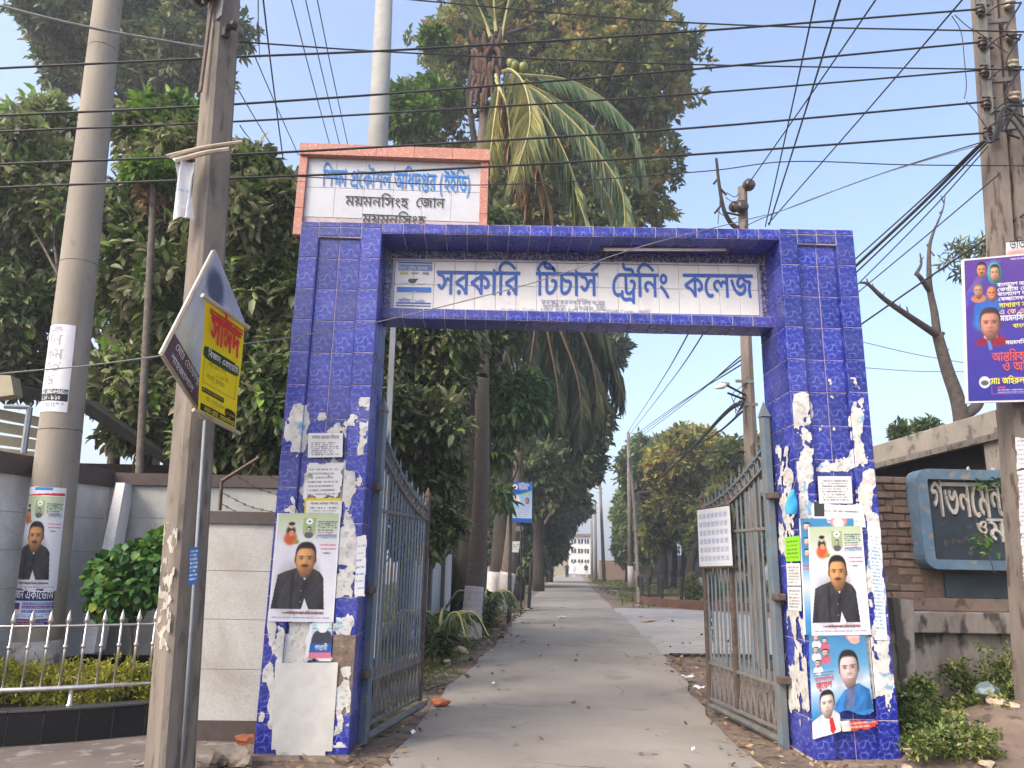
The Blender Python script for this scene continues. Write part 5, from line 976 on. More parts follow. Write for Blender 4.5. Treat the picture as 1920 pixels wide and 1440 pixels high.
cv.rect(u_(248), .845, u_(254), .96, (170,80,170)); cv.fine(.26, .925, .9, .94, 1, (220,216,230), .7, gap=.2); cv.fine(.26, .942, .8, .953, 1, (220,216,230), .6, 4, gap=.2); cv.rect(.26, .91, .33, .918, (210,60,80))
cv.fine(.42,.012,.9,.028,1,(220,216,230),.7); cv.fine(.24,.012,.3,.02,1,(220,216,230),.6)
sheet('printed_face', None, cv, f, parent=t)
mu = lambda x: UX(1800+x*.2013)
rows = [('বাংলাEদশ আওYামী লীগ', 392, .212, .055, 0, .52), ('েকDীY েনতৃবৃন', 392, .247, .055, 0, .44), ('বাংলাEদশ আওYামী', 392, .28, .055, 0, .46), ('েBCাEসবক লীগ', 398, .315, .055, 0, .42), ('সাধারণ সমাদক', 402, .362, .066, 1, .44), ('এ েক এম', 400, .412, .075, 2, .30), ('মYমনিসংহ েজলা', 412, .458, .085, 0, .46), ('বাংলাEদশ', 540, .51, .06, 1, .26), ('মYমনিসংহ', 456, .622, .055, 0, .26), ('আAিরক শুভECা', 310, .735, .13, 3, .62), ('ও অিভনDন', 412, .805, .13, 3, .52), ('েমাঃ জিহGল ইসলাম', 265, .89, .085, 1, .56)]
on_text(f, 'lettering', [(s, mu(x), v, h, mi, wf, {'align':'l', 'bold':.014}) for s, x, v, h, mi, wf in rows], [M_WHITEP, M_YELP, mat('pale_pink_ink', (226,170,150), None, 9, .5), mat('orange_red_ink', (206,84,62), None, 9, .5)], t, .004)
m = MB(); N_ = np.array([0,1,0]); 
for a, b in ((0,1),(1,2),(2,3),(3,0)): m.prism([c[a]+(c[a]-c[(a+2)%4])*.012+[0,.003,0], c[b]+(c[b]-c[(b+2)%4])*.012+[0,.003,0], c[b]-(c[b]-c[(b+2)%4])*.012+[0,.003,0], c[a]-(c[a]-c[(a+2)%4])*.012+[0,.003,0]], (0,.028,0))
m.build('frame', M_WHITE, t)
f = on_plane([(1886,455),(1990,440),(1990,482),(1886,484)], 6.85); cv = Cv(f.w, f.h, (222,220,222), .006); cv.ell(.2,.8,.2,.3,(214,120,110),.8,.7); o = sheet('admission_bill', 'white admission bill on the right pole above the purple banner', cv, f); on_text(f, 'print', [('ভিত চলEছ', .06, .45, .14, 0, .42, {'align':'l'})], [M_BLACKP], o)
for y0, y1, lb, sd_ in ((820,880,'white typed bill on the right pole just below the roof slab',3), (882,1000,'long white bill on the right pole beside the raised letter board',8), (1000,1090,'lowest grey white bill on the right pole beside the raised letter board',14)):
    f = on_plane([(1903+(y0-820)*.055,y0),(1950,y0-3),(1955,y1),(1903+(y1-820)*.055,y1)], 6.88); cv = Cv(f.w, f.h, (220,218,220), .006); cv.fine(.05,.05,.95,.9,int((y1-y0)/9),(110,110,120),.5,sd_); ragged(cv, sd_, .03); sheet('bill', lb, cv, f, group='bills on the right pole')
# ---------------------------------------------------------------- left boundary
def panel_mesh(w, h, mt, nm='panel', d=.005):
    k = (round(w,3), round(h,3), nm)
    if k not in _tc: _tc[k] = MB().obox((0,-d/2,0), (w-.004,d,h-.004), None, 0, .002).mesh(nm, mt)
    return _tc[k]
def wall_panels(A, B, z0, z1, nx, nz, parent, mt, nm):
    A = np.array([*A,0.]); B = np.array([*B,0.]); U = B-A; L = np.linalg.norm(U); U /= L; an = math.atan2(U[1], U[0]); w_, h_ = L/nx, (z1-z0)/nz
    for i in range(nx):
        for j in range(nz):
            p = A+U*w_*(i+.5); place(nm, panel_mesh(w_, h_, mt, nm), parent, Matrix.Translation((p[0],p[1],z0+h_*(j+.5))) @ Matrix.Rotation(an,4,'Z'))
def wall_core(m, A, B, z0, z1, th, mi=0, ofs=0.0):
    A = np.array([*A,0.]); B = np.array([*B,0.]); U = nrm(B-A); N = np.array([-U[1],U[0],0]); m.prism([A+N*ofs+[0,0,z0], B+N*ofs+[0,0,z0], B+N*ofs+[0,0,z1], A+N*ofs+[0,0,z1]], N*th, mi)
# low white wall beside the gate
t = thing('boundary_wall', 'low speckled white stone wall with brown coping between square pole and gate', 'wall', (-2.2,7.0,0))
A_, B_ = (-2.62,7.02), (-1.79,7.02)
m = MB(); wall_core(m, A_, B_, -.05, 1.80, .2, 0, .004); m.build('core', M_GROUT, t); wall_panels(A_, B_, .14, 1.80, 1, 4, t, M_WALL, 'panel')
m = MB(); wall_core(m, A_, (-1.80,7.02), 1.80, 1.91, .25, 0, -.03); m.build('coping', M_COPING, t); m = MB(); wall_core(m, A_, B_, -.05, .14, .04, 0, -.02); m.build('skirting', M_COPING, t)
# tall wall behind: shaded return on the left, its stone lightened in colour, white face behind the low wall
t = thing('boundary_wall', 'tall white stone panelled wall with dark coping behind the planter', 'wall', (-4.3,9,0))
C0, C1, C2 = (-5.35,5.6), (-4.42,9.05), (-1.2,9.05)
m = MB(); wall_core(m, C0, C1, -.05, 2.28, .2, 0, .004); wall_core(m, C1, C2, -.05, 2.31, .2, 0, .004); m.build('core', M_GROUT, t)
wall_panels(C0, C1, .42, 2.28, 4, 5, t, M_LIFTWALL, 'return_panel'); wall_panels(C1, C2, .42, 2.31, 3, 5, t, M_WALL, 'panel')
m = MB(); wall_core(m, C0, C1, 2.28, 2.48, .26, 0, -.05); wall_core(m, C1, C2, 2.31, 2.45, .26, 0, -.05); m.build('coping', M_COPING, t)
m = MB(); wall_core(m, C0, C1, -.05, .42, .03, 0, -.022); wall_core(m, C1, C2, -.05, .42, .03, 0, -.022); m.build('skirting', M_BLACKT, t)
m = MB(); b0 = P(226,905,8.75); b1 = P(176,1130,8.3); m.prism([b1+[-.07,0,-.5], b1+[.07,0,-.5], b0+[.05,0,0], b0+[-.05,0,0]], (-.05,.35,0)); m.build('buttress', M_LIFTWALL, t)
# barbed wire brackets
t = thing('barbed_wire', 'rusty angle brackets with barbed wire over the low white wall', 'barbed wire', (-2.2,7.15,1.9))
m = MB()
q0, q1, q2 = P(412,957,7.15), P(416,902,7.15), P(486,858,7.2); m.tube([q0, q1], .018, 4); m.tube([q1, q2], .018, 4); m.build('bracket', M_RUST, t)
for (x0, y0), (x1, y1) in (((418,925),(520,962)), ((416,945),(515,985)), ((440,890),(530,930)), ((470,868),(540,905))):
    a, b = P(x0,y0,7.15), P(x1,y1,7.3); m = MB(); k = bez([a, (a+b)/2-[0,0,.03], b], 10); m.tube(k, .0035, 4)
    for q in k[2:-1:3]: m.tube([q-[.012,0,.014], q+[.012,0,.014]], .003, 3); m.tube([q-[.012,0,-.014], q+[.012,0,-.014]], .003, 3)
    m.build('wire', M_RUST, t)
# planter with black tiles
t = thing('planter', 'curved raised planter faced with black granite tiles', 'planter', (-3.8,7.2,0))
edge = bez([(-6.6,6.52,0), (-4.9,6.50,0), (-3.84,6.66,0), (-2.89,7.14,0), (-2.55,7.5,0)], 14); arc = np.concatenate([[0], np.cumsum(np.linalg.norm(np.diff(edge, axis=0), axis=1))])
at = lambda s: np.array([np.interp(s, arc, edge[:,k]) for k in range(3)])
m = MB(); back = [(-2.5,8.9,0), (-6.6,8.9,0)]; ring = [at(s)+np.array([0,.02,0]) for s in np.linspace(.02, arc[-1]-.02, 40)]+[np.array(b) for b in back]; m.prism([p+[0,0,-.03] for p in ring], (0,0,.255)); m.build('bed', M_SOIL, t)
m = MB(); g0 = [at(s)+np.array([0,.006,0]) for s in np.linspace(.0, arc[-1], 60)]
for a, b in zip(g0[:-1], g0[1:]): m.quad(a+[0,0,-.03], b+[0,0,-.03], b+[0,0,.232], a+[0,0,.232])
m.build('grout', M_GALV, t)
nT = int(arc[-1]/.255)
for i in range(nT):
    a, b = at(i*.255), at((i+1)*.255); an = math.atan2(b[1]-a[1], b[0]-a[0]); mid = (a+b)/2
    place('tile', panel_mesh(.251, .250, M_BLACKT, 'black_tile', .010), t, Matrix.Translation((mid[0],mid[1],.122)) @ Matrix.Rotation(an,4,'Z'))
    place('cap_slab', panel_mesh(.257, .16, M_GREYT, 'cap_slab', .018), t, Matrix.Translation((mid[0]-math.sin(an)*.06,mid[1]+math.cos(an)*.06,.247)) @ Matrix.Rotation(an,4,'Z') @ Matrix.Rotation(R(-90),4,'X'))
t2 = thing('spear_railing', 'curved stainless steel railing with spear points along the planter', 'railing', (-3.8,6.9,.26))
rail = bez([(-6.6,6.66,0), (-4.9,6.64,0), (-3.84,6.80,0), (-2.93,7.26,0), (-2.62,7.6,0)], 14); ra = np.concatenate([[0], np.cumsum(np.linalg.norm(np.diff(rail, axis=0), axis=1))])
rt = lambda s: np.array([np.interp(s, ra, rail[:,k]) for k in range(3)])
ZB, ZT = .40, .905
m = MB(); m.tube([rt(s)+[0,0,ZB] for s in np.linspace(0, ra[-1], 40)], .024, 10); m.build('bottom_rail', M_STEEL, t2, True)
m = MB(); m.tube([rt(s)+[0,0,ZT] for s in np.linspace(0, ra[-1], 40)], .011, 8); m.build('top_rail', M_STEEL, t2, True)
sp = MB(); sp.tube([(0,0,ZB), (0,0,ZT+.03)], .0115, 8); spm = sp.mesh('baluster', M_STEEL, True)
sh = MB(); sh.lathe([(.012,0),(.022,.012),(.0235,.03),(.001,.115)], (0,0,ZT+.02), 10); shm = sh.mesh('spear_point', M_STEEL, True)
kn = MB(); kn.lathe([(.008,-.02),(.02,-.011),(.0225,0),(.02,.011),(.008,.02)], (0,0,.735), 10); knm = kn.mesh('knob', M_STEEL, True)
for i in range(int(ra[-1]/.137)):
    p = rt(.06+i*.137); M_ = Matrix.Translation((p[0],p[1],0)); b = place('baluster', spm, t2, M_); place('spear_point', shm, b, M_); place('knob', knm, b, M_)
for s in (.75, 2.05, 3.17, 4.3):
    p = rt(s); m = MB(); m.lathe([(.036,.0),(.036,.012),(.022,.02),(.022,.14),(.026,.15)], (p[0],p[1],.256), 12); m.build('foot', M_STEEL, t2, True)
# building behind the left wall
t = thing('shed', 'low beige slatted building with dark roof behind the left boundary wall', 'building', (-6.5,11.5,0))
m = MB(); q0, q1 = P(-120,700,10.5), P(330,880,12.5); m.box(-9.5, -3.2, 12.0, 15, 0, 2.9); m.build('wall', M_DARKV, t)
m = MB(); e0, e1 = P(-80,690,10.2), P(310,866,11.6); m.prism([P(-100,692,9.6), P(150,745,10.6), P(330,868,11.4), P(330,885,11.4), P(150,770,10.6), P(-100,712,9.6)], (-.3,4,.4)); m.build('roof', M_DARKV, t)
for i in range(6): a = P(-60, 775+i*26, 10.0); b = P(70, 800+i*22, 10.4); m = MB(); m.prism([a, b, b+[0,0,.12], a+[0,0,.12]], (0,.05,.02)); m.build('slat', M_BEIGE, t)
m = MB(); m.prism([P(-60,700,9.7), P(20,704,9.7), P(26,740,9.7), P(-60,752,9.7)], (0,.2,0)); m.build('gable_board', M_BEIGE, t)
m = MB(); m.tube([P(8,762,9.3), P(56,764,9.4)], .03, 6); m.tube([P(56,764,9.4), P(44,850,9.4)], .035, 6); m.build('pipe_frame', M_PVC, t)
m = MB(); m.box(*sorted((P(130,780,11.9)[0], P(136,780,11.9)[0])), 11.85, 11.95, 2.2, 3.4); m.build('door_post', M_BEIGE, t)

# ---------------------------------------------------------------- rear sign
Y9 = 9.0
t = thing('office_sign', 'tall white tiled sign with salmon stone surround rising behind the arch', 'sign', tuple(P(740,420,Y9)))
TL, TR = P(569,277,Y9), P(920,281,Y9); zt = (TL[2]+TR[2])/2; x0, x1 = TL[0]-.03, TR[0]; xl = P(574,380,Y9)[0]
zcap = P(745,300,Y9)[2]; fw = .105; zbot = P(558,441,Y9)[2]
m = MB(); m.box(x0-.0, x1, Y9-.06, Y9+.36, zcap, zt, 0, .006); m.build('cap', M_PINK, t)
for i in range(5): m = MB(); w_ = (x1-x0)/5; m.obox((x0+w_*(i+.5), Y9-.066, (zcap+zt)/2), (w_-.004,.012,zt-zcap-.004), None, 0, .002); m.build('stone_tile', M_PINK, t)
for s in (0, 1):
    a, b = (x0+.0, x0+fw) if s == 0 else (x1-fw-.02, x1-.02)
    for j in range(3):
        hj = (zcap-zbot)/3; z1 = zcap-.004-j*hj; m = MB(); m.box(a, b, Y9-.03, Y9+.3, z1-hj+.004, z1, 0, .003); m.build('frame_stone', M_PINK, t)
m = MB(); m.box(x0+.03, x1-.03, Y9+.03, Y9+.28, zbot, zcap-.002); m.build('core', M_GROUT, t)
for i in range(6):
    for j in range(2): w_ = (x1-x0-2*fw-.01)/6; place('white_tile', tile_mesh(w_-.004, .416, M_SIGNW, 'sign_tile'), t, Matrix.Translation((x0+fw+w_*(i+.5)-.003, Y9+.03, zcap-.21-.42*j)))
m = MB()
for x in (x0+.25, x0+.85): m.box(x-.06, x+.06, Y9+.06, Y9+.25, -.05, zbot)
m.build('post', M_WHITE, t)
for s, px_, py_, wp, h_, mi in (('িশKা PEকৗশল অিধদQর (ইইিড)'.replace('Eকৗশল','Eক'+'U'+'শল'), 744, 354, 292, .37, 0), ('মYমনিসংহ জ', 0, 0, 0, 0, -1), ('মYমনিসংহ', 706, 387, 122, .21, 1), ('েজান', 806, 389, 56, .21, 1), ('মYমনিসংহ', 738, 421, 122, .21, 1)):
    if mi < 0: continue
    mb = MB(); o = P(px_, py_, Y9+.012); put_text(mb, s, o, nrm((1,0,-.012)), np.array([0,0,1.]), h_, 0, wfit=wp*Y9/1350, bold=.006); mb.build('lettering', (M_CYANP, M_BLACKP)[mi], t)

# ---------------------------------------------------------------- right side: letter board wall, hut, post
YW = 8.2
t = thing('name_wall', 'old brick and plaster wall carrying a blue framed board with raised letters', 'wall', (5.2,YW,0))
W0 = P(1640,1000,YW)[0]; W1 = 9.0; zb_, ztop = P(1800,1190,YW)[2], P(1660,893,YW)[2]
m = MB(); m.box(W0, W1, YW+.02, YW+.3, -.1, ztop); m.build('core', mat('mud_mortar', (122,104,90), (98,84,73), 10, .95, .8, 40), t)
bxr = P(1722,1000,YW)[0]; rows = int((ztop-P(1660,1140,YW)[2])/.082)
for j in range(rows):
    z = ztop-.041-j*.082; x = W0-(.12 if j % 2 else 0); 
    while x < bxr:
        L_ = .235+rng.normal(0,.012); a, b = max(x, W0), min(x+L_, bxr); x += L_+.014
        if b-a < .05 or rng.random() < .10: continue
        d = .02+rng.random()*.035; m = MB(); m.obox(((a+b)/2, YW+.03-d/2, z+rng.normal(0,.004)), (b-a, d, .066+rng.normal(0,.004)), np.array(Matrix.Rotation(rng.normal(0,.03),3,'Y')), 0, .007); place('brick', m.mesh('brick', M_BRICK), t)
# ledge and lower plaster
m = MB(); zl0, zl1 = P(1800,1188,YW-.15)[2], P(1800,1148,YW-.15)[2]; xl_ = P(1706,1170,YW-.2)[0]; m.box(xl_, W1, YW-.16, YW+.05, zl0, zl1, 0, .01); m.build('ledge', M_STAIN, t)
m = MB(); m.box(xl_-.0, W1, YW-.03, YW+.04, -.1, zl0-.002); m.build('plaster_base', M_STAIN, t)
m = MB(); m.box(W0+.1, W1, YW-.02, YW+.03, zl1+.002, P(1800,1122,YW)[2], 0, .006); m.build('plaster_band', M_PLASTER, t)
m = MB(); sx0 = P(1772,1100,YW)[0]; m.box(sx0, W1, YW-.012, YW+.03, P(1800,1122,YW)[2]+.002, P(1800,1074,YW)[2], 0, .004); m.build('lower_slab', M_SLATE, t)
# the framed board
bl = P(1716,975,YW-.25); x0, z1, z0 = P(1717,880,YW-.22)[0], P(1800,880,YW-.22)[2], P(1800,1068,YW-.22)[2]; fwd_ = .115
def rrect(x0, x1, z0, z1, r, y, n=5): 
    o = []
    for cx_, cz_, a0 in ((x0+r,z0+r,180),(x1-r,z0+r,270),(x1-r,z1-r,0),(x0+r,z1-r,90)):
        for k in range(n+1): an = R(a0+90*k/n); o.append(np.array([cx_+r*math.cos(an), y, cz_+r*math.sin(an)]))
    return o
xr_ = x0+2.6
oo, ii = rrect(x0,xr_,z0,z1,.14,YW-.22), rrect(x0+fwd_,xr_-fwd_,z0+.10,z1-.11,.02,YW-.22); n = len(oo); m = MB(); dp = np.array([0,.24,0]); di = np.array([0,.13,0])
m.add(oo+ii+[p+dp for p in oo]+[p+di for p in ii], [(i,(i+1)%n,n+(i+1)%n,n+i) for i in range(n)]+[(i,2*n+i,2*n+(i+1)%n,(i+1)%n) for i in range(n)]+[(n+i,n+(i+1)%n,3*n+(i+1)%n,3*n+i) for i in range(n)]); m.build('board_frame', M_SKYB, t)
m = MB(); m.box(x0+fwd_-.01, xr_-fwd_+.01, YW-.10, YW+.015, z0+.09, z1-.10); m.build('board_panel', M_SLATE, t)
M_CREAM = mat('cream_raised_letter', (212,206,196), (190,184,174), 12, .8, c3=(140,136,130), s3=20, t3=.66)
for s, px_, py_, wp, h_ in (('গভনREমN', 1750, 968, 134, .60), ('ল', 1888, 968, 36, .60), ('ও', 1835, 1003, 18, .24), ('মমন', 1858, 1016, 90, .40)):
    mb = MB(); o = P(px_, py_, YW-.13); put_text(mb, s, o, np.array([1.,0,0]), np.array([0,0,1.]), h_, 0, wfit=wp*YW/1290, align='l')
    nv = len(mb.v); vs = list(mb.v); fs = list(mb.f); mb.add([(x, y+.03, z) for x, y, z in vs], []); ed = set()
    for f in fs: ed.update(((f[0],f[1]),(f[1],f[2]),(f[2],f[0])))
    side = [(a,b,b+nv,a+nv) for (a,b) in ed if (b,a) not in ed]; mb.f += side; mb.m += [0]*len(side); mb.build('raised_lettering', M_CREAM, t)
# brick pier edge of the frame and top shadow gap
t = thing('hut_roof', 'concrete roof slab with stained edge on a hut with shade-dark wall behind the letter board', 'building', (6.5,11,0))
Rn = P(1864,768,8.7); zt_, zb2 = Rn[2], P(1868,820,8.7)[2]; xs_ = Rn[0]
m = MB(); m.box(xs_, 11, 8.7, 17, zb2+.05, zt_, 0, .01); m.build('slab', mat('roof_concrete', (158,150,140), (134,127,119), 3, .9, .4, 40, c3=(104,98,92), s3=6, t3=.62), t)
m = MB(); m.box(xs_+.01, 11, 8.685, 8.72, zb2+.03, zt_-.004); m.build('stained_fascia', M_STAIN, t)
m = MB(); m.box(xs_-.012, xs_+.03, 8.69, 17, zb2-.02, zb2+.06); m.build('drip_edge', M_CONC, t)
m = MB(); m.box(xs_+.35, 11, 9.4, 16.5, -.1, zb2+.045); m.build('wall', M_DARKV, t); m = MB(); m.box(xs_+.05, xs_+.42, 8.76, 9.05, -.1, zb2+.045); m.build('corner_column', M_STAIN, t)  # wall coloured near black: the shade under the slab is painted in
# leaning stub post by the pillar
t = thing('concrete_post', 'stubby dark stained concrete post wedged between right pillar and wall', 'post', tuple(G(1700,1370)))
a, b = P(1670,1120,7.6), P(1700,1365,7.6); m = MB(); x0a, x1a = a[0]-.03, P(1702,1120,7.6)[0]; x0b, x1b = P(1684,1365,7.6)[0]-.05, P(1718,1365,7.6)[0]
m.prism([(x0b,7.5,-.1),(x1b,7.5,-.1),(x1b,7.5,a[2]*.55),(x1a,7.5,a[2]-.02),(x0a,7.5,a[2]),(x0a,7.5,a[2]*.5)], (0,.35,0)); m.build('shaft', M_STAIN, t)
# ---------------------------------------------------------------- foliage
def leaves(n_cl, k, blobs, L, W, seed, shell=.55, droop=.25, fold=.25, big=False, squash=.9, spread=.8, rough=.38):
    """clusters of leaves spread through a set of uneven lumps; returns vertices, faces, per-leaf value"""
    g = np.random.default_rng(seed); C = np.array([b[:3] for b in blobs]); Rr = np.array([b[3] for b in blobs]); w_ = Rr**2; w_ = w_/w_.sum()
    bi = g.choice(len(blobs), n_cl, p=w_); d = g.normal(size=(n_cl,3)); d /= np.linalg.norm(d, axis=1)[:, None]
    ph = g.random((len(blobs), 3))*6; lump = 1+rough*(np.sin(d[:,0]*4+ph[bi,0])*np.sin(d[:,1]*4.3+ph[bi,1])*np.sin(d[:,2]*4.1+ph[bi,2])+.5*np.sin(d[:,0]*9+ph[bi,1])*np.sin(d[:,2]*8+ph[bi,0]))
    rr = Rr[bi]*lump*(shell+(1-shell)*g.random(n_cl)**.6); c = C[bi]+d*rr[:, None]*np.array([1,1,squash])
    N = n_cl*k; ci = np.repeat(np.arange(n_cl), k); dirn = d[ci]*.55+g.normal(size=(N,3))*spread+np.array([0,0,.15-droop]); dirn /= np.linalg.norm(dirn, axis=1)[:, None]
    up = np.array([0,0,1.])+g.normal(size=(N,3))*.45; sd = np.cross(dirn, up); sd /= np.linalg.norm(sd, axis=1)[:, None]+1e-9; nn = np.cross(sd, dirn)
    s = (.7+.6*g.random(N))[:, None]; base = c[ci]+dirn*L*.12+g.normal(size=(N,3))*L*.22; l, wd = L*s, W*s
    val = .5+.16*g.normal(size=n_cl)[ci]+.12*g.normal(size=N)
    if not big:
        V = np.stack([base, base+dirn*l*.5+sd*wd*.5+nn*wd*fold, base+dirn*l-nn*l*.12, base+dirn*l*.5-sd*wd*.5+nn*wd*fold], 1); i = np.arange(N)[:, None]*4
        T = np.concatenate([i+np.array([[0,1,2]]), i+np.array([[0,2,3]])]); return V.reshape(-1,3), T, np.repeat(val, 4)
    m0 = base+dirn*l*.35; m1 = base+dirn*l*.72-nn*l*.06; V = np.stack([base, m0+sd*wd*.48+nn*wd*fold, m1+sd*wd*.42+nn*wd*fold*.8, base+dirn*l-nn*l*.2, m1-sd*wd*.42+nn*wd*fold*.8, m0-sd*wd*.48+nn*wd*fold, m0, m1], 1); i = np.arange(N)[:, None]*8
    T = np.concatenate([i+np.array([t]) for t in ([0,1,6],[1,2,7],[1,7,6],[2,3,7],[0,6,5],[6,7,4],[6,4,5],[7,3,4])]); return V.reshape(-1,3), T, np.repeat(val, 8)
def px_blobs(lst, Yd=None, jit=.8, seed=1):
    g = np.random.default_rng(seed); o = []
    for b in lst:
        x, y, r = b[:3]; Y = b[3] if len(b) > 3 else Yd; p = P(x, y, Y); dist = np.linalg.norm(p-[0,0,EYE]); rr = r*dist/F*.93; p = p+np.array([0, g.uniform(-jit, jit)*rr, 0]); o.append((*p, rr))
    return o
def tree(name, label, blobs, n, k, L, W, lm, trunk=None, bark=None, seed=1, limbs=8, group=None, cat='tree', tr=.2, **kw):
    t = thing(name, label, cat, tuple(trunk[0]) if trunk is not None else (blobs[0][0], blobs[0][1], 0), group)
    v, f, a = leaves(n, k, blobs, L, W, seed, **kw); place('crown', np_mesh('crown', v, f, lm, a), t)
    if trunk is not None:
        g = np.random.default_rng(seed); m = MB(); pts = bez(trunk, 5); m.tube(pts, np.linspace(tr, tr*.55, len(pts)), 10)
        for b in sorted(blobs, key=lambda q: -q[3])[:limbs]:
            s = pts[int(len(pts)*.6+g.integers(0, max(1, int(len(pts)*.4))))]; e_ = np.array(b[:3]); mid = (s+e_)/2+g.normal(size=3)*.12*np.linalg.norm(e_-s); q = bez([s, mid, e_], 5); m.tube(q, np.linspace(tr*.42, tr*.08, len(q)), 6)
            for _ in range(3): d = nrm(g.normal(size=3)+[0,0,.4])*b[3]*.8; m.tube([q[-4], q[-4]+d*.5+[0,0,.05], q[-4]+d], [tr*.14, tr*.08, tr*.03], 4)
        m.build('trunk', bark or M_BARK, t, True)
    return t
LM_DARK = leaf_mat('dark_tree_leaf', [(.15,(50,64,40)),(.42,(76,92,56)),(.6,(96,108,70)),(.85,(124,126,86))], .45, .36)
LM_MANGO = leaf_mat('dusty_broad_leaf', [(.08,(44,66,26)),(.34,(70,92,44)),(.52,(104,108,78)),(.70,(136,132,106)),(.92,(112,146,52))], .5, .3, .9)
LM_MIX = leaf_mat('olive_tree_leaf', [(.15,(52,64,32)),(.42,(82,96,50)),(.62,(108,116,64)),(.8,(138,134,70)),(1.0,(156,116,70))], .45, .35, .35)
LM_FRESH = leaf_mat('fresh_green_leaf', [(.2,(60,88,32)),(.5,(84,120,44)),(.85,(118,150,64))], .5, .4, gain=1.0)
LM_FAR = leaf_mat('far_tree_leaf', [(.15,(78,92,52)),(.45,(112,118,64)),(.7,(158,150,84)),(.95,(186,164,84))], .6, .42, .16)
LM_FARG = leaf_mat('far_green_leaf', [(.2,(66,84,54)),(.5,(90,106,66)),(.85,(122,130,78))], .6, .4, .2)
LM_HEDGE = leaf_mat('golden_hedge_leaf', [(.15,(122,128,40)),(.45,(172,172,62)),(.8,(206,202,100))], .5, .35, 3, gain=1.0)
LM_SHRUB = leaf_mat('shrub_leaf', [(.15,(34,66,30)),(.45,(52,92,42)),(.7,(78,114,48)),(.92,(132,148,50))], .45, .3, 1.6)
LM_WEED = leaf_mat('weed_leaf', [(.15,(58,74,36)),(.45,(92,108,54)),(.7,(124,132,74)),(.93,(158,152,98))], .6, .3, 1.4)
LM_GRASS = leaf_mat('grass_blade', [(.15,(52,66,30)),(.5,(78,88,42)),(.85,(112,108,62))], .7, .3, 1.0)
LM_FROND = leaf_mat('coconut_leaflet', [(.1,(84,110,84)),(.35,(118,136,104)),(.6,(148,150,102)),(.9,(176,166,102))], .42, .3, .5, gain=1.0)
LM_FERN = leaf_mat('drooping_leaflet', [(.15,(52,76,44)),(.5,(74,98,60)),(.8,(104,124,76)),(.95,(130,156,60))], .5, .3, .5)
LM_DEAD = leaf_mat('dead_leaflet', [(.2,(112,86,64)),(.6,(146,116,90)),(.9,(168,144,112))], .8, .2, gain=1.0)
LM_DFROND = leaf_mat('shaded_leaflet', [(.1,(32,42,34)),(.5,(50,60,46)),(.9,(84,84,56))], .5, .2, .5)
# high dark tree, upper left
tree('broadleaf_tree', 'tall dark tree high at upper left behind the round pole', px_blobs([(130,55,62),(215,30,75),(300,40,80),(255,110,70),(350,120,62),(120,135,38),(92,25,34),(180,-20,70),(390,50,55),(300,170,48),(330,-20,80),(205,85,55),(110,95,34),(400,150,30),(445,60,26),(290,80,60)], 26, seed=3), 3000, 9, .36, .15, LM_DARK, [P(300,900,26)*[1,1,0], P(290,500,26), P(270,200,26), P(250,60,26)], seed=5, tr=.35, rough=.62, shell=.35)
# mass of broad dusty leaves behind the left wall: four trees
g4 = 'dusty broad leaved trees behind the left wall'
defs = [('lush dusty tree left of the round pole with sky gaps under its top', [(40,300,75),(95,250,50),(60,390,80),(20,470,60),(110,330,60),(150,420,60),(40,600,75),(120,700,60),(60,520,60),(100,205,26),(130,560,60),(20,680,70)], 13.5, 2300, [P(210,1000,13)*[1,1,0], P(215,840,13), P(225,700,13)]),
 ('lush tree rising between the round pole and the square pole', [(270,250,60),(340,240,50),(300,330,80),(370,320,70),(240,420,80),(330,440,80),(260,520,80),(350,560,80),(240,620,70),(330,680,80),(250,720,60),(380,430,60),(340,790,70),(270,800,50),(400,600,70)], 12, 3300, [P(285,1000,12.4)*[1,1,0], P(284,500,12.4), P(282,380,12.4)]),
 ('broad dusty tree between the square pole and the blue left pillar', [(470,330,50),(520,390,55),(460,430,65),(530,470,60),(480,540,75),(440,620,70),(530,600,60),(470,700,75),(520,760,70),(440,800,65),(500,850,50),(550,680,50),(410,740,60),(590,560,60),(600,700,70),(380,840,50)], 11, 3500, [P(420,1000,11.4)*[1,1,0], P(440,800,11.4), P(460,600,11.4)]),
 ('broad leaved tree seen through the arch behind the left gate leaf', [(760,680,70),(830,690,60),(740,790,70),(820,800,65),(760,900,70),(815,900,55),(780,1000,55),(845,720,32),(838,860,40),(700,700,60),(840,630,70),(760,620,60),(828,990,45),(690,820,50),(800,560,70),(700,560,60)], 14.5, 2900, [P(760,1050,15)*[1,1,0], P(770,900,15), P(790,700,15)])]
for i, (lb, bl_, Yd, n, tk) in enumerate(defs): tree('broadleaf_tree', lb, px_blobs(bl_, Yd, seed=i+20), n, 9, .215 if i < 3 else .23, .085, LM_MANGO, tk, M_GBARK, seed=30+i, group=g4, tr=.13, big=True, droop=.35, shell=.25, rough=.3)
# fresh sprays at their tops
for i, (b, lb) in enumerate((([(285,215,45),(345,215,40)], 'bright green young shoots topping the tree between the two left poles'),)): tree('sapling', lb, px_blobs(b, 11.8, seed=50+i), 150, 9, .2, .08, LM_FRESH, [P(310,420,11.8), P(312,300,11.8), P(315,220,11.8)], M_GBARK, seed=60+i, big=True, cat='young tree', tr=.03, limbs=2)
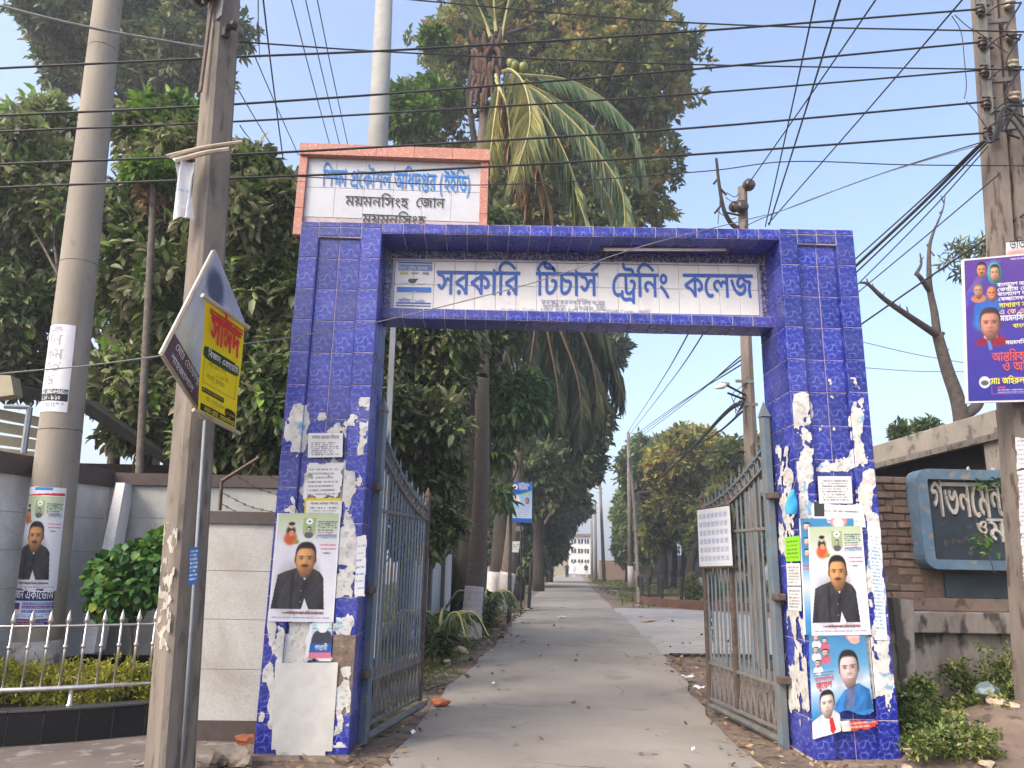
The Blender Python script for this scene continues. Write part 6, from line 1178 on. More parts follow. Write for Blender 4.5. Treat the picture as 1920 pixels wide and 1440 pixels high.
# papaya
t = thing('papaya_tree', 'slender papaya with flat yellow green crown between the two left poles', 'papaya tree', tuple(P(283,900,10.2)*[1,1,0])); m = MB(); m.tube(bez([P(276,1000,10.2)*[1,1,0], P(278,560,10.2), P(285,420,10.2), P(286,330,10.2)], 5), np.linspace(.055,.045,16), 8); m.build('trunk', M_GBARK, t, True)
v, f, a = leaves(240, 8, px_blobs([(265,322,24),(300,320,26),(282,330,26)], 10.2), .13, .06, 71, squash=.35, droop=.1); place('crown', np_mesh('crown', v, f, LM_FRESH, a), t); v, f, a = leaves(26, 7, px_blobs([(268,352,10),(276,375,10)], 10.2), .12, .05, 72, droop=.8); place('withered_leaf', np_mesh('withered_leaf', v, f, LM_DEAD, a), t)
# big tree behind the palm
B3 = [(900,55,75),(1000,35,80),(1100,50,85),(1185,45,60),(1205,125,70),(1262,105,45),(1150,175,85),(1050,150,80),(1195,240,70),(1240,305,42),(1180,360,62),(1050,320,85),(960,340,80),(830,185,62),(775,185,36),(770,240,42),(800,265,50),(850,75,55),(1000,240,85),(880,290,60),(1225,205,55),(1130,95,75),(1278,75,30),(820,105,30),(1100,400,70),(990,420,60),(1215,395,40),(1120,-30,80),(950,-30,80),(1150,10,80)]
tree('broadleaf_tree', 'huge olive green tree filling the sky behind the coconut palm', px_blobs(B3, 30, seed=7), 7600, 9, .36, .17, LM_MIX, [P(893,1050,33)*[1,1,0], P(905,800,32), P(950,500,31), P(1020,250,31)], seed=8, tr=.5, limbs=16, rough=.6, shell=.35)
tree('broadleaf_tree', 'bright green leafy branchlets left of the palm crown by the grey pole', px_blobs([(812,172,34),(765,205,26),(745,180,18),(815,75,18),(790,225,30),(750,230,24)], 24, seed=17), 620, 9, .32, .13, LM_FRESH, [P(830,900,24)*[1,1,0], P(830,500,24), P(820,260,24)], seed=18, tr=.1, limbs=4)
# ---------------------------------------------------------------- palms
def frond(pts, ll, seed, hang=.6, n=46, width=.035, side=(1,1), gapp=0.0, lm_rnd=(.35,.2)):
    g = np.random.default_rng(seed); q = bez(pts, 12); d = np.concatenate([[0], np.cumsum(np.linalg.norm(np.diff(q, axis=0), axis=1))]); V = []; T = []; A = []
    for i in range(n):
        t_ = .10+.9*i/n; s = t_*d[-1]; p = np.array([np.interp(s, d, q[:,k]) for k in range(3)]); p2 = np.array([np.interp(min(s+.05*d[-1], d[-1]+1e-6), d, q[:,k]) for k in range(3)]); ax = nrm(p2-p) if np.linalg.norm(p2-p) > 1e-6 else nrm(q[-1]-q[-2]); sdv = nrm(np.cross(ax, [0,0,1])+1e-6)
        for s_ in (-1, 1):
            if side[(s_+1)//2] == 0 or g.random() < gapp: continue
            l = ll*(math.sin(math.pi*min(1, .16+t_*.80))**.6)*(.85+.3*g.random()); dr = nrm(sdv*s_*(1-hang*.6)+ax*.55+np.array([0,0,-hang])+g.normal(size=3)*.10); dn = nrm(dr+np.array([0,0,-.9*hang])); wv = nrm(np.cross(dr, ax+[.01,.02,.3]))*width
            b = len(V); V += [p, p+dr*l*.45+wv, p+dr*l*.45-wv, p+dr*l*.45+dn*l*.55]; T += [(b,b+1,b+3),(b,b+3,b+2)]; A += [lm_rnd[0]+lm_rnd[1]*g.normal()]*4
    return np.array(V), np.array(T), np.array(A), q
def add_frond(t, pts, ll, seed, lm, rib=None, **kw):
    v, f, a, q = frond(pts, ll, seed, **kw); o = place('frond', np_mesh('frond', v, f, lm, a), t); m = MB(); m.tube(q, np.linspace(.045, .008, len(q)), 5); m.build('midrib', rib or M_RIB, o)
M_RIB = mat('frond_midrib', (150,146,92), (134,124,80), 6, .6); M_SHEATH = mat('palm_sheath', (92,70,58), (66,50,42), 12, .95, .5)
Y1 = 16.2; base = G(880,1196)
t = thing('coconut_palm', 'tall coconut palm with whitewashed foot and drooping fronds just inside the gate', 'palm tree', tuple(base))
tp = bez([base+[0,0,-.1], P(893,1060,16.25), P(903,900,16.2), P(904,640,16.2), P(905,280,16.2), P(917,150,16.2)], 10); rr = np.interp(np.linspace(0,1,len(tp)), [0,.1,.3,.6,1], [.26,.20,.19,.155,.13]); zs = tp[:,2]; ring = 1+.03*np.sin(np.arange(len(tp))*2.4)
tpd = bez(tp[::5], 24); rrd = np.interp(np.linspace(0,1,len(tpd)), np.linspace(0,1,len(rr)), rr)*(1+.035*((np.arange(len(tpd)) % 4) < 1)); m = MB(); m.tube(tpd, rrd, 14); m.build('trunk', M_PALMB, t, True)
k = [i for i in range(len(tpd)) if tpd[i][2] < 1.02]; m = MB(); m.tube(tpd[k], rrd[k]+.006, 14); m.build('limewash', M_LIME, t, True)
cr = P(925,125,16.2); pp = lambda l, dy=(0,0): [P(x, y, Y1+d) for (x, y), d in zip(l, np.linspace(*dy, len(l)))]
FR = [([(935,138),(960,132),(985,165),(993,235),(962,340)], (-.1,-1.8), 1.25, .75, LM_FROND, (.72,.14)), ([(960,150),(1010,175),(1080,235),(1135,305),(1166,360),(1172,428)], (0,-1.2), 1.15, .8, LM_FROND, (.30,.14)), ([(970,140),(1060,150),(1130,185),(1180,240),(1200,310),(1206,345)], (.3,1.4), 1.0, .85, LM_FROND, (.15,.12)), ([(985,215),(1030,280),(1065,330),(1090,390),(1104,440)], (-.5,-1.4), 1.1, .9, LM_FROND, (.55,.16)), ([(990,235),(1005,300),(1022,360),(1036,440)], (-.4,-.8), .8, 1.0, LM_DEAD, (.5,.2)), ([(975,250),(985,330),(990,400),(985,440)], (-.2,-.3), .7, 1.0, LM_DEAD, (.5,.2)), ([(930,60),(926,10),(928,-60),(930,-120)], (0,.2), .7, -.5, LM_FROND, (.5,.15)), ([(940,70),(950,20),(965,-50),(975,-110)], (0,.4), .7, -.4, LM_FROND, (.3,.15)), ([(920,70),(905,30),(870,-40),(830,-90)], (.2,1.5), .8, -.2, LM_FROND, (.3,.15)), ([(930,140),(935,170),(925,240),(915,330)], (-.3,-1.0), 1.0, .9, LM_FROND, (.7,.2)),([(965,150),(1000,190),(1040,250),(1075,330),(1085,400)], (-.3,-1.2), 1.1, .9, LM_FROND, (.45,.2)),([(990,160),(1050,190),(1110,240),(1150,310),(1160,380)], (.3,.6), 1.1, .9, LM_FROND, (.2,.15)),([(930,150),(950,200),(960,290),(975,380)], (-.5,-1.1), .8, 1.0, LM_DEAD, (.6,.2)), ([(1100,300),(1135,360),(1160,410),(1165,450)], (.5,.3), .8, 1.0, LM_FROND, (.3,.2))]
for i, (l, dy, ll, hg, lm, rv) in enumerate(FR): add_frond(t, pp(l, dy), ll, 200+i, lm, hang=hg, lm_rnd=rv, n=84, gapp=.04, width=.045)
gS = np.random.default_rng(77)
for i in range(40):
    x = 913+gS.normal()*9; y = gS.uniform(90,175); dx = gS.uniform(-24,20); up_ = gS.random() < .35; dy = -gS.uniform(20,45) if up_ else gS.uniform(15,46)
    m = MB(); q = bez([P(x,y,Y1-.1), P(x+dx*.75,y+dy*.3-6,Y1-.22), P(x+dx,y+dy,Y1-.25)], 5); m.tube(q, np.linspace(.11,.03,len(q)), 5); m.build('sheath', M_SHEATH, t, True)
for a in ((959,118),(981,127),(965,124)): m = MB(); q = P(*a,Y1-.35); m.lathe([(.02,-.15),(.09,-.10),(.125,0),(.11,.08),(.03,.15)], q, 12); m.build('coconut', mat('green_coconut', (118,122,56), (98,104,48), 9, .45), t, True)
# second palm, crown hidden behind the beam
b2 = G(938,1146); Y2 = b2[1]
t = thing('coconut_palm', 'second coconut palm with whitewashed foot, its dark fronds hanging below the beam', 'palm tree', tuple(b2))
tp = bez([b2+[0,0,-.1], P(955,1060,Y2), P(965,960,Y2), P(972,840,Y2), P(1000,640,Y2), P(1020,560,Y2)], 14); rr = np.linspace(.27,.15,len(tp))*(1+.035*((np.arange(len(tp)) % 4) < 1)); m = MB(); m.tube(tp, rr, 12); m.build('trunk', M_PALMB, t, True); k = [i for i in range(len(tp)) if tp[i][2] < 1.25]; m = MB(); m.tube(tp[k], rr[k]+.008, 12); m.build('limewash', M_LIME, t, True)
pp2 = lambda l, dy: [P(x, y, Y2+d) for (x, y), d in zip(l, np.linspace(*dy, len(l)))]
for i, (l, dy) in enumerate((([(1020,555),(1080,560),(1130,620),(1155,690),(1160,760)],(0,1)),([(1020,555),(1070,590),(1105,660),(1120,740),(1118,800)],(0,-2)),([(1020,555),(1050,620),(1080,700),(1090,770),(1085,830)],(0,-3)),([(1015,560),(1030,640),(1045,720),(1050,790)],(0,-2.5)),([(1010,560),(1000,640),(992,700),(985,770)],(0,-2)),([(1010,560),(975,600),(950,660),(935,720)],(0,-1)),([(1020,560),(1100,600),(1140,660),(1140,730)],(0,2)),([(1015,560),(1060,640),(1100,730),(1105,810)],(0,1.5)),([(1010,560),(1015,660),(1020,740),(1030,800)],(0,1.5)),([(1020,555),(1060,500),(1120,480),(1180,520)],(0,2)))): add_frond(t, pp2(l, dy), 1.7, 300+i, LM_DFROND, M_SHEATH, hang=.95, lm_rnd=(.4,.25), n=80, gapp=.06, width=.06)
# tall trunks beside the palms
for i, (bx, by, yy, top, lb, wsh) in enumerate(((868,1118,19,(880,620),'dark thick tree trunk standing left behind the first coconut palm',0),(932,1112,31,(945,640),'dark tree trunk with whitewashed foot beside the second coconut palm',1))):
    b = P(bx, by, yy)*[1,1,0]; tk = [b, P(bx+8, 1000, yy), P(bx+10, 850, yy), P(*top, yy)]; bl_ = px_blobs([(top[0]-20,620,80),(top[0]+40,560,90),(top[0]-50,700,60),(top[0]+10,480,90)], yy, seed=90+i); tt = tree('broadleaf_tree', lb, bl_, 1500, 9, .3, .13, LM_DARK, tk, M_BARK, seed=95+i, tr=.34+.08*i)
    if wsh: m = MB(); q = bez(tk, 5); q = np.array([p for p in bez(tk[:2], 8) if p[2] < 1.3]); m.tube(q, .45, 12); m.build('limewash', M_LIME, tt, True)
# fresh drooping saplings between the palms
tree('leafy_sapling', 'light green sapling with drooping leaves between the two palm trunks', px_blobs([(955,735,34),(985,765,36),(950,790,36),(1000,720,26),(930,850,26),(935,930,22),(1005,770,20)], 20, seed=111), 330, 9, .34, .085, LM_FERN, [P(955,1130,20)*[1,1,0], P(958,950,20), P(960,800,20)], M_GBARK, seed=112, cat='young tree', tr=.06, droop=.9, big=True)
# dark crowns along the left of the road
tree('broadleaf_tree', 'dark tree leaning over the road beyond the blue board', px_blobs([(1060,770,62),(1105,795,40),(1125,788,20),(1080,860,52),(1045,905,55),(1030,830,60),(1150,655,28),(1100,660,55),(1050,680,62),(1000,900,60),(1090,720,40),(1100,880,24),(990,800,60),(1110,840,22)], 44, seed=121), 5200, 9, .42, .22, LM_DARK, [P(1010,1090,44)*[1,1,0], P(1012,960,44), P(1030,820,44)], seed=122, tr=.35, rough=.5)
tree('broadleaf_tree', 'farther hazy dark tree left of the road end', px_blobs([(1066,938,34),(1086,955,18),(1038,985,34),(1030,940,44),(1020,1010,34),(1040,1030,22)], 66, seed=131), 2200, 9, .55, .3, LM_DARK, [P(1030,1085,66)*[1,1,0], P(1032,1000,66), P(1045,950,66)], seed=132, tr=.35)
tree('broadleaf_tree', 'dark low tree filling the gap behind the blue board', px_blobs([(985,960,60),(1010,1010,50),(970,1040,44),(930,930,60),(1015,960,36),(900,1000,60),(990,1055,22)], 52, seed=141), 2600, 9, .5, .25, LM_DARK, [P(985,1092,52)*[1,1,0], P(985,1030,52), P(985,980,52)], seed=142, tr=.3)
for i, (x, lb) in enumerate(((1002,'pollarded stump with bare forked limbs beside the road past the blue board'),)):
    t = thing('pollarded_tree', lb, 'tree', tuple(P(x,1092,50)*[1,1,0])); m = MB(); m.tube(bez([P(1008,1095,50)*[1,1,0], P(1008,1040,50), P(1008,1000,50)], 4), .28, 8); m.tube(bez([P(1008,1000,50), P(1014,965,50), P(1022,930,50)], 4), np.linspace(.2,.1,9), 6)
    m.tube(bez([P(1008,1000,50), P(1022,980,50), P(1037,956,50)], 4), np.linspace(.18,.09,9), 6); m.tube(bez([P(1008,1002,50), P(1000,985,50), P(998,970,50)], 4), np.linspace(.14,.05,9), 6); m.build('trunk', M_GBARK, t, True)
# trees right of the road
gR = 'hazy trees right of the road'
for i, (lb, bl_, Yd, n, lm, tk) in enumerate((('hazy dark green tree right of the road behind the nearest lamp pole', [(1195,880,42),(1230,855,42),(1210,935,46),(1195,975,38),(1250,900,48),(1205,1020,36),(1240,980,46),(1275,845,36)], 62, 3400, LM_FARG, [P(1215,1098,62)*[1,1,0], P(1225,1000,62), P(1220,900,62)]),
    ('hazy yellowing tree with leaning trunk right of the road', [(1290,850,50),(1250,880,40),(1330,860,48),(1300,920,50),(1260,950,46),(1340,930,50),(1290,980,40),(1240,1000,30)], 52, 3600, LM_FAR, [P(1245,1096,52)*[1,1,0], P(1240,1020,52), P(1205,960,52), P(1195,925,52)]),
    ('hazy green tree seen behind the right gate leaf', [(1380,870,46),(1420,900,60),(1360,960,55),(1400,1000,60),(1460,880,60),(1340,1010,40),(1480,960,60)], 46, 3200, LM_FAR, [P(1290,1105,46)*[1,1,0], P(1300,1040,46), P(1340,960,46)]),
    ('bright green young tree low beside the right hand poles', [(1172,965,20),(1176,1000,22),(1168,1030,16),(1182,1040,22)], 70, 700, LM_FRESH, [P(1174,1090,70)*[1,1,0], P(1174,1040,70)]))):
    tree('broadleaf_tree', lb, px_blobs(bl_, Yd, seed=150+i), n, 9, .5, .24, lm, tk, M_BARK, seed=160+i, group=gR, tr=.3 if i < 3 else .12, rough=.45)
for i, (x, yb, yt) in enumerate(((1262,1098,960),(1280,1100,975))):
    t = thing('tree_trunk', ('slim dark trunk right of the leaning one' if i == 0 else 'second slim dark trunk behind the round flower bed'), 'tree trunk', tuple(P(x,yb,54)*[1,1,0])); m = MB(); m.tube(bez([P(x,yb,54)*[1,1,0], P(x+3,1040,54), P(x-2,yt,54)], 4), np.linspace(.26,.16,9), 8); m.build('bark', M_BARK, t, True)
# bare tree at right
t = thing('bare_tree', 'leafless forked tree rising behind the roof slab', 'tree', tuple(P(1800,790,12.5)*[1,1,0])); K = lambda l: bez([P(x,y,12.5+d) for x, y, d in l], 8); m = MB()
q = K([(1812,900,0),(1800,770,0),(1775,690,0),(1757,625,0)]); m.tube(np.vstack([[P(1825,1000,12.5)*[1,1,0]], q]), np.linspace(.15,.09,len(q)+1), 10)
for l, r0, r1 in (([(1757,625,0),(1752,585,0),(1744,545,0),(1742,510,0),(1743,462,.1),(1752,430,.2),(1757,420,.2)],.075,.014),([(1742,545,0),(1725,520,-.2),(1716,512,-.2)],.05,.035),([(1718,514,-.2),(1727,495,-.2),(1725,475,-.2)],.035,.012),([(1760,630,0),(1715,600,-.3),(1660,562,-.5),(1628,533,-.6),(1612,530,-.6)],.07,.018),([(1757,420,.2),(1768,392,.2),(1772,368,.2)],.02,.008),([(1800,780,0),(1815,775,0),(1832,760,.1),(1840,735,.1)],.11,.08),([(1757,628,0),(1770,625,0)],.07,.03),([(1628,533,-.6),(1625,522,-.6)],.02,.008),([(1704,592,-.35),(1700,575,-.3)],.02,.01),([(1742,462,.1),(1738,458,.1)],.03,.015)): q = K(l); m.tube(q, np.linspace(r0,r1,len(q)), 7)
for x, y, dx, dy in ((1752,480,-9,-14),(1745,520,9,-10),(1690,585,-3,-16),(1655,560,3,-12),(1762,400,8,-12),(1770,380,-6,-14),(1725,490,7,-9),(1640,545,-4,-14),(1770,660,10,-6)): m.tube(K([(x,y,0),(x+dx*.6,y+dy*.5,0),(x+dx,y+dy,0)]), [.016,.006], 5)
m.build('trunk', mat('bare_tree_bark', (84,76,70), (58,52,48), 12, .95, .8, 40), t, True)
tree('small_tree', 'thin leafy twigs peeping out beside the purple banner top', px_blobs([(1790,482,18),(1810,505,16),(1845,468,22),(1775,498,10),(1800,465,14)], 9.5, seed=171), 60, 6, .13, .028, LM_DARK, [P(1850,560,9.5), P(1840,500,9.5), P(1850,440,9.5)], M_GBARK, seed=172, tr=.035, limbs=5, shell=.1)
for i, (b, lb) in enumerate((([(1690,812,14),(1700,822,10)], 'small leafy treetop peeping over the roof slab, left one'),([(1728,808,14),(1745,800,10)], 'small leafy treetop peeping over the roof slab beside the thin stalk'))): tree('small_tree', lb, px_blobs(b, 20, seed=180+i), 60, 8, .22, .1, LM_FARG, [P(b[0][0],930,20), P(b[0][0],850,20), P(b[0][0],815,20)], M_GBARK, seed=182+i, tr=.04, limbs=2)
# shrub in the planter
tree('garden_shrub', 'bushy heart leaved shrub in the planter against the tall wall', px_blobs([(200,1085,30),(240,1075,30),(225,1110,34),(182,1090,18),(270,1045,24),(300,1015,18),(300,1060,26),(205,1130,22),(285,1100,26),(240,1042,18),(190,1065,14),(305,1120,18),(250,1120,24)], 7.75, seed=191), 420, 8, .092, .075, LM_SHRUB, [P(245,1240,7.75), P(247,1180,7.75), P(245,1100,7.75)], M_GBARK, seed=192, cat='shrub', tr=.02, big=True, droop=.7, limbs=12, fold=.12)
hb = [(x, 7.16+.55*max(0,(x+3.6))*.62+.25*((i % 3)-1)*.6+.12, .37, .17) for i, x in enumerate(np.linspace(-6.2,-2.85,46))]
tree('clipped_hedge', 'low golden green hedge clipped along the planter behind the spear railing', [(x, y, z+.04*math.sin(i*1.7), r) for i, (x, y, z, r) in enumerate(hb)]+[(x, y+.2, z-.06, r) for x, y, z, r in hb], 5200, 7, .055, .02, LM_HEDGE, None, seed=201, cat='hedge', shell=.5, big=False, droop=-.1)
# weeds over the heap at right
def patch(n, region, hmax, seed, dens=None):
    g = np.random.default_rng(seed); o = []
    while len(o) < n:
        x = g.uniform(region[0], region[1]); y = g.uniform(region[2], region[3]); p = dens(x, y) if dens else 1
        if g.random() < p: o.append((x, y, gz(x, y)+g.random()*hmax*p, .07+.05*g.random()))
    return o
dn = lambda x, y: np.clip((fbm(np.array(x*1.1+3), np.array(y*1.3), 4)-.36)*4, 0, 1)*np.clip(1.25-1.5*math.exp(-(((x-4.75)/.75)**2+((y-6.72)/.45)**2)), 0, 1)*(1 if y > 7.15 or x < 4.15 else .06)
wb_ = patch(230, (3.55,8.0,6.5,8.1), .28, 5, dn)+[(x, y, gz(x,y)+.1+h, .16) for x, y, h in ((4.75,7.8,.25),(5.2,7.7,.3),(5.6,7.6,.4),(6.0,7.5,.5),(6.4,7.5,.65),(6.2,7.7,.6),(6.7,7.7,.8),(5.7,7.8,.4),(5.3,7.75,.2),(5.0,7.9,.15),(4.3,7.8,.1),(6.6,7.5,.5),(3.75,6.35,.06),(3.95,6.3,.05),(3.5,6.3,.05))]
gW = np.random.default_rng(88)
for _ in range(170): x = gW.uniform(4.5,7.6); y = gW.uniform(7.35,8.05); wb_.append((x, y, gz(x,y)+gW.random()*(.06+.25*(x-4.5)), .07+.05*gW.random()))
v, f, a = leaves(13000, 6, wb_, .046, .026, 211, shell=.2, droop=-.1); tag(place('weeds', np_mesh('weeds', v, f, LM_WEED, a)), 'tangle of dusty green weeds at the foot of the right wall', kind='stuff')
for i, (x, y, xx, yy) in enumerate(((1848,1330,1846,1210),(1893,1330,1892,1210),(1862,1330,1858,1250))):
    t = thing('tall_weed', ('seeding weed stalk standing tallest before the stained wall, %s' % ('left one','right one','short middle one')[i]), 'weed', tuple(P(x,y,7.6))); a_, b_ = P(x,y,7.6), P(xx,yy,7.6); m = MB(); m.tube(bez([a_, (a_+b_)/2+[.03,0,0], b_], 5), .006, 4); m.build('stem', M_STRAW, t); bl_ = [(*(a_+(b_-a_)*k+[.03*(-1)**j,0,0]), .05) for j, k in enumerate(np.linspace(.3,1,8))]; v, f, a = leaves(34, 4, bl_, .06, .018, 221+i, shell=0, droop=.2); place('leaf', np_mesh('leaf', v, f, LM_WEED, a), t)
# leafy twig hanging over the letter board
t = thing('hanging_twig', 'green leafy twig hanging over the top of the letter board', 'twig', tuple(P(1880,905,7.9))); m = MB(); m.tube(bez([P(1925,900,7.85), P(1870,905,7.85), P(1822,912,7.85)], 5), .007, 5); m.build('stem', M_GBARK, t); v, f, a = leaves(13, 3, [(*P(x,y,7.85), .07) for x, y in ((1835,908),(1855,904),(1880,903),(1905,912),(1870,915))], .085, .035, 231, shell=.1, big=True, droop=.4); place('leaf', np_mesh('leaf', v, f, LM_SHRUB, a), t)
t = thing('hanging_twig', 'green leafy twig sprouting in front of the lower raised letters', 'twig', tuple(P(1850,1030,7.9))); m = MB(); m.tube(bez([P(1865,1075,7.9), P(1850,1030,7.88), P(1832,1002,7.87)], 5), .006, 5); m.build('stem', M_GBARK, t); v, f, a = leaves(13, 3, [(*P(x,y,7.86), .06) for x, y in ((1838,1003),(1850,1015),(1855,1035),(1868,1030),(1845,1022))], .075, .03, 233, shell=.1, big=True, droop=.3); place('leaf', np_mesh('leaf', v, f, LM_SHRUB, a), t)
# young palms by the left gate leaf
for i, (bx, by, Yd, sc, lb) in enumerate(((822,1190,12.2,.8,'young coconut seedling with arching fronds behind the left gate leaf'),(905,1150,18.5,.9,'young palm fronds between the two whitewashed palm feet'))):
    b = P(bx, by, Yd)*[1,1,0]; t = thing('palm_seedling', lb, 'young palm', tuple(b)); g = np.random.default_rng(240+i)
    for j in range(9): an = g.uniform(0, 6.28); rr_ = sc*g.uniform(.5,1.0); d = np.array([math.cos(an), math.sin(an), 0]); add_frond(t, [b, b+d*rr_*.35+[0,0,.75*sc], b+d*rr_*.9+[0,0,.95*sc], b+d*rr_*1.3+[0,0,.55*sc]], .42*sc, 250+i*20+j, LM_FROND if j % 3 else LM_SHRUB, hang=.55, n=24, width=.016, lm_rnd=(.3,.15))
# verge grass, litter
def grass(name, label, n, dens, region, h, seed, lm=LM_GRASS):
    g = np.random.default_rng(seed); X_ = g.uniform(region[0], region[1], n*3); Y_ = region[2]+(region[3]-region[2])*g.random(n*3)**1.6; k = dens(X_, Y_) > g.random(n*3); X_, Y_ = X_[k][:n], Y_[k][:n]; N = len(X_); an = g.uniform(0,6.28,N); hh = h*(.5+g.random(N))*np.clip(Y_/12, .8, 2.2); wd = .006*np.clip(Y_/7, 1, 5); le = g.normal(size=(N,2))*.5
    Zg = np.full(N, -.03); b = np.stack([X_,Y_,Zg], 1); s = np.stack([np.cos(an)*wd, np.sin(an)*wd, 0*an], 1); tip = b+np.stack([le[:,0]*hh, le[:,1]*hh, hh], 1); V = np.stack([b-s, b+s, tip], 1).reshape(-1,3); T = np.arange(3*N).reshape(-1,3); return tag(place(name, np_mesh(name, V, T, lm, np.repeat(g.random(N)*.6+.2, 3))), label, kind='stuff')
xl = lambda y: np.interp(y, *zip(*ROADL)); xr = lambda y: np.interp(y, *zip(*ROADR))
grass('grass', 'short green grass between the left gate leaf and the palm feet', 42000, lambda x, y: np.clip((xl(y)-.28-x)*1.8, 0, 1)*np.clip((fbm(x*1.6+5, y*1.1, 3)-.27)*5, 0, 1), (-2.2,1.2,7.5,21), .06, 265)
grass('grass', 'short rough grass along the far verge left of the road', 40000, lambda x, y: np.clip((xl(y)-.35-x)*1.6, 0, 1)*np.clip((fbm(x*1.2+5, y*.8, 3)-.30)*4, 0, 1), (-6,9,20,95), .09, 261)
grass('grass', 'short rough grass right of the road beyond the apron', 60000, lambda x, y: np.clip((x-xr(y)-.4)*1.6, 0, 1)*np.clip((fbm(x*.5+9, y*.3, 6)-.32)*4, 0, 1)*((y > 28.5) | ((x > 4.3) & (y < 13.4) & (y > 9.3))), (2.5,34,9,110), .09, 263)
gl = np.random.default_rng(9); NL = 16000; X_ = gl.uniform(-2.6,6,NL); Y_ = 5.8+22*gl.random(NL)**1.7; dl = np.minimum(np.abs(xl(Y_)-X_), np.abs(X_-xr(Y_))); on_road = (X_ > xl(Y_)) & (X_ < xr(Y_)); k = ((~on_road) & (gl.random(NL) < np.exp(-dl*1.1)*.75)) | (on_road & (gl.random(NL) < .012+.32*np.exp(-dl*7))); k &= ~((X_ > 3.1) & (Y_ > 13.9) & (gl.random(NL) > .05)); X_, Y_ = X_[k], Y_[k]; N = len(X_); an = gl.uniform(0,6.28,N); s1 = (.016+.03*gl.random(N))*np.clip(Y_/9,1,2); zz_ = np.where(on_road[k], .004, .0)+.004
d1 = np.stack([np.cos(an), np.sin(an), gl.normal(0,.25,N)], 1)*s1[:, None]; d2 = np.stack([-np.sin(an), np.cos(an), gl.normal(0,.3,N)], 1)*s1[:, None]*.45; c_ = np.stack([X_,Y_,zz_+s1*.25], 1); V = np.stack([c_-d1, c_+d2, c_+d1, c_-d2], 1).reshape(-1,3); i4 = np.arange(N)[:, None]*4
LM_LIT = leaf_mat('fallen_leaf', [(.1,(72,54,42)),(.45,(116,88,66)),(.75,(142,116,86)),(.95,(168,150,120))], .9, .05, 3, gain=1.0); tag(place('leaf_litter', np_mesh('leaf_litter', V, np.concatenate([i4+np.array([[0,1,2]]), i4+np.array([[0,2,3]])]), LM_LIT, np.repeat(gl.random(N), 4))), 'dry fallen leaves strewn along both road edges', kind='stuff')
# ---------------------------------------------------------------- grounds beyond the gate
gp = lambda x, y, Y: P(x, y, Y)*np.array([1,1,0])
def pole(name, label, xb, xt, yt, Y, r0, r1, mt, group=None, arms=True, foot=False):
    b = gp(xb, 1100, Y); top = P(xt, yt, Y); t = thing(name, label, 'utility pole', tuple(b), group); m = MB(); m.tube([b+[0,0,-.1], (b+top)/2, top], [r0,(r0+r1)/2,r1], 8); m.build('shaft', M_CONC, t, True)
    if arms:
        for k, dz in enumerate((.12,.45,.8)): m = MB(); m.obox(top-[0,0,dz+.1], (.5 if k else .2,.06,.06)); m.build('crossarm', M_GALV, t)
        m = MB(); m.lathe([(.03,0),(.06,.03),(.05,.1),(.02,.14)], top, 8); m.build('insulator', M_CERAM, t)
    if foot: m = MB(); m.tube([b, b+[0,0,1.45]], r0+.015, 8); m.build('limewash', M_LIME, t, True)
    return t, top
_, TOPF = pole('utility_pole', 'tallest slim concrete pole standing right of the road with limewashed foot', 1183, 1178, 812, 53.6, .20, .12, M_CONC, foot=True)
t = thing('pole_strut', 'pale concrete strut leaning against the tall pole right of the road', 'strut', tuple(gp(1198,1133,31))); m = MB(); m.tube([G(1198,1132), P(1190,960,38), P(1181,860,46)], [.085,.08,.07], 8); m.build('shaft', M_CONC, t, True)
_, TOP2 = pole('utility_pole', 'second concrete pole down the right side of the road', 1133, 1125, 905, 68, .18, .11, M_CONC, 'poles lining the far road')
pole('utility_pole', 'pale short concrete pole between the two farther roadside poles', 1117, 1116, 945, 80, .19, .12, M_CONC, 'poles lining the far road'); pole('utility_pole', 'farthest thin concrete pole on the right side of the road', 1110, 1109, 975, 92, .17, .12, M_CONC, 'poles lining the far road', False)
pole('lamp_post', 'thin pale post on the left verge near the road end', 1023, 1024, 1020, 72, .10, .09, M_PVC, None, False)
# pole just inside the gate, right
Yn = 12.0; nb_, ntp = gp(1412,1000,Yn), P(1392,352,Yn)
t = thing('utility_pole', 'brown concrete pole rising behind the arch by the right pillar with a lamp arm', 'utility pole', tuple(nb_)); m = MB(); ps = [nb_, P(1409,860,Yn), P(1399,640,Yn), ntp]; m.tube(bez(ps, 5), np.linspace(.135,.085,16), 8); m.build('shaft', MATS['brown_concrete'], t)
for (x, y, r, dy) in ((1404,347,.11,-.1),(1390,388,.12,-.14),(1377,388,.10,.05)): q = P(x,y,Yn+dy); m = MB(); m.lathe([(r*.3,-.06),(r*.95,-.04),(r,0),(r*.6,.03),(r*.95,.05),(r*.3,.08)], q, 14, axis=(.15,-1,.1)); m.build('insulator', M_CERAM, t, True)
m = MB(); m.tube(bez([P(1396,432,Yn), P(1374,422,Yn), P(1358,395,Yn-.1), P(1349,350,Yn-.2), P(1343,297,Yn-.25)], 5), np.linspace(.05,.022,16), 6)
for a, b in (((1358,398),(1388,404)),((1349,352),(1362,366)),((1346,335),(1338,345)),((1352,385),(1340,400))): m.tube([P(*a,Yn-.1), P(*b,Yn-.1)], .02, 5)
m.build('wooden_arm', M_BARK, t)
for a, b in (((1362,361),(1385,362)),((1360,370),(1384,374)),((1345,396),(1380,408)),((1345,300),(1346,420))): m = MB(); m.tube(bez([P(*a,Yn-.15), (P(*a,Yn-.15)+P(*b,Yn-.15))/2+[.04,0,-.08], P(*b,Yn-.15)], 4), .008, 4); m.build('wire_tie', M_WIRE, t)
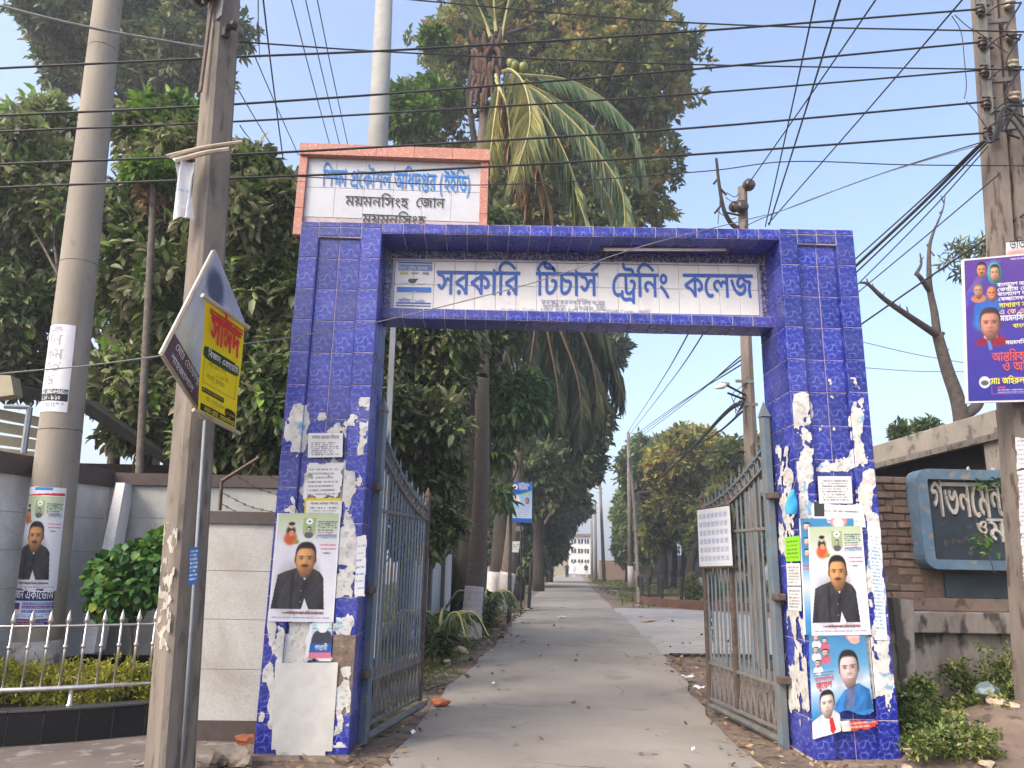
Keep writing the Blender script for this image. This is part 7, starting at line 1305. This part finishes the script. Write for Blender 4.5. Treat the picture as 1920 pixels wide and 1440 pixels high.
m = MB(); m.tube([P(1398,741,Yn-.1), P(1362,722,Yn-.4)], .018, 6); m.tube([P(1396,749,Yn-.1), P(1365,737,Yn-.4)], .018, 6); m.build('lamp_arm', M_BLACKM, t)
m = MB(); q = P(1350,725,Yn-.5); m.lathe([(.012,-.09),(.03,-.06),(.048,.03),(.04,.09),(.012,.10)], q, 10, axis=(.9,0,.25)); m.build('lamp_head', M_WHITE, t, True)
m = MB(); m.obox(P(1360,720,Yn-.45), (.12,.06,.04)); m.build('lamp_bracket', M_BRICK, t)
for k, (rr_, mt) in enumerate(((.13,M_WIRE),(.115,M_WIRE),(.14,M_WIRE))): m = MB(); c = P(1391,866,Yn-.15); m.tube([c+np.array([rr_*math.cos(a), .02*k, rr_*1.35*math.sin(a)]) for a in np.linspace(R(60+8*k), R(285), 18)], .012, 5); m.build('cable_coil', mt, t)
m = MB(); m.obox(P(1396,715,Yn-.1), (.3,.012,.05)); m.obox(P(1404,758,Yn-.1), (.3,.012,.05)); m.build('clamp_strap', M_GALV, t)
# grey pole behind the rear sign and drop wire
t = thing('utility_pole', 'grey round concrete pole rising behind the salmon framed sign', 'utility pole', tuple(gp(690,900,11))); m = MB(); m.tube([gp(668,1000,11), P(690,600,11), P(708,278,11), P(722,-40,11)], [.20,.185,.165,.14], 14); m.build('shaft', mat('grey_pole_concrete', (146,146,142), (130,130,127), 4, .85, .2, 60, c3=(140,140,138), s3=12), t, True)
t = thing('flat_post', 'white flat steel post standing between left pillar and greenery', 'post', tuple(gp(727,1000,8.2))); m = MB(); q0, q1 = P(736,620,8.2), P(722,1000,8.2); m.prism([q1+[-.03,0,-q1[2]], q1+[.03,0,-q1[2]], q0+[.03,0,.3], q0+[-.03,0,.3]], (0,.05,0)); m.build('shaft', M_PVC, t)
# blue board nailed to the second palm
t = thing('blue_signboard', 'blue clinic style signboard fixed before the second palm trunk', 'sign board', tuple(P(977,940,23.5))); f = on_plane([(957,903),(998,905),(997,980),(956,979)], 23.5); cv = Cv(f.w, f.h, (150,186,222), .012); cv.grad(0, 1, (120,170,220), (180,204,228)); cv.poly([(0,0),(1,0),(1,.2),(.5,.3),(0,.34)], (34,100,190)); cv.rect(0,.9,1,1,(34,92,180)); cv.ell(.22,.13,.12,.07,(230,232,236)); cv.ell(.22,.14,.05,.035,(200,70,60)); cv.poly([(.5,.32),(.95,.24),(.95,.28),(.5,.36)], (170,200,50)); cv.head(.78,.46,.09,.07,(214,120,80),tache=False); cv.ell(.28,.43,.18,.09,(220,214,214),.4); cv.fine(.06,.58,.94,.88,6,(190,80,90),.5); sheet('print', None, cv, lambda u, v: f(u, v)-np.array([0,.025,0]), parent=t, wrinkle=0)
m = MB(); c = f.c; m.prism([c[0],c[1],c[2],c[3]], (0,.03,0)); m.build('panel', M_BLUEP, t); on_text(f, 'lettering', [('আইিডয়াল'.replace('য়','Y'), .62, .12, .16, 0, f.w*.5), ('িটউশন'.replace('উ','ড'), .6, .2, .14, 0, f.w*.4)], [M_WHITEP], t, .03)
m = MB(); m.tube([gp(977,1145,23.6), P(977,960,23.6)], .03, 6); m.build('stake', M_BLACKM, t)
for i, (px_, Yd, col, lb) in enumerate((([(961,1015),(975,1015),(972,1036),(959,1035)],24.6,(206,208,206),'small white notice nailed on the second palm trunk'),([(967,986),(981,986),(980,996),(966,996)],24.6,(120,122,126),'tiny grey notice just under the blue board'),([(1011,1001),(1020,1003),(1017,1028),(1008,1026)],49,(206,214,226),'pale notice nailed to the forked stump'),([(1002,1052),(1009,1052),(1008,1063),(1002,1063)],49,(226,214,60),'yellow notice nailed low on the forked stump'))): f = on_plane(px_, Yd); cv = Cv(f.w, f.h, col, .03); cv.fine(.15,.2,.85,.8,3,np.array(col)*.6); sheet('notice', lb, cv, f, 'notice', wrinkle=0)
t = thing('litter_bin', 'dark green bin on a post beside the second palm', 'bin', tuple(gp(973,1105,27))); a = gp(973,1105,27); m = MB(); m.lathe([(.16,.25),(.19,.3),(.22,.8),(.2,.82)], a, 12); m.build('body', M_DARKV, t, True); m = MB(); m.tube([a+[.35,0,0], a+[.42,0,1.6]], .06, 8); m.build('post', M_BLACKM, t)
# white campus wall left of the road
t = thing('campus_wall', 'white panelled campus wall with grey posts behind the palms', 'wall', (-3,20,0)); A_, B_ = gp(770,1080,15), gp(905,1100,30); U = nrm(B_-A_); L_ = np.linalg.norm(B_-A_)
for i in range(8):
    p = A_+U*L_*(i+.5)/8; an = math.atan2(U[1],U[0]); m = MB(); m.obox(p+[0,0,.85], (L_/8-.25,.10,1.7), np.array(Matrix.Rotation(an,3,'Z'))); m.build('panel', M_WHITE, t); m = MB(); m.obox(p+U*L_/16+[0,0,.98], (.24,.22,1.96), np.array(Matrix.Rotation(an,3,'Z'))); m.build('post', M_CONC, t); m = MB(); m.obox(p+[0,0,1.82], (L_/8-.25,.16,.2), np.array(Matrix.Rotation(an,3,'Z'))); m.build('coping', M_CONC, t)
# round flower bed
t = thing('flower_bed', 'round brick kerbed bed with black posts right of the road', 'flower bed', (10.5,32,0)); cx_, cy_, rb = 10.9, 32.2, 4.55; m = MB(); n = 72
ringp = lambda r, z: [(cx_+r*math.cos(2*math.pi*i/n), cy_+r*math.sin(2*math.pi*i/n), z) for i in range(n)]
m.v = ringp(rb,-.05)+ringp(rb,.27)+ringp(rb-.25,.27)+ringp(rb-.25,.1); m.f = [(k*n+i, k*n+(i+1) % n, (k+1)*n+(i+1) % n, (k+1)*n+i) for k in range(3) for i in range(n)]; m.m = [0]*len(m.f); m.build('kerb', mat('dark_red_kerb', (104,72,62), (86,60,52), 3, .9, .4, 30), t); m = MB(); m.v = ringp(rb-.24,.14); m.f = [tuple(range(n))]; m.m = [0]; m.build('bed_soil', mat('bed_grass', (112,112,62), (92,84,58), 1.5, .95, .5, 30), t)
pm = MB(); pm.tube([(0,0,.1),(0,0,1.02)], .065, 8); pm.lathe([(.05,1.02),(.065,1.04),(.02,1.12)], (0,0,0), 8); pm = pm.mesh('post', M_BLACKM)
for a in (178,186,195,207,220,234,250,270,290,310,330,350,10,40,70,100,130,155): place('post', pm, t, Matrix.Translation((cx_+(rb-.12)*math.cos(R(a)), cy_+(rb-.12)*math.sin(R(a)), 0)))
m = MB(); m.tube([(cx_+(rb-.12)*math.cos(a), cy_+(rb-.12)*math.sin(a), .72) for a in np.linspace(0, 2*math.pi, 60)], .014, 4, cap=False); m.build('rail', M_BLACKM, t)
for i, (x, y, lb) in enumerate(((8.4,31.2,'clipped dark conifer bush in the round bed, left one of two'),(9.25,31.2,'clipped dark conifer bush in the round bed, right one of two'))): tree('garden_bush', lb, [(x,y,.5,.32),(x,y,.8,.26),(x,y,1.05,.16)], 420, 6, .13, .04, LM_DARK, None, seed=270+i, cat='bush', shell=.6)
# building at the end of the road
t = thing('far_building', 'white two storey building with dark windows at the end of the road', 'building', tuple(gp(1098,1078,128))); Yb_ = 128; bx = lambda x: P(x,1050,Yb_)[0]; bz = lambda y: P(1090,y,Yb_)[2]
m = MB(); m.box(bx(1068), bx(1107), Yb_, Yb_+14, -.1, bz(1005)); m.build('wall', M_WHITE, t); m = MB(); m.box(bx(1066), bx(1109), Yb_-.5, Yb_+14.5, bz(1005)+.002, bz(1001)); m.build('roof', M_CONC, t)
for y0, y1 in ((1011,1019),(1029,1037),(1049,1055)):
    for x0, x1 in ((1071,1080),(1084,1093),(1096,1104)): m = MB(); m.box(bx(x0), bx(x1), Yb_-.06, Yb_+.02, bz(y1), bz(y0)); o = m.build('window', M_DARKV, t); m = MB(); m.box((bx(x0)+bx(x1))/2-.06, (bx(x0)+bx(x1))/2+.06, Yb_-.12, Yb_-.065, bz(y1), bz(y0)); m.build('mullion', M_WHITE, o)
t = thing('far_building', 'low yellowish structure left of the white building at the road end', 'building', tuple(gp(1055,1078,110))); m = MB(); m.box(P(1040,1060,110)[0], P(1066,1060,110)[0], 110, 116, -.1, P(1050,1046,110)[2]); m.build('wall', M_BEIGE, t); m = MB(); m.box(P(1039,1060,110)[0], P(1067,1060,110)[0], 109.7, 116.3, P(1050,1046,110)[2]+.002, P(1050,1042,110)[2]); m.build('roof', M_RUST, t)
t = thing('low_wall', 'reddish low building wall behind the trees right of the road', 'wall', tuple(gp(1200,1090,76))); m = MB(); m.box(P(1125,1080,78)[0], P(1420,1080,78)[0], 78, 79, -.1, P(1200,1052,78)[2]); m.build('masonry', M_BRICK, t); m = MB(); m.box(P(1200,1080,77)[0], P(1330,1080,77)[0], 77.2, 77.9, .9, 2.6); m.build('dark_opening', M_DARKV, t)
t = thing('low_wall', 'white low edging wall behind the round flower bed', 'wall', tuple(gp(1300,1095,50))); m = MB(); m.box(P(1285,1085,56)[0], P(1330,1085,56)[0], 56, 56.3, -.05, .75); m.build('masonry', M_WHITE, t)
# people walking on the road
def person(label, x, y, Y, cols, robe=False, seed=1, h=1.68):
    b = G(x, y); b = P(x, y, b[1]) if Y is None else gp(x, y, Y); g = np.random.default_rng(seed); st = .16
    J = {'pel':(0,0,.92),'ch':(0,0,1.28),'nk':(0,0,1.44),'hd':(0,.0,1.58),'top':(0,0,1.68),'hl':(-.09,0,.88),'hr':(.09,0,.88),'kl':(-.10,-.08,.48),'kr':(.10,.06,.48),'al':(-.10,st,.08),'ar':(.10,-st*.8,.06),'tl':(-.10,st-.14,.03),'tr':(.10,-st*.8-.16,.03),'sl':(-.19,0,1.36),'sr':(.19,0,1.36),'el':(-.25,.06,1.08),'er':(.25,-.05,1.08),'wl':(-.25,-.08,.84),'wr':(.25,.08,.84),'fl':(-.24,-.12,.74),'fr':(.24,.12,.74)}
    E_ = [('pel','ch'),('ch','nk'),('nk','hd'),('hd','top'),('pel','hl'),('hl','kl'),('kl','al'),('al','tl'),('pel','hr'),('hr','kr'),('kr','ar'),('ar','tr'),('ch','sl'),('sl','el'),('el','wl'),('wl','fl'),('ch','sr'),('sr','er'),('er','wr'),('wr','fr')]
    Rd = dict(pel=.15,ch=.16,nk=.055,hd=.095,top=.06,hl=.11,hr=.11,kl=.07,kr=.07,al=.045,ar=.045,tl=.035,tr=.035,sl=.075,sr=.075,el=.05,er=.05,wl=.035,wr=.035,fl=.035,fr=.035)
    if robe: Rd.update(kl=.13,kr=.13,al=.12,ar=.12,hl=.14,hr=.14,pel=.18)
    nm = list(J); me = bpy.data.meshes.new('person'); me.from_pydata([np.array(J[k])*h/1.68 for k in nm], [(nm.index(a), nm.index(c)) for a, c in E_], []); o = bpy.data.objects.new('person', me); COL.objects.link(o)
    md = o.modifiers.new('s', 'SKIN'); sv = me.skin_vertices[0].data
    for i, k in enumerate(nm): sv[i].radius = (Rd[k], Rd[k]*.8); sv[i].use_root = (k == 'pel')
    o.modifiers.new('u', 'SUBSURF').levels = 1; dg = bpy.context.evaluated_depsgraph_get(); m2 = bpy.data.meshes.new_from_object(o.evaluated_get(dg)); bpy.data.objects.remove(o); bpy.data.meshes.remove(me)
    for i, c in enumerate(cols): m2.materials.append(mat('cloth_%d_%d_%d' % c, c, None, 9, .85))
    m2.materials.append(mat('hair', (28,25,24), None, 9, .6)); m2.materials.append(mat('skin', (142,100,76), None, 9, .6))
    for p in m2.polygons:
        z = p.center.z/h*1.68; xx = abs(p.center.x); p.material_index = 2 if z > 1.60 or (z > 1.5 and p.center.y > .02) else 3 if z > 1.45 or (z < .82 and xx > .2) or z < .05 else 0 if z > (.50 if robe else .86) else 1
        p.use_smooth = True
    o = place('person', m2, None, Matrix.Translation(tuple(b))); return tag(o, label, 'person')
person('person in a long black robe walking away at the road end', 1063, 1083, None, ((30,30,34),(30,30,34)), True, h=1.62)
person('person in long white tunic walking beside the one in black', 1075, 1082.5, None, ((218,218,222),(206,206,210)), False, h=1.75)
person('person in dark purple shirt at the left side of the far road', 1036, 1082, None, ((66,48,70),(34,34,40)), False, h=1.68)
person('person in black top and pale trousers near the far pale pole', 1099, 1082.5, None, ((34,34,38),(196,198,202)), False, h=1.6)
# small things on the ground
def rock(name, label, p, r, mt, cat, seed, sq=(1,.8,.55)):
    bm = bmesh.new(); bmesh.ops.create_icosphere(bm, subdivisions=2, radius=1); g = np.random.default_rng(seed); a = g.normal(size=(3,3))
    for v in bm.verts: c = np.array(v.co); k = 1+.22*math.sin(3*c@a[0])+.14*math.sin(6*c@a[1]); c = c*k*r*np.array(sq); v.co = c
    me = bpy.data.meshes.new(name); bm.to_mesh(me); bm.free(); me.materials.append(mt); o = place(name, me, None, Matrix.Translation(tuple(p)) @ Matrix.Rotation(g.uniform(0,3),4,'Z')); return tag(o, label, cat)
M_ORB = mat('orange_brick_bit', (186,112,74), (160,92,60), 14, .9, .5, 40); M_PALEST = mat('pale_stone', (176,160,138), (150,134,116), 12, .9, .4, 40)
rock('brick_bit', 'orange broken brick bit on the left road edge by the gate leaf', G(824,1318,.03), .10, M_ORB, 'brick', 1, (1,.6,.42)); rock('brick_bit', 'brownish brick lump half sunk in the left verge grass', G(862,1218,.03), .2, M_PALEST, 'brick', 2, (1.2,.5,.3))
rock('brick_bit', 'pinkish brick bit on the rubble beside the left plinth', P(458,1402,6.35)*[1,1,0]+[0,0,.14], .07, M_ORB, 'brick', 3); rock('stone', 'white stone on the left verge below the brick lump', G(838,1240,.04), .07, M_PALEST, 'stone', 4)
for i, (x, y, z, r, lb) in enumerate(((438,1418,.05,.13,'dirty grey lump in the rubble between square pole and plinth'),(412,1425,.03,.09,'small rubble lump nearest the square pole'),(455,1428,.02,.08,'flat rubble piece in front of the left plinth'),(425,1405,.06,.06,'tan stick like rubble bit at the low wall foot'))): rock('rubble', lb, G(x,y,z), r, M_MORTAR if i % 2 else M_PALEST, 'rubble', 10+i)
for i, (x, y, Y, r, lb) in enumerate(((1728,1388,6.75,.075,'flat pale stone on top of the earth heap'),(1706,1408,6.5,.055,'small pinkish stone on the left slope of the earth heap'),(1878,1388,7.0,.10,'pale stone on the right of the earth heap'),(1912,1400,6.9,.07,'pale stone at the right edge near the weeds'),(1752,1366,7.1,.05,'pale leaf like chip at the weed border'),(1778,1405,6.5,.03,'white scrap on the earth heap'),(1850,1432,6.2,.06,'pinkish stone at the bottom of the earth heap'),(1700,1432,6.2,.05,'tan stone at the bottom left of the earth heap'))): q = P(x,y,Y); rock('stone', lb, (q[0], Y, gz(q[0],Y)+.02), r, M_PALEST if i != 5 else M_WHITE, 'stone', 20+i)
q = P(1862,1372,7.15); rock('plastic_bag', 'crumpled grey green plastic bag among the weeds', (q[0],7.15,gz(q[0],7.15)+.08), .12, mat('translucent_bag', (120,136,136), (92,108,108), 14, .3), 'plastic bag', 31, (1,.8,.6))
def scrap(label, x, y, w_, h_, seed, col=(220,222,228)):
    c = G(x, y, .012); cv = Cv(w_, h_, col, .02); ragged(cv, seed, .03); g = np.random.default_rng(seed); A3 = g.uniform(0,3); ux, uy = np.array([math.cos(A3),math.sin(A3),0]), np.array([-math.sin(A3),math.cos(A3),0])
    sheet('paper_scrap', label, cv, lambda u, v: c+np.outer((u-.5)*w_, ux)+np.outer((v-.5)*h_, uy)+np.stack([0*u,0*u,.025*np.abs(np.sin(u*5+seed))+.02*np.abs(np.sin(v*4))], 1), 'litter', wrinkle=.004)
for i, (x, y, s, lb) in enumerate(((773,1377,.10,'white paper scrap on the left road edge near the bottom'),(1290,1272,.22,'crumpled white paper on the dirt left of the right gate leaf'),(1310,1292,.18,'second white paper scrap beside the right gate leaf foot'),(925,1285,.10,'pale flat scrap lying on the left half of the road'),(1150,1108,.5,'white litter on the verge right of the road near the tall pole'),(1198,1136,.4,'white litter at the corner of the round bed'),(1055,1158,.3,'small pale scrap at the left road edge near the palms'),(1300,1410,.05,'tiny pale chip near the right bottom of the road'))): scrap(lb, x, y, s, s*.6, 40+i)
scrap('orange brown cloth strip lying on the pale apron', 1218, 1164, .9, .25, 60, (190,150,110))
# rubble cloth under the pillar
# ---------------------------------------------------------------- overhead wires
def cable(label, pts, r=.011, mt=None, group='overhead wires', sag=0.0):
    q = bez([np.asarray(p, float) for p in pts], 8)
    if sag: s = np.linspace(0,1,len(q)); q[:,2] -= sag*4*s*(1-s)
    m = MB(); m.tube(q, r, 5); o = m.build('overhead_wire', mt or M_WIRE); return tag(o, label, 'wire', group)
Yw = 6.3
ends = [((0,128),(440,107),(780,92),(1300,59)), ((0,217),(380,199),(780,172),(1300,130)), ((0,247),(380,231),(780,209),(1300,176)), ((0,308),(380,293),(780,272),(1300,240)), ((0,352),(420,335),(780,320),(1300,290))]
nm_ = ('topmost','second','third','fourth','lowest')
for i, l in enumerate(ends): cable('black insulated line tied to the %s insulator of the right pole' % nm_[i], [P(-260, l[0][1]+14, 5.9)]+[P(x, y, Yw-.02+.0002*x) for x, y in l]+[INS[i]+[-.04,-.0,0]], .0115 if i != 2 else .010)
cable('thin dark wire sloping down from upper centre to the right pole top', [P(700,-12,7.4), P(780,0,7.4), P(1300,43,7.2), P(1930,60,6.7)], .009); cable('thin dark wire crossing just under the topmost insulated line at right', [P(440,78,5.95), P(780,100,6.6), P(1300,121,6.8), P(1930,131,6.75)], .008)
cable('thin slack wire passing level with the tip of the wooden arm', [P(540,330,7.5), P(900,347,7.4), P(1300,323,7.2), P(1478,303,7.0), P(1700,309,6.9), P(1930,311,6.8)], .006)
cable('thick grey service wire from upper left to the square pole', [P(-120,-20,5.6), P(0,11,5.6), P(170,52,5.7), P(386,90,5.85)], .012, M_GWIRE)
cable('thin grey wire from the diamond board to the left edge', [P(-100,716,5.4), P(0,701,5.45), P(160,686,5.55), P(304,667,5.66)], .006, M_GWIRE); cable('thin grey wire running from the diamond board across the arch name panel', [P(455,645,5.35), P(560,630,5.9), P(720,601,6.35), P(1000,530,6.4), P(1200,463,6.4), P(1400,412,6.5), P(1640,270,6.7), P(1838,265,6.85)][:6]+[P(1480,390,6.5), P(1640,330,6.7), P(1842,270,6.85)], .005, M_GWIRE)
for i, (a, b, lb) in enumerate((((1530,-5),(1435,425),'steep thin wire going up from the arch end, leftmost of four'),((1577,-5),(1442,422),'steep darker wire going up from behind the arch end'),((1645,-5),(1398,352),'wire climbing right from the round insulators of the inner pole'),((1808,-5),(1440,420),'longest slanting wire climbing right from the inner pole'))): cable(lb, [P(*b,11.8), P((a[0]+b[0])/2,(a[1]+b[1])/2+2,9), P(*a,6.5)], .010 if i != 1 else .012)
for i, (a, b, lb) in enumerate((((493,-5),(531,300),'thick dark wire dropping beside the square pole top'),((484,-5),(487,110),'short frayed cable end hanging right of the square pole'),((545,-5),(622,285),'thin wire left of the pair that drops behind the rear sign'),((572,-5),(640,285),'thin wire of the group dropping behind the rear sign, middle one'),((594,-5),(655,285),'thin wire nearest the grey pole dropping behind the rear sign'),((465,75),(560,292),'thin wire slanting down from the square pole insulator to the rear sign'),((448,170),(520,290),'faint wire slanting down from the square pole to the tree tops'),((450,235),(470,262),'short black wire bent from the square pole by the sack'))): cable(lb, [P(*a,6.6), P((a[0]+b[0])/2-1,(a[1]+b[1])/2,8), P(*b,10.5)], .009 if i == 0 else .006)
fan = [((1285,636),(1176,812),'wire to the far pole top seen under the arch, leftmost strand'),((1312,636),(1180,815),'wire to the far pole top seen under the arch, second strand'),((1352,690),(1182,822),'wire to the far pole top seen under the arch, third strand'),((1368,680),(1184,826),'wire to the far pole top seen under the arch, fourth strand'),((1384,672),(1186,830),'wire to the far pole top seen under the arch, fifth strand')]
for i, (a, b, lb) in enumerate(fan): cable(lb, [P(*b,53.4), P((a[0]+b[0])/2,(a[1]+b[1])/2+5,28), P(a[0],a[1],13), P(a[0]+40,a[1]-90,11)] if i < 2 else [P(*b,53.4), P((a[0]+b[0])/2,(a[1]+b[1])/2+5,28), P(1396,a[1]-10,12)], .014)
cable('heavy cable bundle sagging from the inner pole into the right hand trees', [P(1396,752,12), P(1360,775,16), P(1300,838,26), P(1230,905,42)], .045); cable('second thinner cable sagging beside the heavy bundle', [P(1396,768,12), P(1340,815,18), P(1280,850,30), P(1190,900,50)], .022)
for i in range(4): cable('tangled loose wire loops beside the lamp of the inner pole', [P(1396,720+i*9,11.9), P(1372+4*i,742+i*10,11.8), P(1388-3*i,768+i*4,11.8), P(1396,752,11.9)], .007, group='tangled loops on the inner pole')
cable('faint wire between the far pole and the trees over the road', [P(1178,860,53), P(1120,852,56), P(1060,850,60)], .016)
bd = [((1848,262),(1604,500),.018,'thickest black cable of the bundle sloping from the right pole to the arch'),((1842,265),(1602,486),.009,'upper thin cable of the bundle sloping from the right pole to the arch'),((1850,268),(1606,512),.010,'thin cable hugging the underside of the black bundle'),((1852,275),(1606,540),.007,'lowest thin wire fanning out under the black bundle'),((1875,325),(1606,545),.007,'faint wire from mid right pole down to the arch corner'),((1935,392),(1610,598),.011,'black wire crossing the bare tree from the right edge to the arch')]
for a, b, r_, lb in bd: cable(lb, [P(*a,6.8), P((a[0]+b[0])/2,(a[1]+b[1])/2+4,7.6), P(b[0]-60,b[1]+55,9.0)], r_, group='cable bundle at the right pole')
cable('thin wire running from the bundle knot down to the inner pole', [P(1842,266,6.85), P(1640,330,8), P(1440,405,10.5), P(1396,425,11.9)], .007)
for i, (a, b, lb) in enumerate((((1612,640),(1818,682),'pale faint wire crossing behind the bare tree, upper one'),((1614,689),(1818,697),'pale faint wire crossing behind the bare tree, lower one'))): cable(lb, [P(*a,15), P((a[0]+b[0])/2,(a[1]+b[1])/2+3,15), P(*b,15)], .009, M_GWIRE)
for i in range(5):
    g = np.random.default_rng(i+70); a = P(1846+g.uniform(-6,10), 262+g.uniform(-20,10), 6.8); cable('messy knot of loose cables where the bundle meets the right pole', [a, P(1865+g.uniform(-8,8),245+g.uniform(-15,20),6.72), P(1890+g.uniform(-8,8),215+g.uniform(-15,25),6.7), P(1935,170+i*28,6.7)], .012+.004*(i % 2), group='knotted cables on the right pole')
for i, (l, lb) in enumerate(((((1785,30),(1802,60),(1808,110),(1812,160),(1808,185)),'thin loose wire hanging between the insulators of the right pole, outer one'),(((1790,28),(1815,50),(1840,65),(1890,100)),'thin loose wire from the topmost insulator to the right pole'),(((1812,190),(1828,208),(1840,225),(1850,240)),'thin curled wire below the fourth insulator'))): cable(lb, [P(x,y,6.8) for x, y in l], .005)
# ---------------------------------------------------------------- air
hz = bpy.data.materials.new('pale_haze'); hz.use_nodes = True; n = hz.node_tree.nodes; n.remove(n['Principled BSDF']); pv = n.new('ShaderNodeVolumePrincipled'); pv.inputs['Density'].default_value = HAZE; pv.inputs['Color'].default_value = (.92,.95,1,1); pv.inputs['Anisotropy'].default_value = .3; hz.node_tree.links.new(pv.outputs[0], n['Material Output'].inputs['Volume'])
tag(MB().box(-720, 720, -80, 920, -1.6, 40).build('haze', hz), kind='stuff')
